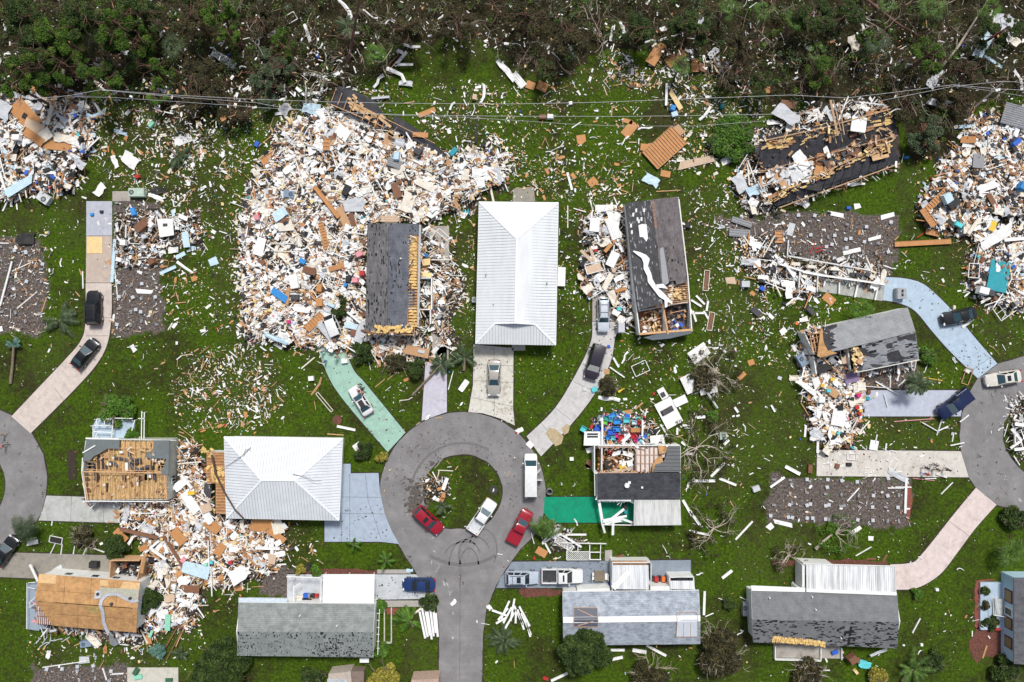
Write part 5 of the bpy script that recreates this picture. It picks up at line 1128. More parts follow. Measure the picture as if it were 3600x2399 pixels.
def vehicle(kind,name,label,u,v,ang,L,w,pm,glass=GD,sunroof=None,rack=False,cover=None,group=None,bed=BEDL,cab=None,roofm=None,z0=.09,front=None,tilt=0):
 """ang: heading in picture degrees, 0 = right, 90 = up"""
 x,y = W(u,v,.8);C = dict(CAR[kind]); 
 if cab: C.update(cab)
 root = thing(name,label,{'sedan': 'car','suv': 'suv','van': 'van','pickup': 'pickup truck'}[kind],(x,y,z0),radians(ang),group)
 root.rotation_euler.x = tilt
 hw = w/2;mb = MB();loft(mb,L,hw,C['st'])
 gb0,gb1 = C['gb'][0]*L,C['gb'][1]*L;gt0,gt1 = C['gt'][0]*L,C['gt'][1]*L;zb = .93 if kind == 'sedan' else (1.0 if kind != 'van' else 1.1);zt = C['gh'];a,b = hw*C['gw'][0],hw*C['gw'][1]
 B = [(gb0,-a,zb),(gb1,-a*.93,zb),(gb1,a*.93,zb),(gb0,a,zb)];Tp = [(gt0,-b,zt-.03),(gt1,-b*.96,zt-.02),(gt1,b*.96,zt-.02),(gt0,b,zt-.03)]
 xm = (gt0+gt1)/2;crown = [(gt0+.12,-b*.8,zt+.02),(gt1-.12,-b*.78,zt+.03),(gt1-.12,b*.78,zt+.03),(gt0+.12,b*.8,zt+.02)]
 mb.add(B+Tp+crown,[(0,1,5,4),(1,2,6,5),(2,3,7,6),(3,0,4,7),(4,5,9,8),(5,6,10,9),(6,7,11,10),(7,4,8,11),(8,9,10,11)])
 if kind == 'pickup':
  x0,x1 = -.5*L,-.125*L;hb = .98
  for s in (-1,1): mb.box(((x0+x1)/2,s*hw*.93,.62),(x1-x0,hw*.15,hb-.3))
  mb.box((x0+.06,0,.62),(.12,hw*1.8,hb-.3));mb.box((x1-.05,0,.62),(.1,hw*1.9,hb-.3));mb.box(((x0+x1)/2,0,.45),(x1-x0,hw*1.86,.2))
 build('body',mb,pm,root,local=True,smooth=True).data.set_sharp_from_angle(angle=radians(38))
 if roofm:
  mb = MB();mb.add([(p[0],p[1],p[2]+.012) for p in crown]+[(p[0],p[1],p[2]-.05) for p in crown],[(0,1,2,3),(7,6,5,4),(0,4,5,1),(1,5,6,2),(2,6,7,3),(3,7,4,0)]);build('roof_panel',mb,roofm,root,local=True)
 mb = MB();panel(mb,[B[1],B[2],Tp[2],Tp[1]],.9);build('windshield',mb,glass if front is None else front,root,local=True)
 mb = MB();panel(mb,[B[3],B[0],Tp[0],Tp[3]],.86);build('rear_window',mb,glass,root,local=True)
 for s in (0,1):
  q = [B[0],B[1],Tp[1],Tp[0]] if s == 0 else [B[2],B[3],Tp[3],Tp[2]];mb = MB()
  Q = [Vector(p) for p in q];n = 3 if kind in ('suv','van') else 2
  for k in range(n):
   t0,t1 = k/n+.01,(k+1)/n-.01;panel(mb,[Q[0].lerp(Q[1],t0),Q[0].lerp(Q[1],t1),Q[3].lerp(Q[2],t1),Q[3].lerp(Q[2],t0)],.88)
  build('side_window',mb,GD,root,local=True)
 if sunroof:
  mb = MB();sx0,sx1 = xm+sunroof[0]*L,xm+sunroof[1]*L;mb.add([(sx0,-b*.6,zt+.045),(sx1,-b*.6,zt+.045),(sx1,b*.6,zt+.045),(sx0,b*.6,zt+.045),(sx0,-b*.6,zt),(sx1,-b*.6,zt),(sx1,b*.6,zt),(sx0,b*.6,zt)],[(0,1,2,3),(0,4,5,1),(1,5,6,2),(2,6,7,3),(3,7,4,0)]);build('sunroof',mb,sunroof[2] if len(sunroof) > 2 else GD,root,local=True)
 if rack:
  mb = MB()
  for s in (-1,1): mb.bar((gt0+.2,s*b*.82,zt+.09),(gt1-.2,s*b*.82,zt+.09),.05)
  for t in (.25,.7): mb.bar((gt0+(gt1-gt0)*t,-b*.82,zt+.1),(gt0+(gt1-gt0)*t,b*.82,zt+.1),.045)
  build('roof_rack',mb,BEDL,root,local=True)
 if kind == 'pickup':
  mb = MB();x0,x1 = -.5*L+.13,-.125*L-.1
  if cover: mb.box(((x0+x1)/2,0,1.0),(x1-x0,hw*1.7,.05));build('bed_cover',mb,cover,root,local=True)
  else: mb.box(((x0+x1)/2,0,.57),(x1-x0,hw*1.68,.05));build('bed_floor',mb,bed,root,local=True)
 rw = .36 if kind != 'sedan' else .32
 for sx in (-.31,.31):
  for s in (-1,1):
   mb = MB();cx,cy = sx*L,s*(hw-.10);mb.tube([(cx,cy-.11,rw),(cx,cy+.11,rw)],rw,14);wh = build('wheel',mb,TYRE,root,local=True)
   mb = MB();mb.tube([(cx,cy+s*.09,rw),(cx,cy+s*.125,rw)],rw*.62,10);build('rim',mb,RIM,wh,local=True)
 for s in (-1,1):
  mb = MB();mb.box((.455*L,s*hw*.66,.68),(.2,hw*.4,.16),-s*.3);build('headlight',mb,LAMPW,root,local=True)
  mb = MB();mb.box((-.478*L,s*hw*.76,.80),(.12,hw*.3,.18),s*.2);build('tail_light',mb,LAMPR,root,local=True)
  mb = MB();mb.box((gb1-.45,s*(hw+.09),zb+.05),(.16,.22,.14));build('mirror',mb,pm,root,local=True)
 mb = MB();mb.box((.488*L,0,.52),(.1,hw*1.0,.12));mb.box((-.495*L,0,.55),(.06,hw*.9,.1));build('grille',mb,BEDL,root,local=True)
 return root
PB = paint('black',(.008,.009,.011));PW = paint('white',(.72,.73,.73));PR = paint('red',(.30,.008,.022));PN = paint('navy',(.012,.035,.13));PND = paint('dark navy',(.006,.014,.06))
PG = paint('warm grey',(.36,.34,.31),.35);PBE = paint('beige',(.66,.63,.56));PS = paint('silver blue',(.44,.50,.58));PP = paint('dark purple',(.028,.022,.035));PWS = paint('silver white',(.55,.60,.66))
VH = [(215,708,42),(195,812,42),(761,741,42),(828,922,42),(1135,869,42),(1387,724,42),(1366,832,46),(1220,1090,50),(985,1196,42),(1108,1187,45),(1195,1211,44),(962,1344,40),(1199,1328,40),(1292,1324,46),(2204,727,42),(2194,929,46),(2305,869,43)]
vehicle('suv','suv','black SUV parked on the pinkish driveway beside the cleared plot, nose towards the top',215.5,708,91,5.0,2.05,PB,rack=True)
vehicle('sedan','sedan','black sedan standing on the pinkish driveway below the black SUV',195,813,52,4.9,1.9,PB,glass=GT)
vehicle('suv','suv','white SUV half buried in rubble at the top of the mint green driveway',761,742,112,5.0,1.9,PW)
vehicle('sedan','sedan','white sedan with a long dark glass roof on the mint green driveway',829,921,122,4.6,1.85,PW,glass=GT,sunroof=(-.13,.10,carglass((.05,.04,.04))),group=None)
vehicle('sedan','sedan','old warm grey sedan with long trunk on the leaf-stained driveway',1135,869,-91,5.3,1.95,PG,glass=GT,sunroof=None)
vehicle('suv','suv','silver white vehicle nosing out of a wrecked carport beside the torn shingle house',1386.5,724,-90,5.0,1.75,PWS,glass=GT,rack=True)
vehicle('suv','suv','dark purple SUV with a crushed windscreen on the light curving driveway',1367.5,832,-107,5.2,2.2,PP,glass=GD,cab=dict(gb=(-.49,.27),gt=(-.46,.10)),front=mat('crazed white windscreen',(.5,.5,.48),.3,8,.4))
vehicle('van','van','long white van with open side doors parked on the right of the ring road',1219.5,1091,90,5.9,2.0,PW,glass=GT)
vehicle('suv','suv','red SUV parked across the lower left of the grass island',985,1196,-43,4.8,1.9,PR,glass=GT,sunroof=(.02,.13))
vehicle('pickup','pickup_truck','white pickup with a white open bed parked across the lower right of the grass island',1108,1187,56,5.3,1.95,PW,glass=GL,bed=mat('pale bed liner',(.55,.58,.60),.1,3))
vehicle('pickup','pickup_truck','red pickup with a dark bed cover at the right edge of the ring road',1195,1211,62,5.2,1.95,PR,glass=GT,cover=PR,roofm=None)
vehicle('sedan','sedan','navy blue sedan at the mouth of the pale driveway left of the stem road',962,1344,180,4.75,1.95,PN,glass=GD)
vehicle('suv','suv','silver blue SUV with a dark sunroof on the slate blue driveway',1199.5,1328,0,4.8,1.9,PS,glass=GD,sunroof=(.0,.12),rack=True)
vehicle('pickup','pickup_truck','large white pickup with a black open bed beside the silver blue SUV',1292,1324,0,5.9,2.1,PW,glass=GD,sunroof=(-.0,.04))
vehicle('sedan','sedan','black sedan with torn front on the pale blue curving driveway',2204,727,193,5.1,1.95,PB,glass=GT)
vehicle('pickup','pickup_truck','dark navy pickup with a pale windscreen on the periwinkle driveway',2194,929,216,5.4,2.1,PND,glass=GL,cover=PND)  # paler glass colour on this pickup
vehicle('sedan','sedan','beige sedan with a dark sunroof on the right loop road',2305.5,870,189,5.2,1.95,PBE,glass=GT,sunroof=(-.03,.07))
vehicle('sedan','sedan','black car cut by the left edge below the windblown palm',12,1266,55,4.8,1.9,PB,glass=GT)
vehicle('van','van_placeholder','',-900,-900,0,1,1,PW) if False else None
# van doors and crate load
# ---------------- people, one continuous skinned body each
def person_mesh(pose):
 """pose: dict of joint positions; returns a mesh of the skinned body"""
 J = pose;V = [];E = [];R = []
 def jn(p,r,par=None):
  V.append(p);R.append(r)
  if par is not None: E.append((par,len(V)-1))
  return len(V)-1
 pel = jn((0,0,.93),.13);sp = jn((J['lean']*.4,0,1.15),.12,pel);ch = jn((J['lean']*.8,0,1.38),.145,sp);nk = jn((J['lean'],0,1.50),.055,ch)
 hd = jn((J['lean']+.02,0,1.60),.085,nk);tp = jn((J['lean']+.01,0,1.70),.07,hd);no = jn((J['lean']+.10,0,1.59),.02,hd)
 for s in (-1,1):
  st = J['stride']*s;hp = jn((0,s*.09,.88),.095,pel);kn = jn((st*.5+.05,s*.10,.50),.062,hp);an = jn((st-.02,s*.10,.10),.042,kn);jn((st+.13,s*.11,.045),.035,an)
  a = J['arm'][0 if s < 0 else 1];sh = jn((J['lean']*.85,s*.19,1.40),.06,ch);el = jn((a[0]*.4,s*(.26+a[1]*.3),1.13),.042,sh);wr = jn((a[0],s*(.27+a[1]),a[2]),.03,el);pm_ = jn((a[0]*1.08+.03,s*(.27+a[1]),a[2]-.07),.028,wr)
  for k,(dy,l) in enumerate(((-.03,.07),(-.01,.09),(.01,.085),(.03,.065))):
   f1 = jn((a[0]*1.1+.04,s*(.27+a[1])+dy,a[2]-.07-l*.6),.0095,pm_);jn((a[0]*1.1+.02,s*(.27+a[1])+dy,a[2]-.08-l),.008,f1)
  jn((a[0]*1.05+.08,s*(.25+a[1]),a[2]-.08),.010,wr)
 me = bpy.data.meshes.new('person_body');me.from_pydata(V,E,[]);me.update()
 o = bpy.data.objects.new('tmp',me);COL.objects.link(o);md = o.modifiers.new('s','SKIN')
 md.use_smooth_shade = True
 for i,sv in enumerate(me.skin_vertices[0].data): sv.radius = (R[i],R[i]*(.8 if i in (0,1,2) else 1));sv.use_root = (i == 0)
 m2 = o.modifiers.new('u','SUBSURF');m2.levels = 1;m2.render_levels = 1
 dg = bpy.context.evaluated_depsgraph_get();dg.update();ev = o.evaluated_get(dg);out = bpy.data.meshes.new_from_object(ev)
 bpy.data.objects.remove(o);return out
SKINM = mat('skin',(.50,.30,.21),.06,3,.6);POSES = [dict(lean=.05,stride=.28,arm=((-.18,.02,.92),(.22,.02,.95))),dict(lean=.02,stride=.06,arm=((.25,.05,1.05),(.28,-.03,1.08))),dict(lean=.12,stride=.14,arm=((.35,.04,1.0),(.05,.06,.86)))]
PMESH = [person_mesh(p) for p in POSES]
def person(label,u,v,ang,shirt,pants,hair,pose=0,cap=False,group=None):
 x,y = W(u,v,.9);r = thing('person',label,'person',(x,y,.085),radians(ang),group)
 me = PMESH[pose].copy();me.materials.clear()
 for m_ in (SKINM,pmat(shirt),pmat(pants),pmat('charcoal')): me.materials.append(m_)
 for p in me.polygons:
  c = p.center;z = c.z;q = 0
  if z < .09: q = 3
  elif z < .96 and abs(c.y) < .24: q = 2
  elif .96 <= z < 1.47 and (abs(c.y) < .235 or z > 1.2): q = 1
  p.material_index = q
 o = bpy.data.objects.new('body',me);COL.objects.link(o);o.parent = r
 lean = POSES[pose]['lean'];mb = MB();pts = []
 for k in range(5): a = k/4*pi/2;pts.append((k,a))
 mb.tube([(lean-.005,0,1.60),(lean-.01,0,1.68),(lean-.005,0,1.745),(lean,0,1.775)],[.105,.108,.085,.03],10)
 if cap: mb.box((lean+.12,0,1.69),(.14,.15,.02))
 build('cap' if cap else 'hair',mb,pmat(hair),r,local=True,smooth=True)
person('person in a lavender shirt at the top left of the mint green driveway',741,808,-20,'pale grey','purple','brown',0)
person('person in a blue shirt and tan cap on the mint green driveway edge',747,831,160,'blue','charcoal','tan',1,True)
person('person in grey green near the middle of the mint green driveway top',774,820,-60,'grey','tan','brown',0)
person('person in dark clothes behind the two at the white sedan hood',827,883,-80,'charcoal','black','brown',1)
person('person in red leaning beside the white sedan windscreen',827,898,200,'red','charcoal','black',2)
person('person in a tan top at the white sedan side mirror',836,903,170,'tan','charcoal','brown',2)
person('person in a black top crouching over the hood side of the white sedan',834,893,200,'black','dark green','black',2)
person('person in black, leftmost of the group on the chalky white driveway',2126,1075,10,'black','charcoal','black',0)
person('person in grey walking at the top of the group on the chalky white driveway',2147,1068,0,'grey','charcoal','brown',0)
person('person in a brown top in the middle of the group on the chalky white driveway',2152,1079,10,'brown','black','brown',0)
person('person in a dark red top, lowest of the group on the chalky white driveway',2127,1089,-20,'red','blue','black',0)
person('person in charcoal, rightmost of the group on the chalky white driveway',2175,1080,30,'charcoal','black','black',2)
person('person in pale clothes, upper of the two on the left road',3,999,0,'pale grey','beige','brown',0)
person('person in a pink and black outfit, lower of the two on the left road',6,1026,20,'pink','black','black',0)
person('person in dark clothes behind the dark purple SUV',1360+148-2-148+0,799,90,'black','charcoal','black',1)
# ---------------- vegetation
def leafmat(name,dark,mid,lite,scale=1.1):
 m,nt,b = nodes(name,.65,spec=.25);v = coords(nt);f = noise(nt,v,scale,4,.65);f2 = noise(nt,v,9,2)
 k = mth(nt,'ADD',mth(nt,'MULTIPLY',f,.7),mth(nt,'MULTIPLY',f2,.3))
 nt.links.new(ramp(nt,k,[(.36,dark),(.5,mid),(.64,lite)]),b.inputs['Base Color']);return m
LF = {'deep': leafmat('deep green leaves',(.008,.018,.003),(.028,.052,.008),(.075,.115,.022)),
 'bright': leafmat('bright green leaves',(.022,.055,.006),(.06,.14,.012),(.13,.25,.03)),
 'pine': leafmat('yellow green needles',(.012,.032,.003),(.042,.088,.006),(.10,.18,.013)),
 'olive': leafmat('olive brown leaves',(.014,.014,.006),(.042,.038,.014),(.105,.09,.035)),
 'palm': leafmat('palm green fronds',(.022,.05,.008),(.07,.135,.022),(.16,.26,.06),2),
 'palmd': leafmat('grey green fronds',(.022,.04,.016),(.06,.09,.04),(.15,.19,.11),2),
 'blue': leafmat('blue green leaves',(.04,.09,.07),(.09,.19,.15),(.2,.33,.28),2),
 'yellow': leafmat('yellow speckled leaves',(.05,.05,.008),(.22,.20,.03),(.50,.42,.08),3)}
BARK = mat('grey brown bark',(.21,.16,.12),.35,4,.9);BARKP = mat('pale stripped branch wood',(.42,.36,.29),.25,4,.9);BARKR = mat('red brown pine bark',(.15,.075,.055),.35,4,.9)
def frond(mb,base,az,L,droop,rise,kind,r,m=0):
 n = 7;p = [];el = rise
 q = Vector(base); 
 for i in range(n+1):
  p.append(q.copy());q = q+Vector((cos(az)*cos(el),sin(az)*cos(el),sin(el)))*(L/n);el -= droop/n;az += r.uniform(-.05,.05)
 mb.tube([tuple(x) for x in p],[.035-.003*i for i in range(n+1)],3,m,False)
 side = Vector((-sin(az),cos(az),0))
 if kind == 'feather':
  N = 20
  for i in range(3,N):
   t = i/N;k = min(n-1,int(t*n));f = t*n-k;c = p[k].lerp(p[k+1],f);d = (p[k+1]-p[k]).normalized()
   l = L*.30*(1-abs(t-.5)*1.2)
   for s in (-1,1):
    e = c+side*s*l*.8+d*l*.5+Vector((0,0,-l*.42));w = d*.06
    mb.add([tuple(c-w),tuple(c+w),tuple(e)],[(0,1,2)],m)
 else:
  c = p[3];d = (p[4]-p[2]).normalized();N = 11;lf = L*.62
  for i in range(N):
   a = (i/(N-1)-.5)*3.0;dr = (d*cos(a)+side*sin(a));ll = lf*(1-.28*abs(i/(N-1)-.5)*2)*r.uniform(.85,1.1);e1 = c+dr*ll*.55+Vector((0,0,.03));e2 = c+dr*ll+Vector((0,0,-ll*.3));w = dr.cross(Vector((0,0,1))).normalized()*.036
   mb.add([tuple(c),tuple(e1-w),tuple(e1+w),tuple(e2)],[(0,1,2),(1,3,2)],m)
def palm(label,u,v,R_=1.8,th=3.0,kind='fan',lf='palm',n=20,group=None,lay=None,wind=None,name='palm_tree',trunk=True,h0=None,seed=0,flat=False):
 """crown centre at survey pixel (u,v); lay = base pixel of a toppled trunk; wind = (azimuth, spread)"""
 r = random.Random(int(u*7+v)+seed);z = th if not lay else .7
 cx,cy = W(u,v,z)
 bx,by = W(*lay,.2) if lay else (cx+r.uniform(-.1,.1),cy+r.uniform(-.1,.1))
 root = thing(name,label,'palm tree',(bx,by,0),0,group)
 mb = MB()
 if lay: mb.tube([(bx,by,.2),((bx+cx)/2,(by+cy)/2,.35),(cx,cy,z)],[.2,.17,.15],7)
 else: mb.tube([(bx,by,0),((bx+cx)/2,(by+cy)/2,z*.5),(cx,cy,z)],[.2,.16,.14],7)
 build('trunk',mb,BARK,root)
 mb = MB()
 if kind == 'fan': n = int(n*.85)
 for k in range(n):
  az = 2*pi*k/n*1.0+r.uniform(-.25,.25)+(k % 3)*.3;L = R_*r.uniform(.85,1.15)
  if wind: az = radians(wind[0])+r.uniform(-1,1)*radians(wind[1])
  frond(mb,(cx,cy,z),az,L*r.uniform(.35 if kind == 'fan' else .7,1.15),r.uniform(.3,.9),r.uniform(-.15,.8) if not flat else r.uniform(-.05,.25),kind,r)
 build('fronds',mb,LF[lf],root);return root
def leafball(mb,c,rad,n,r,sz=.16,sq=.7,m=0,hollow=.35):
 for k in range(n):
  a = r.uniform(0,2*pi);zz = r.uniform(-.6,1);q = (1-zz*zz)**.5 if abs(zz) < 1 else 0;d = rad*(hollow+(1-hollow)*r.random()**.5)
  p = Vector((c[0]+cos(a)*q*d,c[1]+sin(a)*q*d,c[2]+zz*d*sq));s = sz*r.uniform(.6,1.4)
  e1 = Vector((r.gauss(0,1),r.gauss(0,1),r.gauss(0,.45))).normalized()*s;e2 = e1.cross(Vector((r.gauss(0,.5),r.gauss(0,.5),1))).normalized()*s*r.uniform(.45,.9)
  mb.add([tuple(p-e1),tuple(p+e2),tuple(p+e1),tuple(p-e2)],[(0,1,2,3)],m)
def branches(mb,base,d,L,rad,depth,r,m=0,sp=.6,flat=.5,zmin=.08):
 p = Vector(base);d = Vector(d).normalized();pts = [tuple(p)];n = 4
 for i in range(n):
  d = (d+Vector((r.gauss(0,.22),r.gauss(0,.22),r.gauss(0,.12)))).normalized();p = p+d*L/n;p.z = max(p.z,zmin);pts.append(tuple(p))
 mb.tube(pts,[rad*(1-.5*i/n) for i in range(n+1)],4 if rad < .06 else 6,m,False)
 if depth <= 0: return
 for k in range(r.choice((2,3,3))):
  q = Vector(pts[r.choice((2,3,4,4))]);nd = (d+Vector((r.gauss(0,sp),r.gauss(0,sp),r.gauss(0,sp*flat)))).normalized();branches(mb,q,nd,L*r.uniform(.5,.8),rad*.5,depth-1,r,m,sp,flat,zmin)
def bush(label,u,v,R_,h=1.5,lf='deep',dens=1.0,name='bush',cat='bush',group=None,lobes=None,bare=0,sz=.15,asp=1.0,tip=None):
 r = random.Random(int(u*3+v*5));x,y = W(u,v,h*.6);root = thing(name,label,cat,(x,y,0),0,group)
 mb = MB();nb = 5 if R_ < 1.5 else 9
 for k in range(nb+bare*6): a = r.uniform(0,2*pi);branches(mb,(x,y,.05),(cos(a),sin(a),1.0 if not bare else .5),R_*.75,.05 if R_ < 2 else .09,2 if bare else 1,r)
 build('branches',mb,BARK if not bare else BARKP,root)
 mb = MB();nl = lobes or int(6+R_*5)
 for k in range(nl):
  a = r.uniform(0,2*pi);q = R_*r.random()**.6*.78;lr = R_*r.uniform(.22,.42)
  leafball(mb,(x+cos(a)*q,y+sin(a)*q*asp,h*(.35+.65*(1-(q/R_)**2)*r.uniform(.5,1))),lr,int(120*dens*lr*lr/.2)+20,r,sz)
 build('crown',mb,LF[lf],root);return root
def dead_tree(label,u,v,R_,n=5,name='fallen_tree',cat='fallen tree',bark=None,lf=None,dens=.4,dirs=None,h=.5,trunk=None,group=None):
 r = random.Random(int(u*5+v*3));x,y = W(u,v,h);root = thing(name,label,cat,(x,y,0),0,group);mb = MB()
 if trunk:
  p = [(*W(a,b,c),c) for a,b,c in trunk];mb.tube(p,[.24-.12*i/(len(p)-1) for i in range(len(p))],7)
 for k in range(n):
  a = radians(r.uniform(*dirs)) if dirs else 2*pi*k/n+r.uniform(-.4,.4);branches(mb,(x,y,h),(cos(a),sin(a),r.uniform(0,.6)),R_*.55,.085,3,r,0,.55,.5)
 build('branches' if not trunk else 'trunk',mb,bark or BARKP,root)
 if lf:
  mb = MB()
  for k in range(int(R_*R_*4*dens)+6):
   a = r.uniform(0,2*pi);q = R_*r.random()**.5;leafball(mb,(x+cos(a)*q,y+sin(a)*q,r.uniform(.3,1.5)),r.uniform(.3,.6),40,r,.1)
  build('crown',mb,LF[lf],root)
 return root
def pine(label,u,v,th,R_,lf='pine',base=None,group=None,lean=(0,0),nl=16):
 """crown centre seen at (u,v); the trunk stands under it"""
 r = random.Random(int(u+v*11));x,y = W(u,v,th);bx,by = (x+lean[0],y+lean[1]);root = thing('pine_tree',label,'pine tree',(bx,by,0),0,group)
 mb = MB();mb.tube([(bx,by,0),((bx+x)/2+.1,(by+y)/2,th*.5),(x,y,th)],[.24,.18,.08],7)
 for k in range(10): a = r.uniform(0,6.28);z = th*r.uniform(.5,.95);branches(mb,(x,y,z),(cos(a),sin(a),.2),R_*.7,.05,1,r)
 build('trunk',mb,BARKR,root);mb = MB()
 for k in range(nl):
  a = r.uniform(0,2*pi);q = R_*r.random()**.5*.85;lr = R_*r.uniform(.10,.36);leafball(mb,(x+cos(a)*q,y+sin(a)*q,th*(.60+.40*r.random())-q*.4),lr,int(150*lr*lr/.16)+24,r,.10,.45,0,.1)
 build('crown',mb,LF[lf],root)
# palms in the wood and gardens
PLM = [('bright green fan palm at the wood edge beside bent white siding',866,126,2.1,3,'fan','bright',24),('round green fan palm in front of a tilted plywood sheet',1563,155,1.8,3,'fan','palm',24),
 ('dull green fan palm below the yellow green pines, upper left',398,106,2.2,3,'fan','palmd',18),('dark fan palm among the top left pines',208,80,2.6,4,'fan','palmd',18),
 ('spreading fan palm at the top edge right of centre',1672,20,2.3,4,'fan','palm',20),('pale fronded palm at the top edge beside the spreading fan palm',1752,22,1.9,4,'fan','palm',16),
 ('wide fan palm at the top, left of the long fallen trunk',1823,52,2.1,4,'fan','palm',14),('thin fan palm with few fronds below the wide fan palm',1873,120,1.8,3,'fan','palm',9),
 ('large dense fan palm right of the long fallen trunk',2010,95,2.5,4,'fan','palmd',24),('fan palm at the top right wood beside the grey branch',2140,18,2.6,4,'fan','palm',20),
 ('yellow green palm near the top right corner',2276,20,2.2,4,'fan','bright',12),('half hidden palm behind the leaning pine trunk',800,62,2.0,3,'feather','palmd',12),
 ('palm crown fallen over the upper edge of the tilted grey house',1981,712,1.9,2.6,'fan','bright',18),('palm standing in the periwinkle driveway',2108,884,2.1,3.2,'feather','palmd',20),
 ('round bushy palm with pale fronds at the right edge',2318,1271,2.4,2.0,'fan','palm',30),('small young palm left of the stem road',888,1290,1.5,1.2,'feather','bright',9),('small young palm below the dusty blue driveway',812,1252,1.2,1.2,'feather','bright',6),
 ('palm sapling at the foot of the grass island',1018,1165,1.4,1.0,'feather','palmd',9),('grey green palm at the left below the cleared plot',80,975-75,.1,.3,'feather','palmd',2),
 ('dark palm sprouting among the far top trees',2040,8,1.8,4,'fan','palm',12),('low leafy palm clump at the wood edge above the collapsed roof',2035,260-160,.1,.2,'fan','palm',2)]
for l,u,v,R_,th,k,lf,n in PLM:
 if R_ > .5: palm(l,u,v,R_,th,k,lf,n)
palm('grey green palm flattened on the lawn left of the pinkish driveway',138,736,2.4,.6,'feather','palmd',15,lay=(128,752),wind=(60,170),flat=True)
palm('grey green palm flattened on the lawn below the upper left wreckage',408,358,2.0,.6,'feather','palmd',10,lay=(392,345),wind=(-30,130),flat=True)
palm('thin toppled palm at the left edge with its trunk lying down the lawn',31,797,1.3,.6,'feather','blue',12,lay=(24,882),wind=(95,90))
palm('windblown palm beside the black car at the left edge',48,1244,3.6,1.4,'feather','palmd',20,wind=(55,55))
palm('windswept palm between the red pickup and the emerald driveway',1246,1236,3.0,1.5,'feather','palm',18,wind=(80,60))
palm('toppled palm lying over the lavender driveway',1014,838,2.0,.7,'feather','palmd',16,lay=(948,908))
palm('small palm with its roots exposed left of the leaf-stained driveway',1068,822,1.9,1.3,'feather','palmd',10,lay=(1066,852))
palm('green palm lying on the lawn beside stacked white beams',943,1428,2.5,.9,'feather','bright',14,wind=(20,170),lay=(950,1440),flat=True)
palm('dark palm lying on the lawn right of the stem road',1158,1472,2.6,.9,'feather','palmd',13,lay=(1150,1470),flat=True)
palm('coconut palm leaning at the bottom right with golden heart',2097,1538,3.0,1.6,'feather','palm',13,lay=(2072,1566))
palm('spiky agave beside the fallen branches at the bottom left',414,1502,1.2,.5,'feather','palmd',14,name='agave')
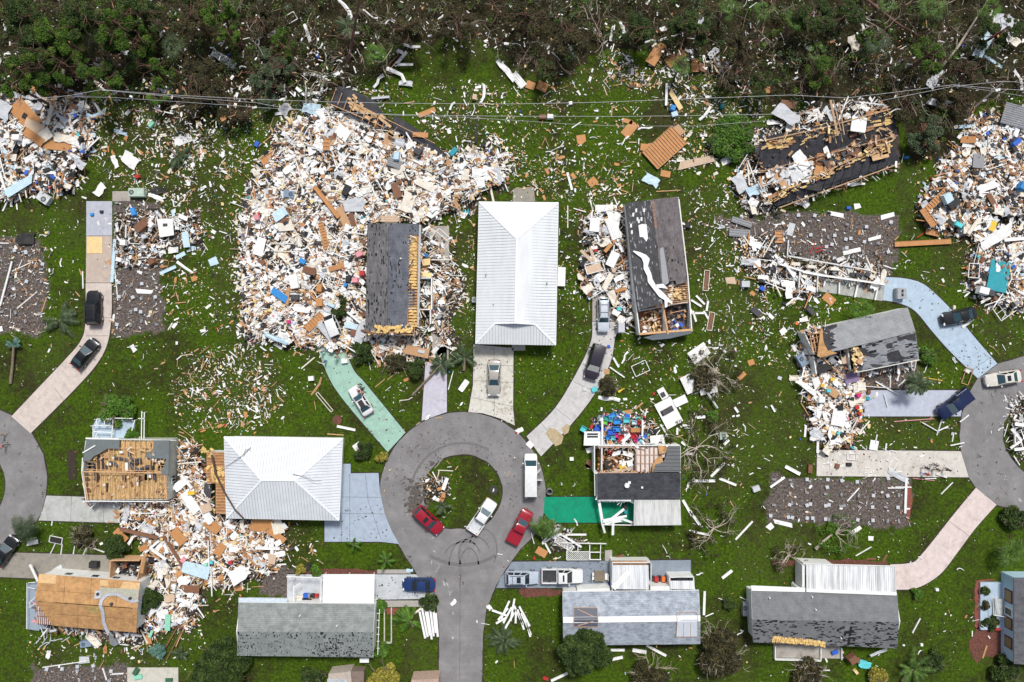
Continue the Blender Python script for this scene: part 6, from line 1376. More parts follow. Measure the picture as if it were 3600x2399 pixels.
# bushes and garden trees
BU = [('tall bushy green tree growing against the foot of the blue shingle roof',1340,1495,3.7,4.5,'deep',1.5,'tree','tree'),
 ('broad twiggy tree between the two long grey roofs at the bottom',1660,1500,3.6,3.0,'olive',.55,'tree','tree'),('dark bare shrub at the bottom edge right of the bushy tree',1495,1547,2.6,2.4,'olive',.35,'bush','bush'),
 ('wide dark green tree at the bottom left beside the grey shingle house',497,1533,4.2,3.2,'deep',1.1,'tree','tree'),('yellow speckled round bush at the bottom edge',873,1555,2.5,1.5,'yellow',1.6,'bush','bush'),
 ('dark shrub touching the right wall of the plywood roof house',341,1385,1.8,2,'deep',1.0,'bush','bush'),('dark shrub in front of the open carport above the plywood roof',266,1262,1.9,2,'deep',1.0,'bush','bush'),
 ('dark ragged shrub above the weathered driveway',195,1238,1.9,1.0,'olive',.6,'bush','bush'),('dark green shrub right of the mint green driveway top',834,808,1.7,1.6,'deep',1.3,'bush','bush'),
 ('dark green hedge below the black shingle house',955,848,1.6,1.5,'deep',1.2,'bush','bush'),('hedge shrub between the black shingle house and lavender driveway',912,836,1.6,1.0,'olive',.7,'bush','bush'),
 ('leafy hedge above the blue porch of the roofless house',268,942,2.6,1.3,'bright',.7,'hedge','hedge'),('narrow dark shrub left of the black shingle house',782,717,1.2,1.8,'deep',1.2,'bush','bush'),('second dark shrub above the buried white SUV',788,690,.9,1.5,'deep',1.0,'bush','bush'),
 ('round green shrub on the lawn by the white sheet, left of the ring road',832,1036,1.5,1.2,'deep',1.0,'bush','bush'),('yellow green garden shrub at the left of the ring road',877,1052,.9,.8,'yellow',1.0,'bush','bush'),
 ('low shrub at the mouth of the pale driveway',985,1384,1.3,1.0,'deep',1.3,'bush','bush'),('bright shrub in the bed right of the grey shingle house, upper',872,1392,1.1,.9,'bright',1.2,'bush','bush'),('bright shrub right of the grey shingle house, lower',873,1492,1.2,.9,'bright',1.2,'bush','bush'),
 ('small yellow green shrub in the mulch strip',692,1311,.9,.7,'yellow',1.2,'bush','bush'),('small bright shrub right of the black bin in the mulch strip',725,1310,.9,.8,'bright',1.2,'bush','bush'),
 ('leafy shrub on the lawn left of the curving driveway rubble',1395,890,1.5,1.2,'olive',.8,'bush','bush'),('bright green low tree right of the plywood frame, upper right',1690,318,3.4,1.2,'bright',.5,'bush','bush'),
 ('green leafy clump in the top wood beside the plywood frame',1640,330,1.5,1.2,'palm',.8,'bush','bush'),('bright green shrub in the middle of the island of bare branches',1640,955,1.0,.8,'bright',.9,'bush','bush'),
 ('blue green shrub by the fallen branches at the bottom left',363,1495,1.2,.9,'blue',1.2,'bush','bush'),('dark red shrub at the wood edge upper left',790/1,275-5,.1,.1,'deep',1,'bush','bush'),
 ('tall green column shrub at the lower right lawn',2108,1365,.9,.9,'bright',1.2,'bush','bush'),('small weedy shrub in the lawn below the tilted grey house',2128,820,1.5,1.0,'bright',.5,'bush','bush'),('dark leafy shrub at the right edge above the round palm',2332,1190,2.0,1.3,'deep',.9,'bush','bush'),
 ('leafy shrub in the wood edge above the emerald driveway carport',1620,870,2.2,1.4,'olive',.5,'bush','bush'),('dark hedge at the bottom right below the blue porch',2310,1540,2.2,1.4,'deep',.8,'bush','bush'),('dark shrub in the lower right lawn beside the coconut palm',2148,1518,1.7,.9,'deep',.6,'bush','bush'),
 ('dark green shrub at the bottom edge right of the cream slab',720,1560,2.0,1.0,'deep',.8,'bush','bush'),('potted plant at the top of the blue porch',2263,1360,.7,.8,'deep',1.5,'plant','plant'),('leafy pot plant in the middle of the blue porch',2262,1392,.8,.8,'olive',1.2,'plant','plant'),('leafy plants on the lower end of the blue porch',2275,1430,1.2,.8,'deep',1,'plant','plant'),('green plant at the porch of the roofless house',302,1000,1.0,.9,'bright',1.2,'plant','plant'),
 ('twiggy shrub at the edge of the grassy patch beyond the stem road',1676,1490-100,1.0,.8,'deep',.6,'bush','bush'),('yellowish shrub at the bottom edge below the dark grey house',2020,1552,1.8,1.2,'yellow',.6,'bush','bush'),('dark bare shrub at the bottom below the patio',1855,1550,2.3,1.3,'olive',.4,'bush','bush'),
 ('pale tangled shrub right of the lower cleared plot',2180,1500-310,.1,.1,'olive',1,'bush','bush')]
for l,u,v,R_,h,lf,dn,nm,ct in BU:
 if R_ > .3: bush(l,u,v,R_,h,lf,dn,nm,ct,bare=1 if lf == 'olive' else 0)
dead_tree('pale stripped tree with tangled limbs right of the half open house',1600,1030,5.2,9,lf='olive',dens=.5,h=.8)
dead_tree('grey tangle of branches under torn white roof panels',1640,850,4.2,8,lf='olive',dens=.5,h=.8)
dead_tree('pale bare tree on the lawn below the emerald carport',1640,1215,3.8,7,lf='olive',dens=.5,h=.8)
dead_tree('fallen leafy tree below the lower cleared plot',1920,1226,3.0,6,lf='bright',dens=.7,dirs=(-40,80),trunk=[(1874,1262,.3),(1890,1246,.5),(1912,1228,.6)])
dead_tree('wispy bare shrub above the ribbed carport at the right',1812,1276,2.6,8,lf='olive',dens=.4)
dead_tree('dry branch fan beside the big fallen palm, top wood',740,170,4.5,9,bark=BARKP,lf='olive',dens=.3)
dead_tree('red brown fallen pine with a forked crown, top right wood',2105,78,2.6,5,bark=BARKR,dirs=(-70,10),trunk=[(1980,-10,1.5),(2020,22,1.6),(2070,60,1.4),(2105,78,1.2)])
dead_tree('long grey bare limb at the right of the top wood',2200,110,3.0,4,bark=BARKP,dirs=(20,120),trunk=[(2150,170,.6),(2200,110,1.4),(2245,40,1.6)])
dead_tree('grey branch fan lying at the wood edge above the ribbed sheet',1228,130,3.0,9,bark=BARK,dirs=(180,330))
for l,pts,rd in (('tall leaning pine trunk without needles at the top of the picture',[(840,210,.3),(880,130,3),(925,40,6),(948,-40,9)],.2),):
 mb = MB();p = [(*W(a*.5+395,b,c),c) for a,b,c in pts]
mb = MB();mb.tube([(*W(797,160,.1),.1),(*W(808,100,4),4),(*W(818,45,8),8),(*W(830,-30,12),12)],[.26,.22,.18,.12],8)
rt = thing('pine_tree','tall leaning bare pine trunk rising past the top edge, left of the bright fan palm','pine tree',W3(797,160));build('trunk',mb,BARKR,rt)
mb = MB();rr = random.Random(77)
for k in range(9): a = rr.uniform(0,6.28);x,y = W(812+rr.uniform(-6,8),90-k*8,5+k*.6);branches(mb,(x,y,5+k*.6),(cos(a),sin(a),.3),1.6,.05,1,rr)
build('branches',mb,BARKR,rt)
PI = [(40,30,9,3.6,'deep'),(110,70,9,3.2,'pine'),(30,150,10,2.6,'pine'),(15,190,9,2.0,'pine'),(120,130,9,2.6,'pine'),(200,170,8,3.0,'pine'),(170,20,9,3.6,'deep'),(250,40,9,3.4,'pine'),(310,70,6,2.0,'pine'),(70,200-90,9,2.8,'deep'),
 (300,20,8,3.0,'deep'),(255,125,6,2.4,'deep'),(430,30,7,2.6,'olive'),(520,65,6,2.0,'pine'),(345,150,5,2.3,'pine'),(300,95,6,1.6,'pine'),(440,175,5,3.6,'olive'),(490,15,7,2.2,'pine'),(1600,40,6,3.0,'deep'),(1310,70,6,2.6,'olive'),(1870,30,6,2.8,'deep'),(2150,115,7,2.6,'pine'),(2010,80,5,1.5,'pine'),(1900,150,5,2.6,'pine'),(640,95,5,2.0,'pine'),(1210,30,6,3.0,'olive'),(1480,60,6,3.0,'deep'),(1720,95,6,2.6,'olive'),(2320,60,7,2.6,'deep'),(1950,20,6,2.6,'deep'),(2240,160,5,2.4,'olive'),(930,60,6,2.4,'olive'),(1050,40,6,3.0,'olive'),(590,40,5,2.4,'olive'),(1255,150,4,1.8,'deep'),(650,150,4,1.6,'palmd'),(600,190,4,2.8,'palmd'),(620,130,4,2.4,'palmd'),(530,260,3,2.4,'olive'),(1690,170,4,2.2,'olive'),(2090,230,4,2.4,'olive'),(2150,300,4,2.8,'palmd'),(1760,190,4,2.2,'deep'),(2210,230,4,2.4,'olive'),(355,240-30,4,1.6,'bright')]
lfn = {'pine': 'yellow green','deep': 'dark green','olive': 'olive brown','palmd': 'grey green','bright': 'fresh green'}
MARKS_T = [('the top left corner',0,0),('the dull fan palm',398,106),('the leaning bare pine trunk',812,90),('the bright fan palm',866,126),('the grey branch fan',1228,130),('the tilted plywood sheets',1520,130),('the long fallen red brown pine',2060,50),('the top right corner',2353,0),('the power lines',1900,225)]
def near(u,v,marks):
 m = min(marks,key=lambda k: hypot(k[1]-u,k[2]-v));dx,dy = u-m[1],v-m[2]
 d = 'right of' if dx > abs(dy) else 'left of' if -dx > abs(dy) else 'below' if dy > 0 else 'above'
 return ('beside ' if hypot(dx,dy) < 22 else d+' ')+m[0]
seen = {}
for u,v,th,R_,lf in PI:
 sz_ = 'big' if R_ > 2.8 else 'mid-sized' if R_ > 2.1 else 'small'
 pine(f'{sz_} {lfn[lf]} {"tall" if th > 7 else "low"} tree in the wood, {near(u, v, MARKS_T)}',u,v,th,R_,lf,group='trees of the wood along the top')
# undergrowth of the wood: leaves and bare branches nobody could count
mb = MB();r = random.Random(99)
LU = [LF['deep'],LF['olive'],LF['pine'],LF['palmd'],LF['bright']]
n = 0
while n < 2300:
 u,v = r.uniform(-60,2420),r.uniform(-60,330)
 if v > wood_edge(u)+r.uniform(-25,14): continue
 if vnoise(u,v,.03,5) < .30: n += 1;continue
 x,y = W(u,v,.8);gx = vnoise(u,v,.012,8);t = r.random()
 mi = 1 if (560 < u < 2353 and t < .38) else (0 if t < .42 else 1 if t < .62 else 3 if t < .75 else 2 if t < .93 else 4)
 leafball(mb,(x,y,r.uniform(.3,2.0)*(.6+gx)),r.uniform(.3,1.3),30,r,.12,.5,mi,.05);n += 1
setp(build('undergrowth',mb,LU),'dense leafy undergrowth of the wood along the top','undergrowth',kind='stuff')
mb = MB()
for k in range(760):
 u,v = r.uniform(-40,2400),r.uniform(-40,300)
 if v > wood_edge(u)+8: continue
 if u < 500 and r.random() < .7: continue
 x,y = W(u,v,1);a = r.uniform(0,6.28);branches(mb,(x,y,r.uniform(.8,3.2)),(cos(a),sin(a),r.uniform(-.1,.3)),r.uniform(1.0,3.0),r.uniform(.025,.07),2,r,r.choice((0,0,1,2)),.5,.5,.3)
setp(build('dead_branches',mb,[BARK,BARKP,BARKR]),'tangle of bare grey and brown branches through the wood','branches',kind='stuff')
# weeds and grass tufts on the lawns
mb = MB()
for k in range(3200):
 u,v = r.uniform(-20,2380),r.uniform(180,1590)
 if vnoise(u,v,.016,12) < .42 or any(inside(u,v,d) for d in DRIVES) or hypot(u-1063,v-1138) < 195 and hypot(u-1063,v-1130) > 85: continue
 x,y = W(u,v);leafball(mb,(x,y,.05),r.uniform(.12,.4),7,r,.09,.25,r.choice((0,0,1,2)))
setp(build('weed_tufts',mb,[LF['bright'],LF['pine'],LF['olive']]),'low weeds and tufts growing through the lawns','weeds',kind='stuff')

# ---------------- wreckage pieces
MIX = {   # kind, colour, weight, long side, short side
 'home': [('wall_fragment','white',26,.3,1.3),('wall_fragment','cream',9,.3,1.2),('plank','tan',12,.5,2.6),('plank','beige',5,.5,2.2),('plank','white',13,.5,2.2),('plywood','orange plywood',5,.3,1.4),('plywood','tan',4,.3,1.2),('insulation','yellow insulation',6,.2,.7),('strip','white',6,.6,2.2),('item','white',9,.2,.7),('item','charcoal',6,.2,.7),('item','brown',6,.2,.8),('item','grey',3,.2,.7),('item','blue',.6,.2,.5),('item','teal',.4,.2,.5),('item','red',.5,.2,.5),('item','pink',.6,.2,.5),('item','turquoise',.5,.2,.4),('sheet','white',4,.5,1.8),('sheet','cream',2,.5,1.6),('item','black',7,.3,.8)],
 'lumber': [('plank','tan',17,.5,2.6),('plank','beige',6,.5,2.4),('plank','white',11,.6,2.4),('plywood','orange plywood',9,.3,1.5),('plywood','tan',4,.3,1.2),('wall_fragment','white',18,.2,1.0),('insulation','yellow insulation',6,.2,.6),('item','white',9,.2,.6),('item','brown',8,.2,.7),('item','charcoal',4,.2,.6),('strip','white',6,.6,2.0),('item','turquoise',.5,.2,.5),('item','red',.6,.2,.5),('sheet','white',4,.5,1.6),('wall_fragment','cream',6,.3,1)],
 'white': [('wall_fragment','white',15,.2,.9),('strip','white',12,.6,2.2),('sheet','white',4,.4,1.5),('sheet','pale grey',3,.4,1.4),('plank','tan',10,.5,1.8),('item','black',5,.2,.6),('wall_fragment','cream',5,.2,.8),('plywood','orange plywood',4,.3,.9),('insulation','yellow insulation',3,.2,.5),('item','white',10,.2,.6),('item','charcoal',7,.2,.6),('item','brown',6,.2,.6),('plank','white',7,.5,2.0),('item','light blue',2,.2,.6),('item','blue',.6,.2,.5),('item','grey',3,.2,.6)],
 'whiteonly': [('wall_fragment','white',12,.2,.8),('strip','white',16,.6,2.2),('plank','white',12,.5,2.0),('item','pale grey',4,.2,.4),('item','white',8,.15,.4)],
 'blueish': [('wall_fragment','white',22,.3,1.2),('wall_fragment','cream',8,.3,1.0),('plank','tan',15,.5,2.4),('plank','beige',6,.5,2.0),('strip','white',7,.6,2.2),('sheet','light blue',1.5,.5,1.4),('sheet','white',4,.5,1.6),('item','blue',2,.2,.7),('item','white',8,.2,.6),('item','black',12,.2,.9),('item','brown',8,.2,.8),('plywood','orange plywood',7,.3,1.4),('item','turquoise',.6,.2,.5),('item','red',.5,.2,.5),('insulation','yellow insulation',4,.2,.6),('item','charcoal',9,.2,.7),('item','grey',4,.2,.7)],
 'bins': [('item','blue',3,.3,.8),('item','bright blue',1.5,.3,.7),('item','turquoise',2,.3,.7),('item','brown',10,.2,.7),('item','red',4,.3,.8),('item','white',14,.2,.7),('item','grey',6,.2,.7),('plywood','orange plywood',5,.3,.9),('item','charcoal',8,.2,.7),('item','magenta',1.5,.2,.5),('strip','white',4,.6,2),('item','teal',3,.2,.6),('item','lime green',1,.2,.5),('plank','tan',6,.5,1.4)],
 'plot': [('item','tan',7,.15,.4),('item','white',7,.15,.4),('item','pale grey',5,.15,.4),('plank','tan',4,.5,1.6),('item','charcoal',3,.15,.4),('strip','white',2,.5,1.6),('wall_fragment','cream',4,.15,.5),('item','beige',6,.15,.4)]}
NAME = {'plank': ('wood_plank','plank'),'plywood': ('plywood_sheet','plywood'),'wall_fragment': ('wall_fragment','wall fragment'),'strip': ('metal_strip','metal strip'),'sheet': ('torn_sheet','torn sheet'),'item': ('household_item','household item'),'insulation': ('insulation_clump','insulation'),
 'beam': ('white_beam','beam'),'panel': ('ribbed_panel','roof panel'),'deck': ('framed_deck','framed plywood'),'door': ('door','door'),'bin': ('storage_box','storage box'),'mattress': ('mattress','mattress'),'lattice': ('lattice_panel','lattice'),'truss': ('window_frame','window frame'),'block': ('cinder_block','cinder block'),'ac': ('air_conditioner','air conditioner'),'frame': ('broken_frame','frame')}
def heap_z(u,v):
 for poly,h,*_ in HEAPS:
  if inside(u,v,poly):
   x,y = u/16,v/16;return h*(.25+.75*vnoise(x,y,.35,4))
 return 0.0
FOOT = [[(1092,462),(1285,462),(1280,797),(1090,795)],[(512,1000),(790,1004),(784,1200),(516,1196)],[(843,510),(966,512),(962,760),(838,765)],[(1432,462),(1560,450),(1592,765),(1468,778)],[(186,1006),(408,1008),(410,1156),(196,1156)],[(78,1314),(326,1330),(332,1460),(78,1440)],
 [(544,1372),(864,1382),(864,1515),(540,1512)],[(660,1318),(864,1318),(864,1385),(660,1385)],[(1288,1350),(1612,1352),(1612,1484),(1290,1488)],[(1402,1286),(1600,1286),(1600,1356),(1402,1356)],[(1722,1345),(2070,1358),(2070,1494),(1728,1480)],[(1834,1290),(2064,1296),(2064,1368),(1834,1358)],[(1364,1024),(1568,1022),(1568,1210),(1364,1210)],[(1885,745),(2088,702),(2114,828),(1956,857),(1890,800)],[(2310,1325),(2400,1325),(2400,1530),(2320,1530)],[(472,1036),(520,1036),(520,1185),(495,1185)],[(1742,318),(2056,252),(2066,374),(1785,475),(1750,392)]]
def blocked(u,v,rad=0):
 for f in FOOT:
  if inside(u,v,f): return True
 for a,b,r_ in VH:
  if hypot(u-a,v-b) < r_*.8: return True
 return False
R = random.Random(2024)
PIECES = []
def piece(kind,col,u,v,L,Wd,ang,tilt=0.0,z=None,fixed=False,label=None,cat=None,name=None):
 PIECES.append(dict(kind=kind,col=col,u=u,v=v,L=L,W=Wd,ang=radians(ang),tilt=tilt,z=z,fixed=fixed,label=label,cat=cat,name=name,s=R.random()))
def choose(mix): 
 t = R.uniform(0,sum(m[2] for m in mix))
 for m in mix:
  t -= m[2]
  if t <= 0: return m
 return mix[-1]
def spawn(poly,dens,mixn,pile=False,scale=1.0,allow=False):
 n = int(abs(area2(poly))/2/100*dens);u0 = min(p[0] for p in poly)-25;u1 = max(p[0] for p in poly)+25;v0 = min(p[1] for p in poly)-25;v1 = max(p[1] for p in poly)+25;k = 0;g = 0
 while k < n and g < n*2.2:
  g += 1;u,v = R.uniform(u0,u1),R.uniform(v0,v1)
  jj = R.choice((10,24,60))
  if not inside(u+(R.random()-.5)*jj,v+(R.random()-.5)*jj,poly) or blocked(u,v): 
   if blocked(u,v): k += .25
   continue
  if vnoise(u,v,.03,21)*.6+vnoise(u,v,.09,22)*.4 < R.uniform(.22,.74 if not pile else .5): continue
  kind,col,_,a,b = choose(MIX[mixn]);t = R.random()**2.3;L = (a+(b-a)*t)*scale*(.8 if not pile else 1.12)
  Wd = {'plank': R.choice((.05,.07,.09,.14)),'strip': R.uniform(.05,.2),'plywood': L*R.uniform(.25,.65),'wall_fragment': L*R.uniform(.14,.6),'sheet': L*R.uniform(.25,.55),'item': L*R.uniform(.25,.8),'insulation': L*R.uniform(.5,.9)}[kind]
  an = (vnoise(u,v,.02,41)*360+R.gauss(0,35)) if R.random() < .6 else R.uniform(0,180)      # pieces lie in windrows
  piece(kind,col,u,v,L,Wd,an % 180,R.uniform(-.3,.3) if pile else R.uniform(-.08,.08),R.uniform(1.2,3.0) if v < wood_edge(u) else None);k += 1
def shape(mb,p,m=0):
 r = random.Random(int(p['s']*1e9));kind = p['kind'];L,Wd,a = p['L'],p['W'],p['ang'];hz = heap_z(p['u'],p['v'])
 z = p['z'] if p['z'] is not None else hz+.06+(r.uniform(0,.25) if hz > 0 else 0)
 x,y = W(p['u'],p['v'],z);ca,sa = cos(a),sin(a);tl = p['tilt'];tw = r.uniform(-.15,.15) if hz > 0 else 0
 def P_(lx,ly,lz=0): return (x+lx*ca-ly*sa,y+lx*sa+ly*ca,z+lz+lx*sin(tl)+ly*tw+abs(lx*sin(tl))*.6)
 if kind in ('plank','beam'):
  th = .045 if kind == 'plank' else .12;h0 = [P_(-L/2,-Wd/2,th),P_(L/2,-Wd/2,th),P_(L/2+r.uniform(-.1,.05)*(kind == 'plank'),Wd/2,th),P_(-L/2+r.uniform(-.05,.1)*(kind == 'plank'),Wd/2,th)];mb.slab(h0,th,m)
  if kind == 'beam': mb.bar(P_(-L/2,-Wd/2+.03,th+.02),P_(L/2,-Wd/2+.03,th+.02),.04,.04,m);mb.bar(P_(-L/2,Wd/2-.03,th+.02),P_(L/2,Wd/2-.03,th+.02),.04,.04,m)
 elif kind in ('plywood','wall_fragment','insulation','door'):
  j = .0 if p['fixed'] and kind in ('plywood','door') else .22;n = r.choice((4,4,5,6)) if not p['fixed'] else 4;th = .03 if kind != 'insulation' else .14
  if n == 4: q = [(-L/2,-Wd/2),(L/2,-Wd/2),(L/2,Wd/2),(-L/2,Wd/2)]
  elif n == 5: q = [(-L/2,-Wd/2),(L/2,-Wd/2),(L/2,Wd*.1),(L*.15,Wd/2),(-L/2,Wd*.4)]
  else: q = [(-L/2,-Wd*.2),(-L*.2,-Wd/2),(L/2,-Wd*.3),(L*.4,Wd*.4),(0,Wd/2),(-L*.45,Wd*.3)]
  mb.slab([P_(qx+r.uniform(-j,j)*L*.5,qy+r.uniform(-j,j)*Wd*.5,th) for qx,qy in q],th,m)
 elif kind == 'item':
  h = min(L,Wd)*r.uniform(.3,.8) if L > .35 else .12;q = [(-L/2,-Wd/2),(L/2,-Wd/2),(L/2,Wd/2),(-L/2,Wd/2)];c = r.uniform(.75,.98)
  t = [P_(qx*c,qy*c,h) for qx,qy in q];b_ = [P_(qx,qy,0) for qx,qy in q]
  mb.add(b_+t,[(3,2,1,0),(4,5,6,7),(0,1,5,4),(1,2,6,5),(2,3,7,6),(3,0,4,7)],m)
 elif kind == 'strip':
  n = r.choice((2,3,3,4));pts = [(-L/2,0)];aa = r.uniform(-.25,.25)
  for i in range(n): pts.append((pts[-1][0]+L/n*cos(aa),pts[-1][1]+L/n*sin(aa)));aa += r.uniform(-.75,.75)
  w0 = Wd/2;ws = [w0*r.uniform(.7,1.2) for _ in pts];zs = [r.uniform(0,.12) for _ in pts];fr = r.uniform(.04,.1);base = len(mb.v);N = len(pts)
  for i,(px_,py_) in enumerate(pts):
   j = min(i+1,N-1);k = max(i-1,0);dx,dy = pts[j][0]-pts[k][0],pts[j][1]-pts[k][1];l = hypot(dx,dy) or 1;nx_,ny_ = -dy/l*ws[i],dx/l*ws[i]
   mb.v += [P_(px_-nx_,py_-ny_,zs[i]),P_(px_,py_,zs[i]+fr),P_(px_+nx_,py_+ny_,zs[i]),P_(px_,py_,zs[i]+fr-.02)]
  for i in range(N-1):
   b_ = base+i*4
   for k in range(4): mb.f.append((b_+k,b_+k+4,b_+(k+1) % 4+4,b_+(k+1) % 4));mb.m.append(m)
 elif kind == 'sheet':
  nx_,ny_ = 4,3;base = len(mb.v);am = .10 if not p['fixed'] else .07
  for th in (0,-.015):
   rr = random.Random(int(p['s']*1e9)+1)
   for j in range(ny_+1):
    for i in range(nx_+1):
     e = .14 if i in (0,nx_) or j in (0,ny_) else .04;mb.v.append(P_((i/nx_-.5)*L+rr.uniform(-e,e)*L*.5,(j/ny_-.5)*Wd+rr.uniform(-e,e)*Wd,.12+rr.uniform(-am,am)*min(1,L)+th))
  A = (nx_+1)*(ny_+1)
  for j in range(ny_):
   for i in range(nx_):
    q = base+j*(nx_+1)+i;mb.f.append((q,q+1,q+nx_+2,q+nx_+1));mb.m.append(m);q += A;mb.f.append((q+nx_+1,q+nx_+2,q+1,q));mb.m.append(m)
 elif kind == 'panel':
  top = [P_(-L/2,-Wd/2,.1),P_(L/2,-Wd/2,.1),P_(L/2,Wd/2,.1),P_(-L/2,Wd/2,.1)];mb.slab(top,.04,m)
  k = int(Wd/.28)
  for i in range(k): yy = -Wd/2+(i+.5)*Wd/k;mb.bar(P_(-L/2,yy,.12),P_(L/2,yy,.12),.07,.06,m)
 elif kind == 'deck':
  mb.slab([P_(-L/2,-Wd/2,.05),P_(L/2,-Wd/2,.05),P_(L/2,Wd/2,.05),P_(-L/2,Wd/2,.05)],.03,0)
  k = max(2,int(L/.42))
  for i in range(k+1): xx = -L/2+i*L/k;mb.bar(P_(xx,-Wd/2,.11),P_(xx,Wd/2,.11),.045,.1,1)
  for s in (-1,1): mb.bar(P_(-L/2,s*Wd/2,.11),P_(L/2,s*Wd/2,.11),.045,.11,1)
 elif kind == 'bin':
  for s in (-1,1): mb.slab([P_(-L/2,s*Wd/2-.02,.35),P_(L/2,s*Wd/2-.02,.35),P_(L/2,s*Wd/2+.02,.35),P_(-L/2,s*Wd/2+.02,.35)],.35,m);mb.slab([P_(s*L/2-.02,-Wd/2,.351),P_(s*L/2+.02,-Wd/2,.351),P_(s*L/2+.02,Wd/2,.351),P_(s*L/2-.02,Wd/2,.351)],.34,m)
  mb.slab([P_(-L/2,-Wd/2,.05),P_(L/2,-Wd/2,.05),P_(L/2,Wd/2,.05),P_(-L/2,Wd/2,.05)],.04,m)
 elif kind == 'mattress':
  q = []; 
  for cx,cy,a0 in ((L/2-.12,Wd/2-.12,0),(-L/2+.12,Wd/2-.12,90),(-L/2+.12,-Wd/2+.12,180),(L/2-.12,-Wd/2+.12,270)):
   for k in range(4): q.append(P_(cx+.12*cos(radians(a0+k*30)),cy+.12*sin(radians(a0+k*30)),.3))
  mb.slab(q,.25,m)
 elif kind == 'lattice':
  s = .2;k = -L-Wd
  while k < L+Wd:
   for sg in (1,-1):
    seg = []
    for t in range(0,41):
     lx = -L/2+L*t/40;ly = sg*lx+k
     if abs(ly) <= Wd/2: seg.append((lx,ly))
    if len(seg) > 1: mb.bar(P_(*seg[0],.05+.02*sg),P_(*seg[-1],.05+.02*sg),.045,.02,m)
   k += s*1.4
  for b_,c in (((-L/2,-Wd/2),(L/2,-Wd/2)),((L/2,-Wd/2),(L/2,Wd/2)),((L/2,Wd/2),(-L/2,Wd/2)),((-L/2,Wd/2),(-L/2,-Wd/2))): mb.bar(P_(*b_,.06),P_(*c,.06),.07,.05,m)
 elif kind in ('truss','frame'):
  t = .09
  for b_,c in (((-L/2,-Wd/2),(L/2,-Wd/2)),((L/2,-Wd/2),(L/2,Wd/2)),((L/2,Wd/2),(-L/2,Wd/2)),((-L/2,Wd/2),(-L/2,-Wd/2))): mb.bar(P_(*b_,.06),P_(*c,.06),t,.06,m)
  if kind == 'truss':
   for k in (-.17,.17): mb.bar(P_(k*L,-Wd/2,.06),P_(k*L,Wd/2,.06),.05,.05,m)
   mb.bar(P_(-L/2,0,.06),P_(L/2,0,.06),.05,.05,m)
 elif kind == 'block':
  L,Wd = .4*1.15,.2*1.15
  if p['s'] < .6:
   for s in (-1,1): mb.slab([P_(-L/2,s*(Wd/2-.02)-.02,.2),P_(L/2,s*(Wd/2-.02)-.02,.2),P_(L/2,s*(Wd/2-.02)+.02,.2),P_(-L/2,s*(Wd/2-.02)+.02,.2)],.2,m)
   for s in (-1,0,1): mb.slab([P_(s*(L/2-.025)-.025,-Wd/2,.201),P_(s*(L/2-.025)+.025,-Wd/2,.201),P_(s*(L/2-.025)+.025,Wd/2,.201),P_(s*(L/2-.025)-.025,Wd/2,.201)],.19,m)
  else: mb.slab([P_(-L/2,-L/2,.2),P_(L/2,-L/2,.2),P_(L/2,L/2,.2),P_(-L/2,L/2,.2)],.2,m);mb.slab([P_(-.03,-L/2,.215),P_(.03,-L/2,.215),P_(.03,L/2,.215),P_(-.03,L/2,.215)],.02,m)

# ---------------- pieces placed one by one from the survey: kind, tile column, row, u, v, length, width, angle, colour, label
def t(kind,c,r,u,v,L,Wd,ang,col,label=None,z=None,cat=None,name=None,tilt=0):
 a,b = T(c,r,u,v);f = 1.0;piece(kind,col,a,b,L,Wd,ang,tilt,z,True,label,cat,name)
OP,TN,WH,LB,PGY,CR = 'orange plywood','tan','white','light blue','pale grey','cream'
t('plywood',0,0,230,1060,4.6,2.6,-48,OP,'big torn orange plywood sheet on top of the upper left wreckage',1.6);t('plywood',0,0,540,1340,4.6,1.3,-5,OP,'long curling plywood strip along the lower edge of the upper left wreckage',1.2)
t('plywood',0,0,310,1260,3.2,1.2,-35,OP,None,1.3);t('wall_fragment',0,0,405,1255,2.0,1.5,38,CR,'cream board tilted on the plywood of the upper left wreckage',1.7,name='wall_board');t('wall_fragment',0,0,310,1170,2.6,1.6,-20,'beige',None,1.7)
t('sheet',0,0,250,880,3.8,.9,-5,'pale grey',None,1.4);t('sheet',0,0,40,1020,2.4,1.8,60,PGY,None,1.2);t('sheet',0,0,600,1280,3.2,1.0,-10,CR,None,1.2);t('beam',0,0,460,1060,2.8,.55,75,'cream',None,1.2)
t('item',0,0,165,1270,1.2,.9,0,WH,'white box appliance sunk in the upper left wreckage',1.1);t('frame',0,0,65,1350,1.9,.9,-60,WH,None,1.0);t('beam',0,0,570,720,2.8,.5,75,CR,'pale flaking beam poking out of the trees, upper left',.8)
t('sheet',0,0,1500,820,2.6,.9,-25,PGY,'folded pale grey metal sheet under the power lines, upper left',.5);t('sheet',0,0,2060,550,4.2,1.1,-33,PGY,'long crumpled grey metal panel caught in the upper left wood',.5);t('sheet',0,0,1150,480,2.8,.8,-30,PGY,None,.8)
t('strip',0,0,910,1010,2.4,.35,-55,WH,None,.8);t('strip',0,0,870,1080,2.4,.4,-20,LB,None,.8);t('wall_fragment',0,0,1680,1290,2.6,1.2,20,WH,'white board with an orange end on the lawn, upper left',.1,name='wall_board')
t('sheet',0,0,1200,1470,2.6,1.6,-40,WH,'crumpled white sheets on the lawn above the mint green air conditioner',.2);t('sheet',0,0,1060,1490,1.8,.7,-70,WH);t('sheet',0,0,1110,1220,2.0,.5,-20,LB);t('plywood',0,0,1855,1395,1.3,.7,0,TN);t('item',0,0,1400,1150,1.0,.6,50,'mint green','small mint green object in the scattered rubble under the power lines')
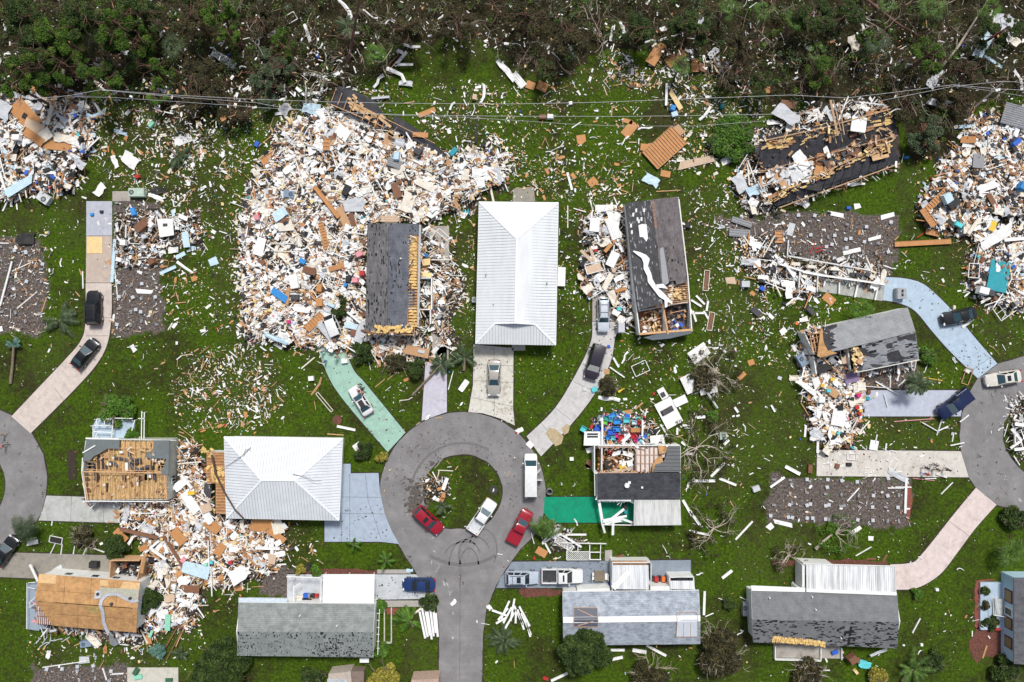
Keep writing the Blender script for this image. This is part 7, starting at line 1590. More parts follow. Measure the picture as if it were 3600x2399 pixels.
t('sheet',1,0,510,1000,2.7,1.6,-8,LB,'pale blue metal sheet under the power lines left of the long black roofing strip',.5);t('sheet',1,0,270,1010,1.7,1.3,40,PGY);t('beam',1,0,495,860,2.7,.4,2,WH,None,.5);t('strip',1,0,560,690,3.8,.5,-3,WH,'bent white siding caught in the dry branches left of the bright fan palm',.8)
t('strip',1,0,615,770,2.4,.4,80,WH,None,.6);t('beam',1,0,1330,545,2.6,.42,50,WH,'white siding plank standing on end right of the bright fan palm',.8);t('beam',1,0,1360,597,2.6,.35,0,WH,None,.8);t('strip',1,0,1310,660,3.6,.6,-15,WH,None,.5);t('strip',1,0,1120,740,2.4,.5,60,WH,None,.5)
t('strip',1,0,1430,425,2.6,.4,-12,WH,'bright white curved strip on the dark grass at the wood edge',.3);t('strip',1,0,480,320,3.2,.4,-70,WH,None,.8);t('strip',1,0,1040,150,2.6,.25,-45,WH,None,1.5);t('strip',1,0,840,80,3.4,.5,-45,WH,None,1.5);t('frame',1,0,325,165,1.4,1.2,30,WH,None,.8)
t('lattice',1,0,1290,215,2.8,.3,-35,WH,'white railing section hanging in the dark brush at the top',.8,cat='lattice');t('lattice',1,0,1490,305,.9,.9,0,WH,'small square of white railing in the dark brush at the top',.6,cat='lattice');t('lattice',1,0,90,345,3.3,.4,30,WH,'long white railing section at the left of the top wood',.8,cat='lattice')
t('sheet',1,0,1380,770,2.0,.7,-5,PGY,None,.3);t('beam',1,0,1145,900,2.6,.35,5,PGY,None,.3);t('plywood',1,0,1570,1035,2.6,.7,22,OP,'long split orange board on the lawn below the upper power line',.1);t('plywood',1,0,1215,1300,2.4,1.2,80,'tan',None,1.2);t('plywood',1,0,1510,1240,2.2,.7,-3,OP,None,.9)
t('wall_fragment',1,0,800,1220,2.2,1.5,-40,WH,'large white board with two black seams at the top of the main rubble field',1.2,name='wall_board');t('item',1,0,1815,1400,1.4,.8,45,'teal','teal panel box at the upper right of the main rubble field',1.0);t('deck',1,0,110,1460,2.0,1.0,30,OP,None,.8);t('deck',1,0,650,1330,1.6,.9,85,OP,None,1.0)
t('panel',1,0,1270,1500,2.0,1.2,-20,'grey',None,1.0);t('item',1,0,1295,1440,1.3,.9,85,LB,None,1.2);t('item',1,0,1490,1400,1.1,.9,-30,'charcoal',None,1.0);t('strip',1,0,2110,870,2.8,.35,60,WH,None,.2);t('strip',1,0,1790,970,1.4,.4,80,WH,None,.2);t('item',1,0,2010,900,.8,.7,80,'beige');t('item',1,0,15,1330,.8,.6,60,'blue','blue crumpled bag on the lawn left of the main rubble field');t('item',1,0,570,520,.7,.4,-30,'blue','blue scrap in the brush beside the bright fan palm',.8);t('sheet',1,0,2300,650,3.6,.8,-48,WH,'long white gutter lying down the bank left of the ribbed sheet',.2)
t('panel',2,0,60,740,2.4,1.1,-50,WH,'white ribbed sheet metal at the lawn edge beside two plywood squares',.2);t('plywood',2,0,170,785,1.3,1.1,-20,OP,'plywood square, left of the pair at the wood edge',.1);t('plywood',2,0,280,795,1.5,1.3,-25,OP,'plywood square, right of the pair at the wood edge',.1)
t('plywood',2,0,1325,495,3.4,1.5,58,OP,'long plywood sheet leaning at the wood edge left of the round fan palm',.6);t('plywood',2,0,1500,530,3.0,1.5,38,OP,'plywood sheet behind the round fan palm',.4);t('deck',2,0,1682,605,1.8,1.0,90,OP,'small slatted wooden frame right of the round fan palm',.4);t('plywood',2,0,1745,620,1.3,1.1,-20,'brown',None,.3)
t('plywood',2,0,2300,815,2.2,1.3,0,OP,'clean plywood rectangle under the upper power line, left of the collapsed roof',.3);t('panel',2,0,1728,215,1.7,.85,85,PGY,'speckled white panel stuck in the trees at the top',1.6);t('sheet',2,0,915,310,2.2,.4,78,WH,None,.8);t('strip',2,0,1020,260,2.0,.5,-65,WH,None,.8);t('strip',2,0,1310,345,3.2,.25,28,WH,None,.8);t('wall_fragment',2,0,1390,268,.9,.6,20,WH,None,.8)
t('sheet',2,0,1850,490,1.8,.9,45,PGY,None,.6);t('sheet',2,0,1890,600,2.4,.9,-75,PGY,'crumpled grey metal hanging in the wood edge right of the round fan palm',.5);t('beam',2,0,1418,870,3.2,.35,88,WH,'upright white post among the rubble below the round fan palm',.4);t('wall_fragment',2,0,1500,920,3.0,.7,-60,'yellow insulation','pale yellow torn board below the round fan palm',.3,name='foam_board');t('item',2,0,1475,1000,.9,.8,70,'bright blue','bright blue crumpled bag below the pale yellow board');t('item',2,0,1490,1055,.9,.7,20,LB);t('item',2,0,1928,982,.7,.5,80,'teal','small teal box among the branches left of the collapsed roof')
t('item',2,0,350,1078,1.0,.7,0,WH,'white half of a two tone box on the open lawn');t('item',2,0,280,1080,1.1,.7,0,'brown','brown half of a two tone box on the open lawn');t('plywood',2,0,635,1275,1.3,1.05,8,OP,'lone plywood piece in the middle of the open lawn');t('plywood',2,0,1080,1190,2.4,1.4,50,OP,'broken plywood sheet on the lawn left of the big wooden floor frame');t('plywood',2,0,1060,1115,1.5,.6,-15,OP)
t('deck',2,0,1400,1360,5.6,3.3,42,OP,'big wooden floor frame with pale ribs lying on the lawn right of the middle',.3);t('plywood',2,0,1222,1355,1.3,1.0,-5,OP,None,.15);t('plywood',2,0,1520,1210,1.6,1.5,40,TN,None,.3);t('wall_fragment',2,0,1700,1490,5.0,1.0,12,'beige','long torn beige board below the leafy clump',.2,name='wall_board');t('wall_fragment',2,0,1975,1475,1.9,1.0,25,WH);t('strip',2,0,1790,1060,2.6,.4,32,WH,None,.2);t('strip',2,0,1210,1150,2.2,.22,38,WH)
t('plywood',2,1,740,105,1.3,1.1,40,OP,'plywood square standing on its corner above the central white roof');t('plywood',2,1,1410,30,1.4,.9,-10,OP);t('sheet',2,1,1280,90,2.2,1.2,-30,LB,'crumpled pale blue plastic under the wooden floor frame');t('beam',2,1,530,100,2.6,.35,-75,WH);t('plank',2,1,1437,187,3.5,.12,3,TN);t('plank',2,1,512,425,3.2,.15,90,CR,'long pale plank standing along the right wall of the central white roof')
for a,b,L,w_,an,c in ((2160,180,3.6,.3,-78,CR),): t('plank',1,1,a,b,L,w_,an,c,'pale plank running into the top edge of the central white roof')
t('item',2,0,537,953,.55,.5,10,WH,'white ball shape with a blue rim on the upper power line'); 
# upper right field and corner
t('sheet',3,0,2170,230,3.4,2.4,-25,PGY,'big grey sheet metal box caught in the top right trees',1.6);t('wall_fragment',3,0,1975,415,3.9,1.5,60,LB,'pale blue grey door like panel in the top right trees',1.4,name='metal_door');t('beam',3,0,2065,570,3.0,.45,-35,LB,'pale blue post below the door like panel at the top right',1.0);t('sheet',3,0,2250,370,2.0,1.3,-45,CR,None,1.0)
t('sheet',3,0,1530,725,2.9,1.2,55,PGY,'grey sheet metal at the power lines, top right',1.0);t('strip',3,0,870,230,2.6,.35,-40,WH,None,1.2);t('sheet',3,0,785,410,2.3,1.2,-70,CR,None,1.0);t('sheet',3,0,1570,950,3.2,1.0,-10,PGY,None,.8);t('panel',3,0,2270,1065,3.6,3.0,-15,'grey','large grey corrugated metal sheet at the right edge',1.3);t('beam',3,0,1810,1165,3.2,.5,3,LB,None,.5);t('strip',3,0,2310,740,3.2,.4,-60,WH,None,.8)
t('mattress',3,0,825,1150,2.1,2.1,82,WH,'white mattress lying on the collapsed roof',2.4,name='mattress');t('sheet',3,0,170,1060,3.6,1.8,-35,PGY,'big crumpled grey metal sheet at the upper left of the collapsed roof',1.4);t('plywood',3,0,190,960,2.2,1.1,-8,'brown',None,.9);t('sheet',3,0,540,1400,1.6,.7,-65,WH,None,1.7);t('sheet',3,0,300,1480,2.6,1.6,-50,WH,'torn white sheeting in the gap of the collapsed roof',1.7);t('strip',3,0,290,1500,2.8,.35,25,WH,None,1.9)
t('sheet',3,1,380,150,3.2,1.0,-10,'black','black plastic sheet over the lower edge of the collapsed roof',1.8);t('strip',3,1,800,125,3.0,.4,-3,WH,None,.3);t('sheet',3,1,310,295,2.0,1.0,-30,WH);t('sheet',3,1,80,290,3.4,.6,5,WH);t('item',3,1,735,345,.6,.4,0,'blue','small blue box on the grass under the collapsed roof');t('wall_fragment',3,1,820,328,.9,.7,10,WH)
t('wall_fragment',3,1,620,400,2.2,.6,-12,WH,'white slab at the upper edge of the cleared plot, left one');t('wall_fragment',3,1,1090,420,2.0,.6,15,WH,'white slab at the upper right corner of the cleared plot');t('door',3,1,210,540,1.8,.9,75,'pale grey','worn grey slab on the left of the upper right cleared plot');t('wall_fragment',3,1,980,620,1.9,.5,15,WH);t('door',3,1,770,742,2.6,.6,13,WH,'long white slab in the middle of the upper right cleared plot');t('deck',3,1,100,610,1.7,1.2,90,OP)
for a,b,L,an in ((410,710,1.8,65),(500,705,2.2,12),(470,740,1.4,20),(1420,580,2.0,35)): t('plank',3,1,a,b,L,.12,an,'red','red painted bar of a broken frame near the upper right cleared plot',cat='frame bar')
t('beam',3,1,1420,665,8.1,.75,3,OP,'very long orange wooden beam lying level right of the cleared plot',.2);t('deck',3,1,1580,240,5.2,.9,44,OP,'long slatted wooden truss leaning into the upper right rubble field',.8);t('deck',3,1,1470,430,2.9,.9,-55,OP,None,.4);t('deck',3,1,1510,570,1.9,.8,-12,OP,None,.3);t('item',3,1,1640,270,1.8,1.3,-65,LB,'blue grey rear window of an overturned cart in the upper right rubble',.8);t('item',3,1,1690,310,1.9,1.0,35,'black',None,.5)
t('sheet',3,1,2010,150,3.0,1.2,25,WH,None,1.0);t('beam',3,1,1885,515,2.6,.5,55,CR,None,1.0);t('sheet',3,1,2100,600,5.0,1.6,30,WH,'long white siding wall slanting over the upper right rubble',1.0);t('beam',3,1,2270,630,3.2,.5,5,WH,None,1.0);t('door',3,1,2120,970,4.4,3.0,80,'teal','large teal sheet lying in the right hand rubble',.9,name='teal_sheet',cat='sheet');t('plywood',3,1,2065,510,1.4,.8,70,'yellow');t('plywood',3,1,2045,250,2.0,.8,-60,'brown',None,1.1)
t('frame',3,1,1890,920,2.0,1.4,85,WH,None,.6);t('item',3,1,1960,1105,1.6,1.1,-15,WH,'white box lid with black cloth below the teal sheet',.4);t('item',3,1,2040,1125,1.4,1.0,-15,'charcoal',None,.4);t('truss',3,1,2180,1260,3.2,2.4,35,WH,'twisted white window frame below the teal sheet',.4);t('item',3,1,2320,150,1.2,1.0,60,'bright blue','bright blue tarp bundle at the right edge',.9);t('item',3,1,1745,500,1.2,.7,-30,'turquoise','turquoise scrap in the upper right rubble field',.9);t('item',3,0,2280,1310,1.6,.7,40,'blue','deep blue bag in the upper right rubble field',.9);t('door',3,0,1935,1480,2.0,1.6,85,'grey','grey square lid in the upper right rubble field',1.1);t('frame',3,0,2090,1520,3.0,.5,18,WH,None,.8);t('item',3,0,1270,1450,.7,.4,0,'bright blue','small bright blue scrap right of the collapsed roof');t('plywood',3,0,1500,1320,2.3,.7,5,OP);t('wall_fragment',3,0,1525,1215,1.3,1.1,-70,WH);t('plywood',3,0,1460,1160,1.6,1.1,10,'brown');t('plywood',3,0,1840,1285,2.2,.9,0,OP,None,.5)
t('wall_fragment',3,1,140,1480,.9,.8,40,WH);t('item',3,1,262,1405,.5,.5,0,'orange','small orange cushion on the lawn left of the tilted grey house');t('plywood',3,1,560,1180,1.8,1.2,-40,OP,'dark edged plywood piece below the grey carport slab');t('strip',3,1,240,1190,2.8,.3,33,WH);t('item',3,1,380,1290,1.5,.7,-45,'charcoal');t('item',3,1,1710,1262,.7,.4,85,CR,'small cream box beside the blue driveway sedan');t('strip',3,1,1860,1400,2.8,.4,25,WH,'white angled strip at the back of the black sedan')
# carport frame of white posts over the grey slab
for (a,b,c,d,w_) in ((110,860,320,925,.3),(320,930,510,965,.35),(510,965,1070,1045,.3),(290,930,280,1080,.15),(530,985,510,1060,.2),(655,985,650,1130,.2),(830,1015,795,1165,.25),(1015,1035,980,1190,.2),(180,785,950,920,.18),(185,640,175,790,.15),(150,850,240,980,.4),(455,960,450,1110,.15),(280,1105,360,1120,.12)):
 L = hypot(c-a,d-b)*.01563;t('beam',3,1,(a+c)/2,(b+d)/2,L,w_,math.degrees(atan2(-(d-b),c-a)),WH,'white post of the flattened carport frame over the grey slab by the blue driveway',.35,cat='carport post',name='carport_post')
for k,u_ in enumerate((770,815,862,910)): t('item',3,1,u_,957,.62,.6,20*k,'charcoal',['dark wreath shaped pot, leftmost of four behind the white carport post','dark brown pot, second of four behind the white carport post','black pot, third of four behind the white carport post','dark leafy pot, rightmost of four behind the white carport post'][k],name='plant_pot',cat='pot')
t('item',3,1,395,885,1.3,.5,-5,CR,None,.3);t('item',3,1,605,905,1.3,.55,-5,CR,None,.3);t('item',3,1,250,860,1.3,.5,-5,CR,None,.3)
t('door',2,1,865,348,3.1,1.0,0,WH,'white slatted panel on the lawn above the wrecked carport',.15,name='slatted_panel',cat='panel');t('panel',2,1,930,530,3.2,1.5,-70,WH,'folded white ribbed panel in the wrecked carport',1.0);t('door',2,1,760,500,1.9,1.4,85,WH,None,.8);t('wall_fragment',2,1,690,790,2.6,.45,-45,'beige',None,.9);t('wall_fragment',2,1,740,780,2.2,.35,-75,'beige',None,1.0);t('plywood',2,1,900,690,2.3,.5,50,OP,None,.9);t('panel',2,1,925,815,2.2,1.3,65,WH,None,.9);t('wall_fragment',2,1,915,860,2.3,.45,-70,'beige',None,1.1);t('frame',2,1,760,890,2.6,1.4,15,WH,None,.8);t('plywood',2,1,750,900,2.2,1.1,15,'beige','brown panel in a white frame in the wrecked carport',.8)
t('wall_fragment',2,1,880,1020,2.6,.8,62,CR,None,.7);t('plywood',2,1,1000,1095,1.6,.45,15,OP,'bright orange board end beside the torn shingle house',1.0);t('item',2,1,982,1272,.6,.6,0,'turquoise','small turquoise crate beside the silver white vehicle');t('wall_fragment',2,1,955,1310,1.1,.8,-30,WH);t('item',2,1,1000,1445,1.5,1.0,90,'pale grey','grey slatted crate beside the foot of the torn shingle house',.1);t('item',2,1,768,735,.45,.4,0,'red','red bucket in the wrecked carport',1.1);t('door',2,1,455,975,2.7,1.1,88,WH,'white panel leaning outside the right wall of the central white roof',.6,name='white_board',cat='board')
for (a,b,c,d) in ((1645,1190,1740,1250),(1690,1150,1770,1230),(1800,1200,1785,1290),(1660,1290,1690,1390),(1680,1310,1760,1310),(1760,1290,1800,1360),(1640,1275,1660,1320),(1550,480,1650,520)): t('beam',2,1,(a+c)/2,(b+d)/2,hypot(c-a,d-b)*.01563,.3,math.degrees(atan2(b-d,c-a)),WH)
for a,b,w_,an in ((1785,1010,2.9,85),(1825,1385,2.6,80)): t('frame',2,1,a,b,w_,.75,an,CR,'long low planter box frame on the lawn right of the torn shingle house');t('plywood',2,1,a,b,w_*.9,.5,an,'brown',None,.05)
t('panel',2,1,2110,475,3.0,.8,-18,'grey',None,.2);t('panel',2,1,2090,575,3.0,1.1,-5,'grey',None,.2);t('sheet',2,1,2090,120,2.6,1.6,-65,PGY,None,.6);t('sheet',2,1,2250,170,3.0,1.4,20,LB,'pale blue torn sheeting at the lower left of the collapsed roof',.8);t('wall_fragment',2,1,2010,1010,1.4,.9,0,'beige');t('item',2,1,2135,1045,1.2,.9,0,'pale grey');t('item',2,1,2295,1085,.8,.7,-35,'blue','small framed blue panel on the lawn left of the curving driveway slab');t('item',2,1,2240,1300,1.5,.9,-40,'charcoal','dark shingle scrap on the lawn left of the tilted grey house');t('item',2,1,1612,505,.8,.8,-10,'black','small black framed screen on the lawn right of the torn shingle house')
# middle right white shed panels
t('panel',2,2,1717,110,2.8,1.9,35,WH,'white ribbed shed roof panel, uppermost on the lawn right of the middle',.4);t('panel',2,2,1630,390,2.6,1.9,-65,WH,'bent white ribbed panel with holes under the uppermost shed panel',.4);t('door',2,2,1800,420,2.5,2.0,12,WH,'white shed wall with two dark windows under the branches',.5,name='shed_wall',cat='wall panel');t('item',2,2,1788,380,1.4,.3,12,'charcoal',None,.62);t('strip',2,2,1830,460,4.6,.3,-22,PGY,None,.7)
t('door',2,2,1440,660,4.0,2.6,-62,WH,'largest white shed wall lying on the lawn right of the storage boxes',.3,name='shed_wall',cat='wall panel');t('item',2,2,1425,640,.8,1.9,118,'charcoal','dark window opening of the largest white shed wall',.38,name='dark_opening',cat='window');t('door',2,2,1385,480,1.6,1.1,-60,WH,None,.3);t('item',2,2,1388,490,.7,.6,-60,'charcoal',None,.4);t('door',2,2,1545,550,2.0,1.2,25,WH,None,.3);t('door',2,2,1335,905,2.0,1.3,6,WH,'white square panel right of the storage boxes',.2,name='white_board',cat='board');t('beam',2,2,1400,825,2.2,.2,-60,WH)
for a,b,L,w_,an in ((1890,1180,2.8,.35,45),(1760,1282,3.3,.4,0),(1980,1290,2.6,.35,-22),(1610,1530,2.6,.4,-60),(1968,927,1.0,.4,45),(1597,773,1.0,.3,0),(1517,827,1.0,.3,88),(2060,630,.9,.35,-55),(1735,697,1.2,.4,5),(1630,1035,1.1,.35,0),(1575,940,.8,.35,-40),(1270,525,.2,.1,0)): t('beam',2,2,a,b,L,w_,an,WH)
t('beam',2,3,2130,172,3.6,.25,47,WH,'long thin white bar on the lawn, upper one left of the dark grey house');t('beam',2,3,1975,575,1.8,.4,38,WH);t('beam',2,3,1680,60,2.6,.4,-55,WH);t('beam',2,3,1720,195,3.0,.3,-12,WH);t('beam',2,3,1765,840,3.4,.35,88,WH,'long white gutter standing along the right end of the blue shingle house');t('beam',2,3,1325,1275,3.2,.35,-28,WH);t('beam',2,3,970,1270,2.0,.35,0,WH);t('beam',2,3,945,1350,2.3,.4,12,WH);t('beam',2,3,1170,1280,2.0,.5,-10,WH);t('beam',2,3,440,1515,2.8,.35,25,WH,'white gutter lying at the bottom left of the bushy tree');t('item',2,3,308,1530,.8,.4,-20,'red','small red crate at the bottom edge');t('beam',2,3,2150,810,2.0,.12,-25,WH);t('strip',2,3,1410,340,1.4,.1,-50,WH)
t('frame',2,2,1180,250,2.2,1.6,25,WH,'open rectangular white frame on the lawn below the torn shingle house',.2);t('strip',2,2,890,540,3.2,.5,-15,WH);t('strip',2,2,1040,150,2.0,.3,60,WH);t('beam',2,2,965,285,2.6,.2,-35,WH);t('beam',2,2,955,195,1.6,.3,-60,WH);t('plywood',2,2,1060,652,1.4,.6,10,OP,'small rounded orange board above the storage boxes');t('plank',2,2,1165,595,1.5,.2,40,TN);t('item',2,2,988,640,.6,.6,0,'charcoal','black and white drum above the storage boxes');t('item',2,2,755,445,.9,.8,20,'turquoise','teal square mat at the edge of the curving driveway');t('plywood',2,2,870,280,.8,.75,0,TN);t('item',2,2,668,440,.5,.5,0,'silver');t('item',2,2,665,198,.4,.4,0,'silver');t('item',2,2,888,47,.4,.4,0,'blue');t('plywood',2,2,2110,318,1.3,.7,45,OP);t('plywood',2,2,2197,195,.9,.8,20,OP);t('item',2,2,1302,482,.35,.35,0,'red','tiny red ball on the lawn right of the storage boxes');t('item',2,2,2237,1352,1.1,.8,20,PGY,'grey electric box on the lawn above the lower cleared plot');t('item',2,2,547,1080,.6,.5,0,WH);t('wall_fragment',2,2,712,1000,1.1,.7,15,WH);t('plywood',2,2,710,1130,1.2,1.1,70,'brown','round brown mat left of the half open house');t('wall_fragment',2,2,692,1148,.8,.45,-35,WH);t('door',2,2,165,950,1.0,.8,-45,WH,'white square board on the kerb of the ring road',.12,name='white_board',cat='board')
t('sheet',2,2,70,820,1.1,.7,30,WH,'white and red torn scraps piled where the ring road meets the curving driveway');t('item',2,2,40,838,.4,.3,0,'red')
BX = [(920,682,.5,.9,-60,'bright blue'),(905,715,.4,.5,0,'turquoise'),(848,738,.6,.5,-20,'lime green'),(965,737,.55,.8,90,'bright blue'),(1050,725,.7,.5,0,'turquoise'),(960,805,.8,.55,0,'bright blue'),(915,832,.9,.6,0,'blue'),(785,800,.7,.6,60,'blue'),(655,805,.6,.6,-30,'turquoise'),(868,705,.5,.5,0,'teal'),(998,898,1.0,.5,75,'red'),(960,865,.4,.4,0,'magenta'),(925,888,.4,.4,0,'turquoise'),(1110,870,.6,.5,10,'red'),(895,932,.6,.5,10,OP),(972,950,.7,.4,0,'teal'),(1140,815,1.4,.5,0,OP),(1120,745,.5,.4,0,'light blue'),(1165,748,.4,.35,0,'red'),(1045,890,1.4,.45,45,WH),(905,1012,.6,.35,-20,'red'),(1130,905,.35,.35,0,'magenta'),(880,885,.4,.4,0,'bright blue')]
for a,b,L,w_,an,c in BX: t('bin' if c not in (WH,OP) else 'item',2,2,a,b,L*1.25,w_*1.25,an,c,None,.7)
# bottom left field
for a,b,L,w_,an,c in ((1280,200,5.5,.5,-13,'brown'),(1600,370,5.4,.45,-57,'brown')): t('beam',0,3,a,b,L,w_,an,c,['long brown beam with a white edge slanting across the rubble, lying flatter','long brown beam slanting steeply down to the pale blue sink shaped panel'][a > 1500],1.2)
t('wall_fragment',0,3,1810,535,3.7,1.6,-17,LB,'pale blue grey metal hood at the lower end of the steep brown beam',1.0,name='metal_hood',cat='metal panel');t('plywood',0,3,1110,220,2.2,1.1,-45,OP,'rounded orange plywood piece left of the flatter brown beam',.4);t('plywood',0,3,1640,230,2.4,1.4,-50,OP,None,1.0);t('plywood',0,3,1950,130,2.4,1.4,-35,OP,None,1.0);t('plywood',0,3,2020,350,1.8,1.2,60,OP,None,.9);t('plywood',0,3,1760,710,2.2,1.0,-5,'brown');t('plywood',0,3,2190,700,1.2,.9,5,OP);t('frame',0,3,1590,700,1.7,.9,80,'charcoal');t('sheet',0,3,1560,790,1.4,1.1,0,'beige')
t('plywood',1,3,60,130,3.2,2.0,-10,OP,'wide orange board under the lower edge of the left white hip roof',1.1);t('wall_fragment',1,3,200,135,2.4,1.6,-75,CR,'cream board under the lower edge of the left white hip roof',1.1,name='wall_board');t('plywood',1,3,190,220,2.8,.9,-35,OP,None,1.0);t('beam',1,3,150,320,2.3,.45,88,WH,'upright bar of the white cross in the rubble under the left white hip roof',.8);t('beam',1,3,110,335,3.4,.45,-2,WH,'level bar of the white cross in the rubble under the left white hip roof',.75);t('wall_fragment',1,3,145,435,1.3,1.0,85,'beige');t('wall_fragment',1,3,200,290,1.0,.8,30,WH);t('beam',1,3,205,485,2.3,.2,2,WH);t('plywood',1,3,225,420,1.3,.8,10,OP)
t('wall_fragment',0,3,1900,30,2.6,1.0,-60,WH,None,1.0);t('wall_fragment',0,2,1740,1470,3.4,1.2,-55,WH,'long white slab beside the stripped wing of the left white roof',1.0,name='wall_board');t('mattress',0,2,1900,1530,1.5,1.2,20,'beige','beige cushion at the foot of the stripped wing',1.0,cat='cushion',name='cushion');t('item',0,2,1760,1395,1.1,.5,5,'yellow','yellow pad beside the stripped wing',.9);t('panel',0,2,1910,1370,1.9,1.1,85,'charcoal',None,.8);t('beam',0,2,1715,1290,2.4,.4,-50,WH,None,.6);t('beam',0,3,1400,320,2.6,.35,40,WH,None,.8);t('beam',0,3,1460,390,2.6,.35,-35,WH,None,.8);t('beam',0,3,1190,290,2.4,.4,60,WH,None,.6)
t('beam',0,3,1920,420,4.6,.15,-88,WH,'long thin white pipe standing through the rubble',1.0);t('beam',0,3,1945,640,4.2,.15,-88,WH,None,.6);t('beam',0,3,990,270,2.3,.35,22,WH,'white post lying beside the dark shrub above the open carport');t('item',0,3,1690,440,.7,.6,50,'pink','pink cushion beside the steep brown beam',1.1);t('item',0,3,2120,465,.6,.4,0,'red','red scrap in the rubble right of the metal hood',.8);t('item',0,3,1945,465,.5,.4,0,'turquoise',None,.9);t('item',0,3,1895,485,.5,.4,0,'mint green',None,.9);t('sheet',0,3,2190,580,2.6,1.8,30,WH,'crumpled white shed side at the right end of the bottom left rubble',.5)
t('door',0,3,1540,1020,2.3,.8,88,'mint green','mint green board shaped like a surfboard right of the plywood roof house',.25,name='mint_board',cat='board');t('door',0,3,1385,1125,1.1,.4,65,'mint green','small mint green strip at the lower corner of the plywood roof house');t('item',0,3,880,480,1.3,.9,-2,'black','black wheelie bin lying on the weathered driveway',.1,cat='bin',name='wheelie_bin');t('door',0,3,530,520,1.3,.5,30,PGY,'grey board lying on the weathered driveway')
t('frame',0,3,515,260,1.8,.9,-12,WH,'white framed black screen on the lawn above the weathered driveway');t('item',0,3,515,262,1.5,.6,-12,'black',None,.12);t('beam',0,3,490,340,1.6,.12,65,WH);t('beam',0,3,570,345,1.5,.12,82,WH);t('beam',0,3,690,320,2.2,.12,80,WH);t('beam',0,3,785,360,1.2,.12,65,WH);t('beam',0,3,915,355,1.6,.12,-20,WH);t('wall_fragment',0,3,305,280,1.7,.7,10,WH,'folded white panel beside the windblown palm');t('beam',0,3,315,560,2.6,.3,-65,WH,'white post leaning over the left end of the plywood roof house',1.0)
t('item',0,3,1255,1465,1.0,.8,60,'dark green','dark green plastic chair on the cream slab',.1);t('item',0,3,1272,1515,1.2,.6,10,'mint green','mint green scraps on the cream slab',.1);t('item',0,3,1555,1545,1.1,.5,0,'dark green','dark green box at the bottom of the cream slab',.1);t('beam',0,3,1085,1488,1.7,.15,3,WH);t('beam',0,3,965,1490,1.8,.15,-72,WH);t('beam',0,3,600,1400,6.5,.1,8,WH);t('wall_fragment',0,3,775,1365,1.5,.9,0,PGY);t('wall_fragment',0,3,485,1088,1.4,.5,0,PGY)
for a,b,L,an in ((440,1160,2.2,45),(470,1190,2.0,40),(410,1220,1.6,30),(520,1200,1.8,-15),(610,1185,1.4,15),(345,1180,1.0,70)): t('strip',0,3,a,b,L,.15,an,PGY)
t('plank',0,3,1560,1180,5.8,.2,60,'brown','fallen bare trunk, longer of the two leaning below the mint green board',.3,cat='log',name='fallen_log');t('plank',0,3,1600,1230,4.6,.16,62,'brown','fallen bare trunk, shorter of the two leaning below the mint green board',.3,cat='log',name='fallen_log')
# left plots
t('wall_fragment',0,1,1520,530,2.7,2.0,-85,WH,'big white board with a dark window in the wreckage beside the upper slab',.5,name='wall_board');t('item',0,1,1520,500,.7,.4,0,'charcoal',None,.65);t('door',0,1,1708,635,2.2,.9,-82,LB,'pale blue door lying on the lawn right of the upper slab wreckage');t('door',0,1,1770,715,.9,.6,5,LB);t('door',0,1,1658,780,1.5,.6,28,LB);t('beam',0,1,1545,915,2.5,.5,24,LB,'pale blue board on the lawn pointing at the white angled gutter');t('strip',0,1,1700,890,2.8,.45,-35,WH,'white angled gutter on the lawn');t('wall_fragment',0,1,1680,430,1.3,.6,-20,WH);t('wall_fragment',0,1,1590,390,1.0,.5,-75,LB);t('item',0,1,1228,380,1.3,.7,-70,'bright blue','bright blue tarp bundle at the upper slab wreckage',.5);t('item',0,1,1310,510,2.2,1.3,40,'brown','overturned brown cabinet in the wreckage beside the upper slab',.4)
t('item',0,1,1390,500,.9,.8,-40,WH,None,.5);t('item',0,1,1145,665,.8,.8,0,WH,None,.3);t('item',0,1,1335,610,.7,.6,20,PGY,None,.3);t('frame',0,1,1322,695,1.0,.8,-20,'charcoal',None,.3);t('item',0,1,1405,840,1.0,.95,30,'brown','round brown table top in the left cleared plot');t('item',0,1,1095,820,.9,.6,-15,WH);t('beam',0,1,1045,830,6.2,.45,86,LB,'long pale blue gutter standing along the beige slab',.2);t('beam',0,1,1160,560,1.8,.15,88,WH);t('beam',0,1,1072,1050,4.6,.12,-84,WH);t('beam',0,1,765,1005,2.5,.15,-88,WH);t('plywood',0,1,870,685,2.4,2.2,90,'yellow insulation','tan stained mats side by side on the upper slab',.09,name='floor_mat',cat='mat')
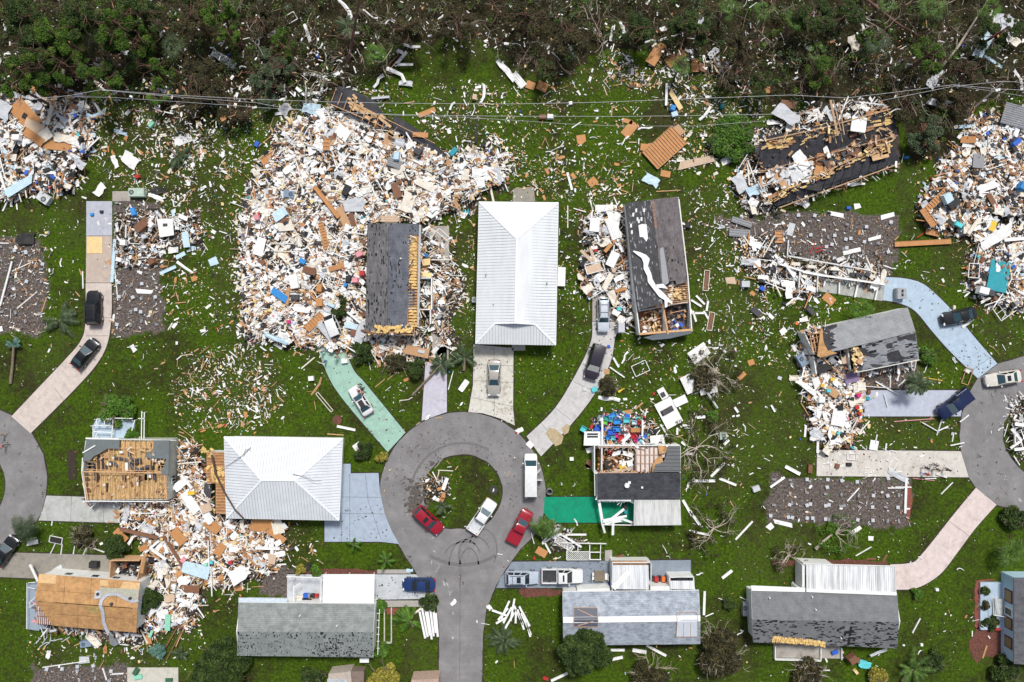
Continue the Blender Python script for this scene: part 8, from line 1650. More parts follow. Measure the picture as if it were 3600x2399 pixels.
t('item',0,1,938,380,.5,.4,0,'black','small black box on the lavender slab');t('item',0,1,852,405,.5,.4,0,'bright blue','small blue cushion on the lavender slab');t('sheet',0,1,920,180,1.8,1.0,50,WH);t('sheet',0,1,1440,245,2.4,.6,-20,WH);t('sheet',0,1,1450,190,2.4,.9,5,'black','black plastic right of the mint green air conditioner');t('item',0,1,1270,60,.7,.5,20,'red','red cloth on the lawn above the mint green air conditioner');t('sheet',0,1,240,620,2.6,1.6,0,'black','black bags heaped at the top of the far left cleared plot',.3);t('wall_fragment',0,1,1325,1110,2.2,.6,-4,WH,'white and orange board in the left cleared plot');t('beam',0,1,60,1040,6.6,.25,75,WH,'long grey white pole lying on the far left cleared plot',.2);t('plank',0,1,200,885,3.0,.15,25,CR);t('plank',0,1,250,1190,3.8,.18,40,CR);t('plank',0,1,405,1240,2.4,.15,72,TN);t('wall_fragment',0,1,180,140,4.0,1.2,30,LB,'white counter like slab at the lower edge of the upper left wreckage',.6,name='counter_slab',cat='slab');t('beam',0,1,35,120,3.6,.3,-72,WH,None,.4);t('beam',0,1,60,310,2.2,.2,65,WH);t('item',0,1,1965,565,.7,.5,-30,WH);t('wall_fragment',0,1,1965,835,1.2,1.0,20,LB);t('wall_fragment',0,1,1912,1250,1.0,.4,35,WH,'small white slab alone on the lawn left of the main rubble field');t('plywood',0,1,1783,993,.8,.7,20,OP)
t('beam',1,1,650,290,5.6,.6,-52,OP,'long slatted orange truss slanting down the main rubble field',1.3,name='roof_truss',cat='truss');t('deck',1,1,625,600,3.8,.75,-75,OP,'slatted wooden ladder frame left of the black shingle house',1.2);t('plywood',1,1,800,420,2.8,1.1,-68,TN,'tan panel at the foot of the long orange truss',1.3);t('plywood',1,1,880,440,2.2,.8,-75,'brown',None,1.2);t('plywood',1,1,1290,180,2.2,1.1,-75,'brown',None,1.1);t('item',1,1,835,185,1.6,.9,65,'black','black rectangular panel in the middle of the main rubble field',1.3);t('sheet',1,1,900,320,3.0,1.6,5,PGY,None,1.3);t('sheet',1,1,1390,290,2.6,1.8,70,CR,'big cream cloth peaked over a white window in the main rubble field',1.3);t('truss',1,1,1310,320,1.9,1.1,-15,WH,'white window frame beside the cream cloth',1.4);t('panel',1,1,1230,445,2.4,.9,0,'beige',None,1.0)
t('wall_fragment',1,1,1550,130,3.2,1.0,-25,CR,None,.9);t('sheet',1,1,220,400,2.1,1.4,35,LB,'pale blue pillow shape at the left of the main rubble field',1.2);t('plywood',1,1,230,455,2.2,.8,-5,'brown',None,1.0);t('wall_fragment',1,1,270,510,2.4,1.4,10,CR,None,1.1);t('item',1,1,15,435,.7,.7,0,'pink','hot pink cushion at the left edge of the main rubble field',1.0);t('wall_fragment',1,1,40,690,2.8,1.3,75,WH,None,1.0);t('truss',1,1,700,710,1.7,1.0,68,WH,'white framed sash window left of the black shingle house',1.2);t('truss',1,1,690,1015,2.2,1.5,-20,WH,'large white sash window above the buried white SUV',1.2);t('item',1,1,430,835,1.0,.7,-30,'bright blue','bright blue box in the left of the main rubble field',1.2);t('item',1,1,978,945,.7,.7,0,'red','red round seat beside the black shingle house',1.0);t('item',1,1,915,1010,1.0,.8,0,'pink',None,1.0);t('item',1,1,950,770,1.1,.8,25,'pink',None,1.0)
t('mattress',1,1,350,1020,2.0,1.1,-80,WH,'white fridge lying in the lower left of the main rubble field',1.1,name='fridge',cat='fridge');t('wall_fragment',1,1,210,1140,2.8,.9,-35,'bright blue','sky blue wall corner in the lower left of the main rubble field',1.2,name='wall_board');t('plywood',1,1,290,1155,2.4,.5,85,TN,None,1.1);t('item',1,1,360,1165,1.3,.8,0,'charcoal',None,1.0);t('item',1,1,585,1080,1.2,.8,85,OP,None,1.0);t('item',1,1,585,1210,1.1,.9,88,'orange plywood',None,1.0);t('item',1,1,690,1237,1.2,.5,-25,'light blue',None,.9);t('deck',1,1,540,1390,3.0,1.1,42,OP,'slatted orange frame left of the buried white SUV',1.0);t('plywood',1,1,490,920,1.9,1.0,-15,'brown',None,1.1);t('plywood',1,1,740,890,2.2,.7,15,OP,None,1.0);t('item',1,1,850,1000,1.0,.8,85,'black',None,1.0);t('item',1,1,895,1490,.9,.8,80,'brown');t('wall_fragment',1,1,880,1430,1.7,.8,-15,LB);t('sheet',1,1,960,1480,3.0,1.2,70,PGY,'twisted grey metal at the lower left corner of the black shingle house',.5);t('beam',1,1,900,1350,2.4,.3,-40,WH);t('sheet',1,1,180,1540,3.6,.6,-25,LB,None,.3);t('sheet',1,1,640,1480,3.2,1.0,-50,PGY,None,.5);t('item',1,1,818,1277,.3,.3,0,'red');t('item',1,1,305,1390,.5,.5,0,'magenta',None,1.0);t('item',1,1,825,1050,.5,.5,-40,'bright blue',None,1.0);t('frame',1,1,340,1160,3.4,1.6,0,TN,None,1.2)
t('lattice',1,1,1600,575,1.3,1.1,60,WH,'white lattice scrap at the upper right corner of the black shingle house',.3,cat='lattice');t('item',1,1,1562,780,.7,.45,-25,'bright blue','small bright blue box right of the black shingle house',.3);t('insulation',1,1,1560,840,1.1,1.0,0,'yellow insulation');t('insulation',1,1,1565,960,1.7,.7,-5,'yellow insulation');t('frame',1,1,1720,590,2.0,.6,-40,WH);t('plywood',1,1,1930,380,.9,.7,10,'teal','teal scrap between the main rubble field and the central white roof');t('beam',1,1,1700,820,2.8,.15,0,WH);t('plywood',1,2,1480,95,3.4,1.3,-12,TN,'tan boarded wall with a small window at the foot of the black shingle house',.9,name='wall_board');t('item',1,2,1520,95,1.0,.45,-12,'pale grey',None,1.05)
t('item',1,2,818,180,1.0,.75,8,WH,'white square cooler on the mint green driveway',.09,cat='cooler',name='cooler');t('item',1,2,510,342,.8,.7,5,WH);t('beam',1,2,830,798,2.7,.35,-12,WH,'white oar like strip on the lawn left of the ring road');t('door',1,2,930,965,1.2,.9,35,WH,'white board beside the round green shrub, left of the ring road',name='white_board',cat='board');t('plank',1,2,730,857,2.3,.15,-4,TN);t('frame',1,2,630,560,3.4,.4,-50,CR,'pale wooden ladder on the lawn left of the mint green driveway',cat='ladder',name='ladder');t('strip',1,2,570,420,3.0,.3,50,TN,'splintered toppled sapling left of the mint green driveway',cat='broken trunk',name='splintered_trunk');t('plank',1,2,477,200,2.6,.18,40,CR);t('plank',1,2,1140,385,1.8,.12,40,TN);t('plank',1,2,1250,320,1.8,.12,40,TN);t('plywood',1,2,1385,352,.9,.4,25,OP)
t('mattress',1,2,1910,408,1.8,.8,55,WH,'white and grey bed shaped tray left of the leaf-stained driveway',.05,cat='tray',name='plastic_tray');t('beam',1,2,1790,360,2.8,.12,75,WH);t('strip',1,2,1380,530,2.0,.2,15,CR);t('beam',1,2,1738,1310,1.8,.5,70,WH,'white board on the grass island');t('plywood',1,2,1705,1350,1.3,.45,20,OP,'bright orange board on the grass island');t('plywood',1,2,1722,1415,.7,.5,80,OP);t('plank',1,2,1740,1188,2.2,.12,-3,CR);t('plank',1,2,1675,1225,1.3,.12,78,CR);t('strip',1,2,1700,1120,2.4,.08,40,CR);t('disc_hole',1,2,2182,1368,.5,.5,0,'black') if False else None
for k in range(7): t('beam',1,3,1530+k*22,1040-(k % 3)*22,4.4-.25*abs(k-2),.3,-78-k*1.2,WH,'white siding beam in the neat stack beside the stem road',.2+.02*k,cat='siding beam',name='siding_beam')
t('beam',1,3,1480,915,1.6,.3,35,CR)
for k,(a,b,L,an) in enumerate(((2290,900,2.8,65),(2310,950,2.6,62),(2270,940,2.2,50),(2330,1000,2.6,60),(2250,1000,1.6,30),(2240,930,2.4,-20))): t('beam',1,3,a,b,L,.28,an,WH,'white siding beam in the fanned heap right of the stem road',.15+.04*k,cat='siding beam',name='siding_beam')
for a,b,L,an in ((5,900,3.2,80),(60,950,3.0,-65),(80,990,3.0,-72),(35,960,2.0,88),(150,1080,2.2,-75),(115,960,3.2,-62),(130,1030,3.4,-66)): t('beam',2,3,a,b,L,.28,an,WH,'white siding beam in the fanned heap right of the stem road',.2,cat='siding beam',name='siding_beam')
t('sheet',1,3,2145,878,.8,.6,-50,WH);t('sheet',1,3,1410,540,1.0,.5,0,'light blue','pale blue crumpled bag at the end of the paver strip');t('item',1,3,487,505,.9,.6,88,'black','black upright bin in the mulch strip above the white carport roof',cat='bin',name='wheelie_bin');t('item',1,3,940,1535,.8,.4,0,'brown')
# windswept palm corner, fence frame and lattice
t('lattice',2,3,608,405,3.4,1.2,0,WH,'white lattice panel standing level above the slate blue driveway',.5,cat='lattice');t('lattice',2,3,480,295,2.8,.9,-32,WH,'crumpled white lattice right of the windswept palm',.3,cat='lattice');t('beam',2,3,660,290,6.4,.12,-1,WH,'long white fence rail above the lattice panel',.9,cat='fence rail',name='fence_rail')
for a,b,L,an in ((505,360,2.4,88),(605,330,1.4,88),(712,360,2.3,88),(812,360,2.3,88),(765,372,1.7,0),(765,440,1.7,0)): t('beam',2,3,a,b,L,.12,an,WH,'white post or rail of the broken fence above the slate blue driveway',.6,cat='fence post',name='fence_post')
for a,b,L,w_,an in ((590,210,2.9,.25,0),(320,230,2.2,.25,55),(320,320,2.2,.25,-62),(330,260,2.0,.2,35),(550,270,3.2,.25,-32),(400,200,1.6,.5,70),(190,245,1.6,.1,-75),(400,215,1.8,.3,10)): t('beam',2,3,a,b,L,w_,an,WH)
t('plywood',2,3,272,372,1.6,1.1,-30,OP,'orange seat cushion like board at the foot of the windswept palm',.2);t('item',2,3,203,427,.4,.35,0,'red','small red cube on the lawn beside the ring road');t('item',2,3,990,408,1.3,.3,15,'brown');t('beam',2,3,1000,625,3.2,.8,47,WH,'white board lying slantwise on the zinc carport roof',2.75); 
# right wreckage
t('sheet',3,2,765,330,2.0,1.4,25,'purple','purple patterned mattress right of the tilted grey house wreckage',.9,name='mattress',cat='mattress');t('panel',3,2,645,700,2.4,1.8,80,WH,'white corrugated sheet in the wreckage left of the periwinkle driveway',1.1);t('sheet',3,2,350,420,3.2,.8,-38,WH,None,.8);t('plywood',3,2,590,465,1.9,1.1,-35,'tan','tan board with a turquoise scrap in the wreckage left of the periwinkle driveway',1.2);t('item',3,2,550,455,.6,.5,0,'turquoise',None,1.3);t('frame',3,2,365,480,1.8,1.3,-35,'pale grey',None,.7);t('frame',3,2,780,400,1.5,.8,30,WH,None,.6)
t('item',3,2,498,407,.5,.5,0,'yellow','small yellow cushion, left one below the tilted grey house',1.2);t('item',3,2,590,350,.6,.45,0,'yellow','small yellow cushion, right one below the tilted grey house',1.2);t('item',3,2,828,500,.6,.5,20,'magenta','pinkish red bag at the left end of the periwinkle driveway',.4);t('item',3,2,815,605,.6,.55,0,'red','red bag lower down at the left end of the periwinkle driveway',.4);t('item',3,2,848,638,.5,.35,15,'yellow',None,.4);t('item',3,2,912,525,.6,.5,0,'teal','teal bucket on the periwinkle driveway',.1,cat='bucket',name='bucket');t('item',3,2,920,465,.6,.6,0,'brown',None,.1);t('item',3,2,838,668,.7,.35,-50,'red',None,.3);t('item',3,2,655,612,.9,.8,0,'black',None,1.0);t('item',3,2,490,540,1.1,.9,0,WH,None,.9)
for a,b,L,w_,an in ((430,840,1.5,.35,8),(455,950,2.4,.35,88),(340,825,1.7,.3,85),(1080,545,1.8,.15,-75),(885,785,2.2,.15,50),(790,770,2.0,.12,62),(990,900,1.4,.15,78),(970,955,1.4,1.2,80),(1080,970,1.0,.2,82),(1490,790,2.8,.15,-30),(1600,805,1.8,.15,25),(1570,790,2.4,.12,72),(1800,710,1.6,.15,38),(1735,945,2.0,.15,12),(1695,880,1.3,.15,80),(1640,1350,2.4,.12,45),(1240,1350-10,2.3,.15,0),(1590,1237,1.6,.15,-18),(1490,1262,1.6,.12,3),(85,1295,2.5,.3,35),(225,1185,2.4,.5,-28),(780,1408,2.6,.15,48),(45,618,1.1,.3,-60),(1200,305,2.0,.2,72),(1120,370,1.8,.15,88),(1090,430,3.8,.2,-30),(980,420,4.0,.12,-4),(700,905,1.6,.2,30)): t('beam',3,2,a,b,L,w_,an,WH,None,.12)
t('plank',3,2,1340,725,5.8,.1,4,'pink','long thin pinkish board below the periwinkle driveway',.1);t('plank',3,2,1430,1270,3.2,.08,-6,'pink');t('frame',3,2,1150,1130,1.5,.8,60,WH,'small white chair frame on the chalky white driveway');t('frame',3,2,770,1060,1.3,.9,0,WH,None,.15);t('item',3,2,632,1145,.7,.7,-15,'brown','brown square mat on the chalky white driveway');t('item',3,2,738,1130,.8,.45,0,'black','black half round hole cover on the chalky white driveway');t('frame',3,2,1830,320,2.4,1.0,70,TN,'broken wooden pallet frame at the mouth of the blue driveway',.2);t('plank',3,2,1500,345,3.2,.12,-10,'yellow','yellowish rail on the lawn below the tilted grey house',.1);t('item',3,2,1820,275,.7,.5,-35,CR);t('wall_fragment',3,2,1480,150,.9,.8,0,WH);t('wall_fragment',3,2,1395,88,.8,.6,80,WH);t('item',3,2,380,1170,1.2,.6,88,'brown','brown slatted crate left of the lower cleared plot');t('beam',3,2,1170,1348,2.3,.15,0,WH);t('beam',3,2,1262,1420,5.0,.35,88,WH,'long white kerb wall beside the rust red mulch bed',.1);t('sheet',3,2,1200,1240,3.2,.8,-28,PGY);t('item',3,2,105,338,.6,.5,-20,PGY);t('item',3,2,645,845,.5,.4,40,'turquoise',None,.6)
for a,b,L,w_,an in ((2280,860,2.2,.4,-50),(2270,950,1.7,.3,35),(2310,765,1.4,.5,-8),(2310,990,1.6,.4,5),(2265,880,2.2,.2,-88)): t('beam',3,2,a,b,L,w_,an,WH)
f3 = .4377/.2501
for a,b,L,w_,an in ((78,62,2.5,.6,-15),(12,80,.9,.8,40),(465,95,1.7,.6,35),(540,140,.7,.6,0),(500,208,2.6,.12,30),(777,597,2.4,.15,62),(295,755,2.0,.25,-68),(305,832,1.0,.12,0),(248,812,.9,.4,35)): t('beam' if w_ < .5 else 'wall_fragment',3,3,a,b,L,w_,an,WH)
t('sheet',3,3,580,738,2.6,.4,20,PGY,None,.6);t('item',3,3,435,765,1.4,1.2,35,'brown','heap of brown cabinet parts below the dark grey house',.3);t('item',3,3,465,778,.9,.8,-15,'brown',None,.4);t('item',3,3,458,838,.8,.5,-50,'yellow insulation');t('sheet',3,3,508,800,1.8,1.0,-10,'turquoise','bright blue green tarp on the lawn below the dark grey house',.3);t('item',3,3,350,738,1.0,.6,20,'blue',None,.4);t('item',3,3,804,698,.4,.4,0,WH);t('beam',3,3,1135,735,1.9,.25,72,TN,'yellowish post in the mulch corner below the blue porch');t('item',3,3,1200,616,.9,.3,-3,'red','red planter at the foot of the blue porch',.4);t('item',3,3,883,408,.5,.4,0,WH);t('plank',3,3,612,245,1.2,.3,60,'brown');t('plank',3,3,540,248,1.4,.25,0,'brown')
# cinder blocks set out on the cleared plots
BL = []
for (c,r,lst) in ((0,1,[(1078,298),(1383,545),(1225,755),(1300,740),(1075,750),(1437,748),(1215,878),(1300,883),(1437,882),(1072,880),(1097,1030),(1215,1050),(1308,1040),(1435,1035),(1100,1160),(1225,1165),(1305,1175),(1432,1162),(1097,1270),(1210,1300),(1298,1298),(1430,1303),(1253,1278),(1080,1415),(1207,1418),(1305,1383),(1445,1415),(452,573),(140,735),(245,755),(10,700),(215,910),(385,908),(10,825),(158,1015),(250,1020),(385,1020),(35,1160),(20,1300),(150,1305),(240,1385),(370,1310),(398,860)]),
 (3,1,[(168,410),(275,412),(425,415),(378,468),(1125,475),(900,518),(723,498),(388,592),(547,610),(608,598),(710,632),(755,625),(880,655),(1007,672),(583,680),(688,720),(718,712),(988,760),(868,748),(402,797),(225,775),(605,808),(678,832),(532,700),(220,660),(1100,748),(825,858)]),
 (3,2,[(50,1268),(200,1275),(355,1268),(375,1285),(545,1270),(675,1280),(815,1290),(1100,1258),(212,1310),(540,1340),(195,1397),(355,1390),(525,1402),(670,1408),(828,1415),(963,1417),(1095,1418),(1195,1412),(195,1500),(355,1506),(385,1495),(525,1510),(665,1512),(695,1510),(832,1520),(955,1522),(1075,1522),(1188,1525),(50,1502),(218,1485),(555,1502)]),
 (3,3,[(12,20),(105,28),(125,30),(203,33),(232,33),(300,38),(318,40),(395,36),(468,42),(548,45),(683,48),(625,48)]),
 (0,3,[(435,1445),(577,1442),(717,1420),(715,1455),(862,1412),(860,1455),(880,1525),(735,1550),(1025,1462),(872,1312),(885,1340),(1008,1550)])):
 for a,b in lst: t('block',c,r,a,b,.4,.2,R.choice((0,0,90,90,20,80,-15)),'pale grey')
# ---------------- random pieces
for poly,h,dens,mixn,nm in HEAPS:
 spawn(poly,dens*1.75,mixn,True,.95)
 if mixn != 'bins': spawn(grow(poly,26),.9 if dens > 1.5 else .3,mixn,False,.8)
 u0 = min(p[0] for p in poly);u1 = max(p[0] for p in poly);v0 = min(p[1] for p in poly);v1 = max(p[1] for p in poly)
 for k in range(int((u1-u0)*(v1-v0)/430) if dens > 2.4 and mixn != 'bins' else 0):       # long boards, slumped sheets and black sheets that paint shade into heap gaps
  u,v = R.uniform(u0,u1),R.uniform(v0,v1)
  if not inside(u,v,poly) or blocked(u,v): continue
  q = R.random();z = heap_z(u,v)+.34
  if q < .48: piece('plank',R.choice(('tan','white','white','cream','orange plywood')),u,v,R.uniform(1.8,3.8),R.uniform(.08,.2),R.uniform(0,180),R.uniform(-.08,.08),z)
  elif q < .62: piece('sheet',R.choice(('white','white','pale grey','cream')),u,v,R.uniform(1.3,2.4),R.uniform(.5,1.2),R.uniform(0,180),R.uniform(-.1,.1),z)
  elif q < .74: piece('wall_fragment',R.choice(('white','cream','white')),u,v,R.uniform(1.2,2.2),R.uniform(.5,1.0),R.uniform(0,180),R.uniform(-.15,.15),z)
  else: piece('sheet','black',u,v,R.uniform(.7,1.6),R.uniform(.4,.8),R.uniform(0,180),0,z-.12)  # flat black sheet stands in for the shade of a gap
for poly,dens,mixn in SCATTER+[([(258,600),(374,600),(374,768),(258,768)],.5,'home'),([(1766,1093),(2083,1097),(2085,1208),(1772,1204)],.3,'white'),([(1765,495),(2055,500),(2050,600),(1765,590)],.35,'home'),([(0,540),(108,540),(105,765),(0,765)],.5,'home'),([(0,60),(2353,60),(2353,240),(1100,120),(800,180),(0,200)],.35,'white'),([(1178,425),(1235,425),(1235,462),(1178,462)],3,'bins')]: spawn(poly,dens*(1.25 if dens > .3 else .8),mixn,False,.85)
LM = [('the central white roof',1187,630),('the left white hip roof',650,1100),('the black shingle house',905,640),('the torn shingle house',1510,610),('the roofless house',300,1080),('the plywood roof house',200,1385),('the white carport roof',800,1354),('the grey shingle house',700,1450),('the blue shingle house',1450,1420),('the dark grey house',1895,1420),('the half open house',1465,1100),('the tilted grey house',2000,785),('the blue porch',2280,1390),('the collapsed roof',1905,360),('the long black roofing strip',880,265),('the white mattress',1970,287),
 ('the big wooden floor frame',1527,340),('the round fan palm',1563,155),('the bright fan palm',866,126),('the top left pines',120,110),('the big torn plywood',90,290),('the lavender patio slab',228,503),('the black SUV',215,708),('the black sedan',195,813),('the buried white SUV',761,742),('the white sedan',829,921),('the leaf-stained driveway',1135,880),('the dark purple SUV',1367,832),('the silver white vehicle',1386,724),('the long white van',1219,1090),('the grass island',1063,1130),('the silver blue SUV',1199,1328),('the large white pickup',1292,1324),('the windswept palm',1246,1236),('the emerald driveway',1310,1172),('the storage boxes',1425,985),('the largest white shed wall',1540,950),('the uppermost shed panel',1606,812),('the stripped pale tree',1600,1030),('the pale bare tree',1640,1215),('the lower cleared plot',1925,1150),('the chalky white driveway',2050,1065),('the periwinkle driveway',2090,925),('the purple mattress',1956,867),('the grey carport slab',1945,650),('the upper right cleared plot',1910,550),('the blue driveway sedan',2204,727),('the teal sheet',2295,637),('the very long orange beam',2120,558),('the grey corrugated sheet',2332,266),('the rosy driveway',2180,1250),('the long orange truss',751,465),('the black rubble panel',797,438),('the red round seat',833,628),('the white fridge',676,647),('the teal panel box',1042,350),('the open lawn',1340,240),('the steep brown beam',400,1268),('the metal hood',453,1310),('the white cross',625,1256),('the weathered driveway',130,1300),('the left cleared plot',315,700),('the far left cleared plot',50,660),('the pale blue door',427,551),('the toppled wooden ladder',745,925),('the mint green driveway',760,830),('the lavender driveway',1000,900),('the stem road',1058,1450),('the round bushy palm',2318,1271),('the coconut palm',2097,1538),('the wide dark tree',497,1533),('the long fallen pine',2060,50),('the top right corner',2330,60),('the power lines',500,228),('the bushy tree',1340,1495),('the flattened palm',408,358),('the cream slab',350,1550)]
def near2(u,v):
 m = min(LM,key=lambda k: hypot(k[1]-u,k[2]-v));dx,dy = u-m[1],v-m[2];a = math.degrees(atan2(-dy,dx)) % 360
 d = ['right of','upper right of','above','upper left of','left of','lower left of','below','lower right of'][int((a+22.5)//45) % 8];q = hypot(dx,dy)
 return ('near ' if q < 14 else '' if q < 60 else 'far ')+('' if q < 14 else d+' ')+m[0]
def ori(p):
 a = math.degrees(p['ang']) % 180
 return 'level' if a < 15 or a > 165 else 'upright' if 75 < a < 105 else 'slanting up' if a < 90 else 'slanting down'
LABELS = {}
def describe(p):
 nm = NAME[p['kind']][1];big = p['L'];s = 'tiny' if big < .5 else 'small' if big < .8 else 'mid-sized' if big < 1.3 else 'large' if big < 2.2 else 'very large'
 if p['kind'] in ('plank','strip','beam'): s = 'short' if big < 1.0 else 'mid-length' if big < 1.7 else 'long' if big < 2.6 else 'very long'
 c = p['col'];c = {'orange plywood': 'orange','yellow insulation': 'yellow'}.get(c,c)
 if p['kind'] == 'block': return f'cinder block {ori(p)} on bare soil, {near2(p["u"], p["v"])}'
 return f'{s} {c} {nm} {ori(p)}, {near2(p["u"], p["v"])}'  # unplaced black torn sheets on heaps are painted gap shade
onscreen = lambda p: -8 < p['u'] < 2361 and -8 < p['v'] < 1576
bykind = {}
for p in PIECES: bykind.setdefault(p['kind'],[]).append(p)
ZONE = lambda p: next((nm for poly,h,d,mx,nm in HEAPS if inside(p['u'],p['v'],poly)),'the lawns and paving')
for kind,lst in bykind.items():
 lst = [p for p in lst if onscreen(p)];lst.sort(key=lambda p: -(p['L']*p['W'])-(1000 if p['fixed'] else 0));nm,cat = NAME[kind]
 for p in lst[:300]:
  mb = MB();hz = heap_z(p['u'],p['v'])
  if p['fixed'] and hz > 0: p['z'] = hz+.62
  shape(mb,p,0);lab = p['label'] or describe(p)
  mats = [pmat(p['col'])] if kind != 'deck' else [pmat(p['col']),WOOD]
  b_ = (*W(p['u'],p['v'],0),min(q[2] for q in mb.v),p['ang'])
  o = build(p['name'] or nm,mb,mats,base=b_);setp(o,lab,p['cat'] or cat,f'{cat}s strewn over {ZONE(p)}' if ZONE(p) != 'the lawns and paving' else f'{cat}s strewn over the lawns and paving')
 rest = lst[300:]
 if rest:
  mb = MB()
  for p in rest: shape(mb,p,ci[p['col']])
  setp(build(f'small_{nm}s',mb,PM),f'countless smaller {cat}s scattered through the wreckage and over the lawns','debris',kind='stuff')
# ---------------- rubble heaps under the loose pieces
RM_,nt,b = nodes('crushed rubble',.9,spec=.15);v = coords(nt)
vo = nt.nodes.new('ShaderNodeTexVoronoi');vo.inputs['Scale'].default_value = 4.2;nt.links.new(v,vo.inputs['Vector']);s3 = nt.nodes.new('ShaderNodeSeparateColor');nt.links.new(vo.outputs['Color'],s3.inputs[0])
c1 = ramp(nt,s3.outputs[0],[(0,(.012,.011,.01)),(.28,(.05,.035,.025)),(.42,(.24,.14,.08)),(.50,(.36,.31,.25)),(.57,(.025,.022,.02)),(.75,(.55,.53,.50)),(.84,(.02,.018,.016))],'CONSTANT')  # dark cells and wash paint gap shade into the rubble colour
c1 = mix(nt,ramp(nt,noise(nt,v,1.6,6,.7),[(.42,0),(.62,.9)]),c1,(.05,.045,.03));nt.links.new(c1,b.inputs['Base Color']);bump(nt,b,vo.outputs['Distance'],.15)
for poly,h,dens,mixn,nm in HEAPS:
 u0 = min(p[0] for p in poly);u1 = max(p[0] for p in poly);v0 = min(p[1] for p in poly);v1 = max(p[1] for p in poly);st = 8;mb = MB();idx = {}
 for i in range(int((u1-u0)/st)+2):
  for j in range(int((v1-v0)/st)+2):
   u,v_ = u0+i*st,v0+j*st;q = sum(inside(u+a+(vnoise(u,v_,.05,51)-.5)*50,v_+b__+(vnoise(u,v_,.05,52)-.5)*50,poly) for a,b__ in ((-16,0),(16,0),(0,16),(0,-16),(0,0)))/5*(1 if vnoise(u,v_,.045,53) > .22 else .4)
   if q > 0:
    z = heap_z(u,v_)*q*.9+R.uniform(0,.12)*q;idx[(i,j)] = len(mb.v);mb.v.append((*W(u,v_,0),z if q > .5 else z*q))
 for (i,j),k in idx.items():
  if all(x in idx for x in ((i+1,j),(i+1,j+1),(i,j+1))): mb.f.append((k,idx[(i,j+1)],idx[(i+1,j+1)],idx[(i+1,j)]));mb.m.append(0)
 if mb.f: setp(build('rubble_heap',mb,RM_),f'low heap of crushed rubble under {nm}','rubble',kind='stuff')
# ---------------- litter confetti too small to count
mb = MB();n = 0;cf = [ci[c] for c in ('white','white','white','cream','tan','beige','yellow insulation','pale grey','orange plywood','charcoal')]
def confetti(poly,dens):
 u0 = min(p[0] for p in poly);u1 = max(p[0] for p in poly);v0 = min(p[1] for p in poly);v1 = max(p[1] for p in poly)
 for _ in range(int((u1-u0)*(v1-v0)/100*dens)):
  u,v_ = R.uniform(u0,u1),R.uniform(v0,v1)
  if not inside(u,v_,poly) or blocked(u,v_): continue
  if vnoise(u,v_,.04,31) < R.uniform(.1,.8): continue
  z = heap_z(u,v_)+.03;x,y = W(u,v_,z);s = R.uniform(.035,.10)*(1+R.random()**6*1.2);a = R.uniform(0,3.1);e = R.uniform(.25,1);c,d = cos(a)*s,sin(a)*s
  mb.add([(x-c,y-d,z),(x+d*e,y-c*e,z+.01),(x+c,y+d,z+.03),(x-d*e,y+c*e,z+.02)],[(0,1,2,3)],R.choice(cf))
for poly,dens,mixn in SCATTER: confetti(poly,dens*(2.6 if dens > .3 else 1.2))
for h_ in HEAPS: confetti(h_[0],12)
confetti([(0,180),(2353,180),(2353,1568),(0,1568)],.12);confetti([(420,300),(1760,300),(1760,900),(420,900)],.35);confetti([(0,0),(2353,0),(2353,250),(0,250)],.5)
setp(build('litter',mb,PM),'fine litter of torn paper, foam and splinters over the grass','litter',kind='stuff')

for o in bpy.data.objects:      # things that nothing tells apart share one group
 l = o.get('label')
 if l and o.parent is None and o.get('kind') is None:
  if l in LABELS: o['group'] = LABELS[l]['group'] = LABELS[l].get('group') or o.get('group') or (o.get('category','piece')+'s that look alike')
  else: LABELS[l] = o

# ---------------- air conditioners, grill, table, mowers, bins
ACG = mat('air conditioner grille',(.02,.02,.02))
def ac(label,c,r,u,v,L,Wd,ang,m,fan=(.25,0),h=.8,h3=False):
 a,b = T(c,r,u,v);z0 = heap_z(a,b);x,y = W(a,b,h+z0);root = thing('air_conditioner',label,'air conditioner',(x,y,z0),radians(ang))
 mb = MB();mb.box((0,0,h/2),(L,Wd,h));mb.box((0,0,h+.015),(L*.96,Wd*.96,.03));build('casing',mb,m,root,local=True)
 mb = MB();R_ = Wd*.3;mb.disc((fan[0]*L,fan[1]*Wd,h+.03),R_,.02,16);build('fan_opening',mb,ACG,root,local=True)
 mb = MB()
 for k in range(4): mb.box((fan[0]*L,fan[1]*Wd,h+.055),(R_*1.9,.04,.01),k*pi/4)
 build('fan_guard',mb,m,root,local=True)
ACM = mat('mint green casing',(.42,.52,.44));ACB = mat('blue grey casing',(.20,.27,.36));ACGR = mat('grey casing',(.33,.35,.37));ACW = mat('pale casing',(.55,.57,.58))
ac('mint green air conditioner with a round fan at the top of the lavender slab',0,1,1250,200,2.2,1.2,0,ACM,(-.3,0));ac('pale air conditioner tipped on the lawn below the upper left wreckage',0,1,395,250,1.8,1.3,-35,ACW,(.1,-.1));ac('grey air conditioner in the upper left of the main rubble field',1,1,300,215,1.5,1.0,-8,ACB,(.2,0))
ac('small air conditioner against the left wall of the central white roof',1,1,2004,1187,.8,.6,90,ACGR,(0,0),.6);ac('blue air conditioner lying left of the tilted grey house',3,2,315,178,1.7,1.0,-60,ACB,(-.15,0),.7);ac('grey air conditioner beside the left end of the dark grey house',2,3,2160,900,1.9,1.1,90,ACGR,(.1,.25),.8)
ac('grey blue air conditioner tipped on the lawn below the plywood roof house',0,3,785,1218,1.6,.9,8,ACB,(-.2,0),.7);ac('pale green transformer box on the lawn right of the half open house',2,2,1945,873,1.05,1.05,0,ACM,(0,0),.8)
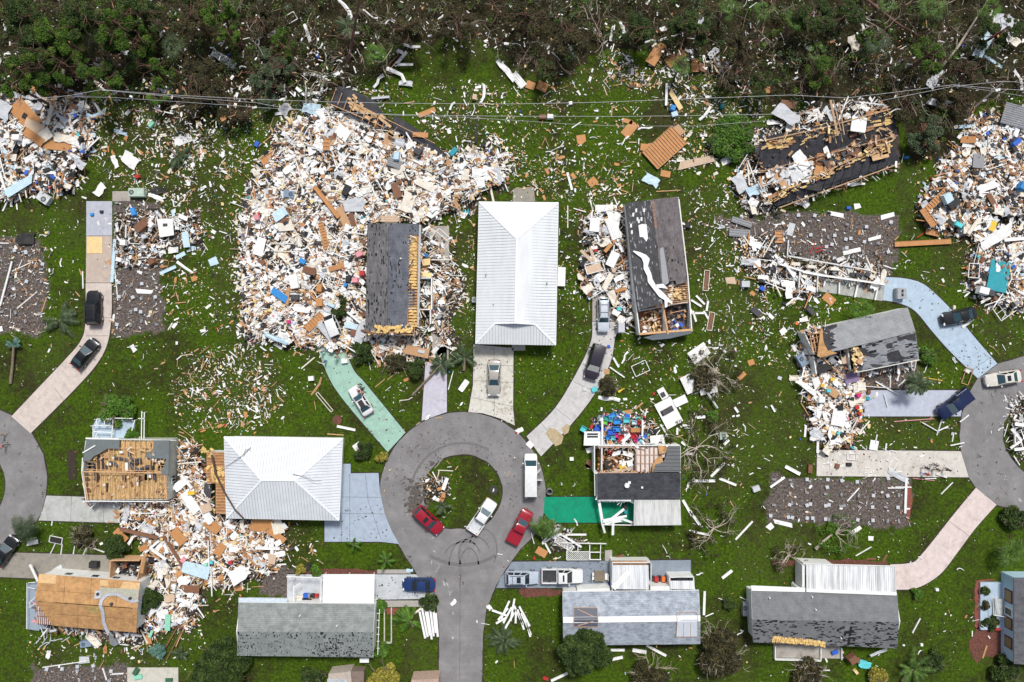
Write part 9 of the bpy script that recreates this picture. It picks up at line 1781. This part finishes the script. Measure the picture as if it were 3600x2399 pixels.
x,y = W(*T(3,1,1222,1130),.8);root = thing('gas_grill','grey gas grill standing alone on the pale blue curving driveway','grill',(x,y,.08));mb = MB();mb.box((0,0,.5),(1.4,1.5,.8));mb.box((-.35,0,.95),(.5,1.6,.1));build('body',mb,ACGR,root,local=True);mb = MB();mb.box((.05,.35,.92),(.4,.4,.04));mb.box((.05,-.2,.92),(.4,.4,.04));build('burner',mb,ACG,root,local=True)
x,y = W(*T(2,3,805,590),.7);root = thing('garden_table','square brown garden table on the slate blue driveway right of the large white pickup','table',(x,y,.08));TT = mat('brown table top',(.19,.15,.11),.2,3)
mb = MB();mb.box((0,0,.72),(1.5,1.5,.05));build('tabletop',mb,TT,root,local=True)
for sx in (-1,1):
 for sy in (-1,1): mb = MB();mb.box((sx*.65,sy*.65,.35),(.06,.06,.7));build('leg',mb,TT,root,local=True)
for k,(u,v,a,lb) in enumerate(((757,575,0,'upper left'),(757,612,0,'lower left'),(855,583,180,'upper right'),(855,612,180,'lower right'))):
 x,y = W(*T(2,3,u+(10 if k > 1 else -6),v),.5);root = thing('garden_chair',f'white garden chair at the {lb} of the square brown table','chair',(x,y,.08),radians(a),'white chairs round the square brown table')
 mb = MB();mb.box((0,0,.43),(.45,.45,.05));build('seat',mb,WHITE,root,local=True);mb = MB();mb.box((-.22,0,.65),(.05,.45,.45),0,0,-.15);build('backrest',mb,WHITE,root,local=True)
 for sx in (-1,1):
  for sy in (-1,1): mb = MB();mb.box((sx*.2,sy*.2,.21),(.04,.04,.42));build('leg',mb,WHITE,root,local=True)
for u,v,lb in ((1327,645,'left red riding mower between the zinc carport and the small shed'),(1392,645,'right red riding mower between the zinc carport and the small shed')):
 x,y = W(*T(2,3,u,v),.7);root = thing('riding_mower',lb,'riding mower',(x,y,.08),radians(90),'red riding mowers');mb = MB();mb.box((.35,0,.55),(.7,.5,.4));mb.box((-.1,0,.35),(1.5,.6,.2));build('body',mb,pmat('red') if u < 1350 else pmat('orange'),root,local=True)
 mb = MB();mb.box((-.3,0,.65),(.45,.45,.12));mb.box((-.52,0,.85),(.1,.45,.4));build('seat',mb,pmat('black'),root,local=True);mb = MB();mb.box((0,0,.2),(.8,1.1,.15));build('deck',mb,pmat('charcoal'),root,local=True)
 for sx,rr_ in ((.6,.18),(-.5,.26)):
  for s in (-1,1): mb = MB();mb.tube([(sx,s*.35-.1,rr_),(sx,s*.35+.1,rr_)],rr_,10);build('wheel',mb,TYRE,root,local=True)
x,y = W(*T(2,2,345,1385),.8);root = thing('metal_bin','round grey open bin on the lawn above the emerald driveway','bin',(x,y,0));mb = MB()
for k in range(14): a0,a1 = 2*pi*k/14,2*pi*(k+1)/14;mb.wall((cos(a0)*.4,sin(a0)*.4),(cos(a1)*.4,sin(a1)*.4),0,.8,.05)
build('shell',mb,pmat('grey'),root,local=True);mb = MB();mb.disc((0,0,.02),.37,.05,14);build('base',mb,pmat('black'),root,local=True)
x,y = W(*T(2,2,980,470),.5);root = thing('sport_umbrella','folded orange garden umbrella beside the brown box on the lawn','umbrella',(x,y,0));mb = MB();mb.tube([(0,0,.15),(.9,.6,.25)],[.2,.03],8);build('canopy',mb,pmat('yellow'),root,local=True)
for u,v,L_,lb in ((240,1190,1.0,'open side door of the long white van'),): pass
mb = MB();q = W3(*T(2,2,242,1195),1.2);mb.box(q,(1.0,.12,1.0),.9);mb.box(W3(*T(2,2,252,1272),1.2),(.8,.08,1.0),0);vo_ = [o for o in bpy.data.objects if o.name.startswith('van')][0];build('open_door',mb,PW,vo_)
# second layer: porch clutter of the grey shingle house
hh = h7;mb = MB()
for u,v,c,a,b in ((763,1370,'blue',.7,.7),(772,1368,'grey',.4,.4),(778,1369,'black',.6,.5),(788,1369,'red',.5,.4),(795+5,1374,'white',.5,.5),(766,1377,'beige',1.4,.35),(688,1371,'cream',1.1,.3),(690,1377,'cream',1.0,.5),(708,1376,'beige',1.3,.3)):
 x,y = W(u-60 if u > 740 else u,v,.5);mb.box((x,y,.45),(a,b,.5),0,m=ci[c])
setp(build('porch_clutter',mb,PM,hh),kind='stuff')
mb = MB()
for u,v,c,a,b in ((1385,1347,'white',.8,.5),(1393,1348,'pale grey',.8,.4),(1402,1345,'blue',.6,.5),(1404,1335,'black',.4,1.2)): x,y = W(u,v,.5);mb.box((x,y,.5),(a,b,.6),0,m=ci[c])
setp(build('carport_clutter',mb,PM,h8),kind='stuff')
# bottom-edge roof corner
root = thing('small_shed','pinkish flat roofed shed cut by the bottom edge beside the yellow speckled bush','shed',W3(775,1565));mb = MB();mb.prism([W(755,1549,2.2),W(806,1543,2.2),W(810,1600,2.2),W(752,1600,2.2)],0,2.2);build('wall',mb,mat('beige stucco',(.42,.36,.31)),root);mb = MB();mb.prism([W(752,1561,2.35),W(797,1561,2.35),W(799,1600,2.35),W(750,1600,2.35)],2.22,2.35);build('roof',mb,shingle('pale shed shingles',(.42,.44,.46),(.5,.52,.54),0),root)
root = thing('garden_wall','brown stuccoed wall corner at the bottom edge between shed and yellow bush','wall',W3(825,1560));mb = MB();mb.prism([W(808,1543,1.5),W(836,1543,1.5),W(836,1600,1.5),W(808,1600,1.5)],0,1.5);build('wall',mb,mat('brown stucco',(.20,.15,.12)),root)
root = thing('house','tan tiled corner cut by the bottom edge left of the stem road','house',W3(970,1575));mb = MB();mb.prism([W(945,1563,2.5),W(1008,1560,2.5),W(1008,1610,2.5),W(940,1610,2.5)],0,2.5);build('wall',mb,mat('tan stucco',(.42,.30,.24)),root)
# raised planting beds right of the grey shingle house
mb = MB()
for a,b in (((884,1396),(884,1476)),((900,1396),(900,1476)),((884,1476),(900,1476))): mb.wall(W(*a),W(*b),0,.3,.15)
setp(build('garden_wall',mb,mat('pale edging blocks',(.5,.48,.42))),'two pale edging rows of the planting bed right of the grey shingle house','garden edging')
# ---------------- utility poles and power lines
PO = mat('weathered pole timber',(.20,.18,.16),.2,3);WI = mat('bare aluminium wire',(.50,.50,.52),.05,2,.5)
def line(label,pts,h,r=.03):
 mb = MB();P = [Vector(W3(u,v,h)) for u,v in pts];q = []
 for a,b in zip(P,P[1:]):
  for k in range(8): t_ = k/8;c = a.lerp(b,t_);c.z -= .0;q.append(tuple(c))
 q.append(tuple(P[-1]));mb.tube(q,r,5);setp(build('power_line',mb,WI),label,'power line','power lines crossing below the wood')
A = lambda c,r,*p: [T(c,r,p[i],p[i+1]) for i in range(0,len(p),2)]
L1 = [(-40,250)]+A(0,0,350,905,640,880,930,825,1500,870,2352,915)+A(1,0,700,938,1400,952,2352,957)+A(2,0,800,942,1500,915,2352,882)+A(3,0,200,875,720,902,1200,845,1700,780,2100,818,2352,830)+[(2420,600*.25+62)]
L2 = A(0,0,930,828,1500,882,2352,945)+A(1,0,300,1000,1000,1045,1700,1062,2352,1070)+A(2,0,1000,1072,1800,1062,2352,1052)+A(3,0,500,1030,800,975,1200,895,1700,795,2170,748,2352,760)
L3 = A(0,0,650,890,1000,895,1700,940,2200,975)+A(1,0,0,988,500,1015,1300,1060,2000,1085,2352,1105)+A(2,0,500,1140,1000,1160,1700,1160,2352,1110)
L4 = A(3,0,1700,785,2100,845,2352,885)
line('uppermost power line, sagging across the whole picture',L1,8.5,.026);line('middle power line, crossing the main rubble field top',L2,7.5,.024);line('lowest power line, fading out over the open lawn',L3,6.5,.02);line('short power line running out at the right edge under the others',L4,8,.02)
line('thin vertical drop wire left of the long black roofing strip',A(1,0,455,740,460,950),5,.04)
def pole(label,c,r,u0,v0,u1,v1,h):
 a = W3(*T(c,r,u0,v0),0);b = W3(*T(c,r,u1,v1),h);root = thing('utility_pole',label,'utility pole',a);mb = MB();mb.tube([a,b],[.17,.12],8);build('post',mb,PO,root)
 mb = MB();mb.bar((b[0]-.9,b[1],b[2]-.3),(b[0]+.9,b[1],b[2]-.3),.12,.12);build('crossarm',mb,PO,root)
pole('leaning grey utility pole at the top edge of the main rubble field',1,0,2020,1320,2030,1085,6.3);pole('grey utility pole fallen slantwise in the top right wood',3,0,1900,990,2170,745,2.5)
# kerb edge growth
print('pieces',len(PIECES),'objects',len(bpy.data.objects))

mb = MB();mb.disc((*W(1134.5,1126),.0),.62,.06,18);setp(build('manhole_cover',mb,mat('dark iron cover',(.035,.035,.035),.3,4)),'dark round drain cover in the grass island','manhole cover')
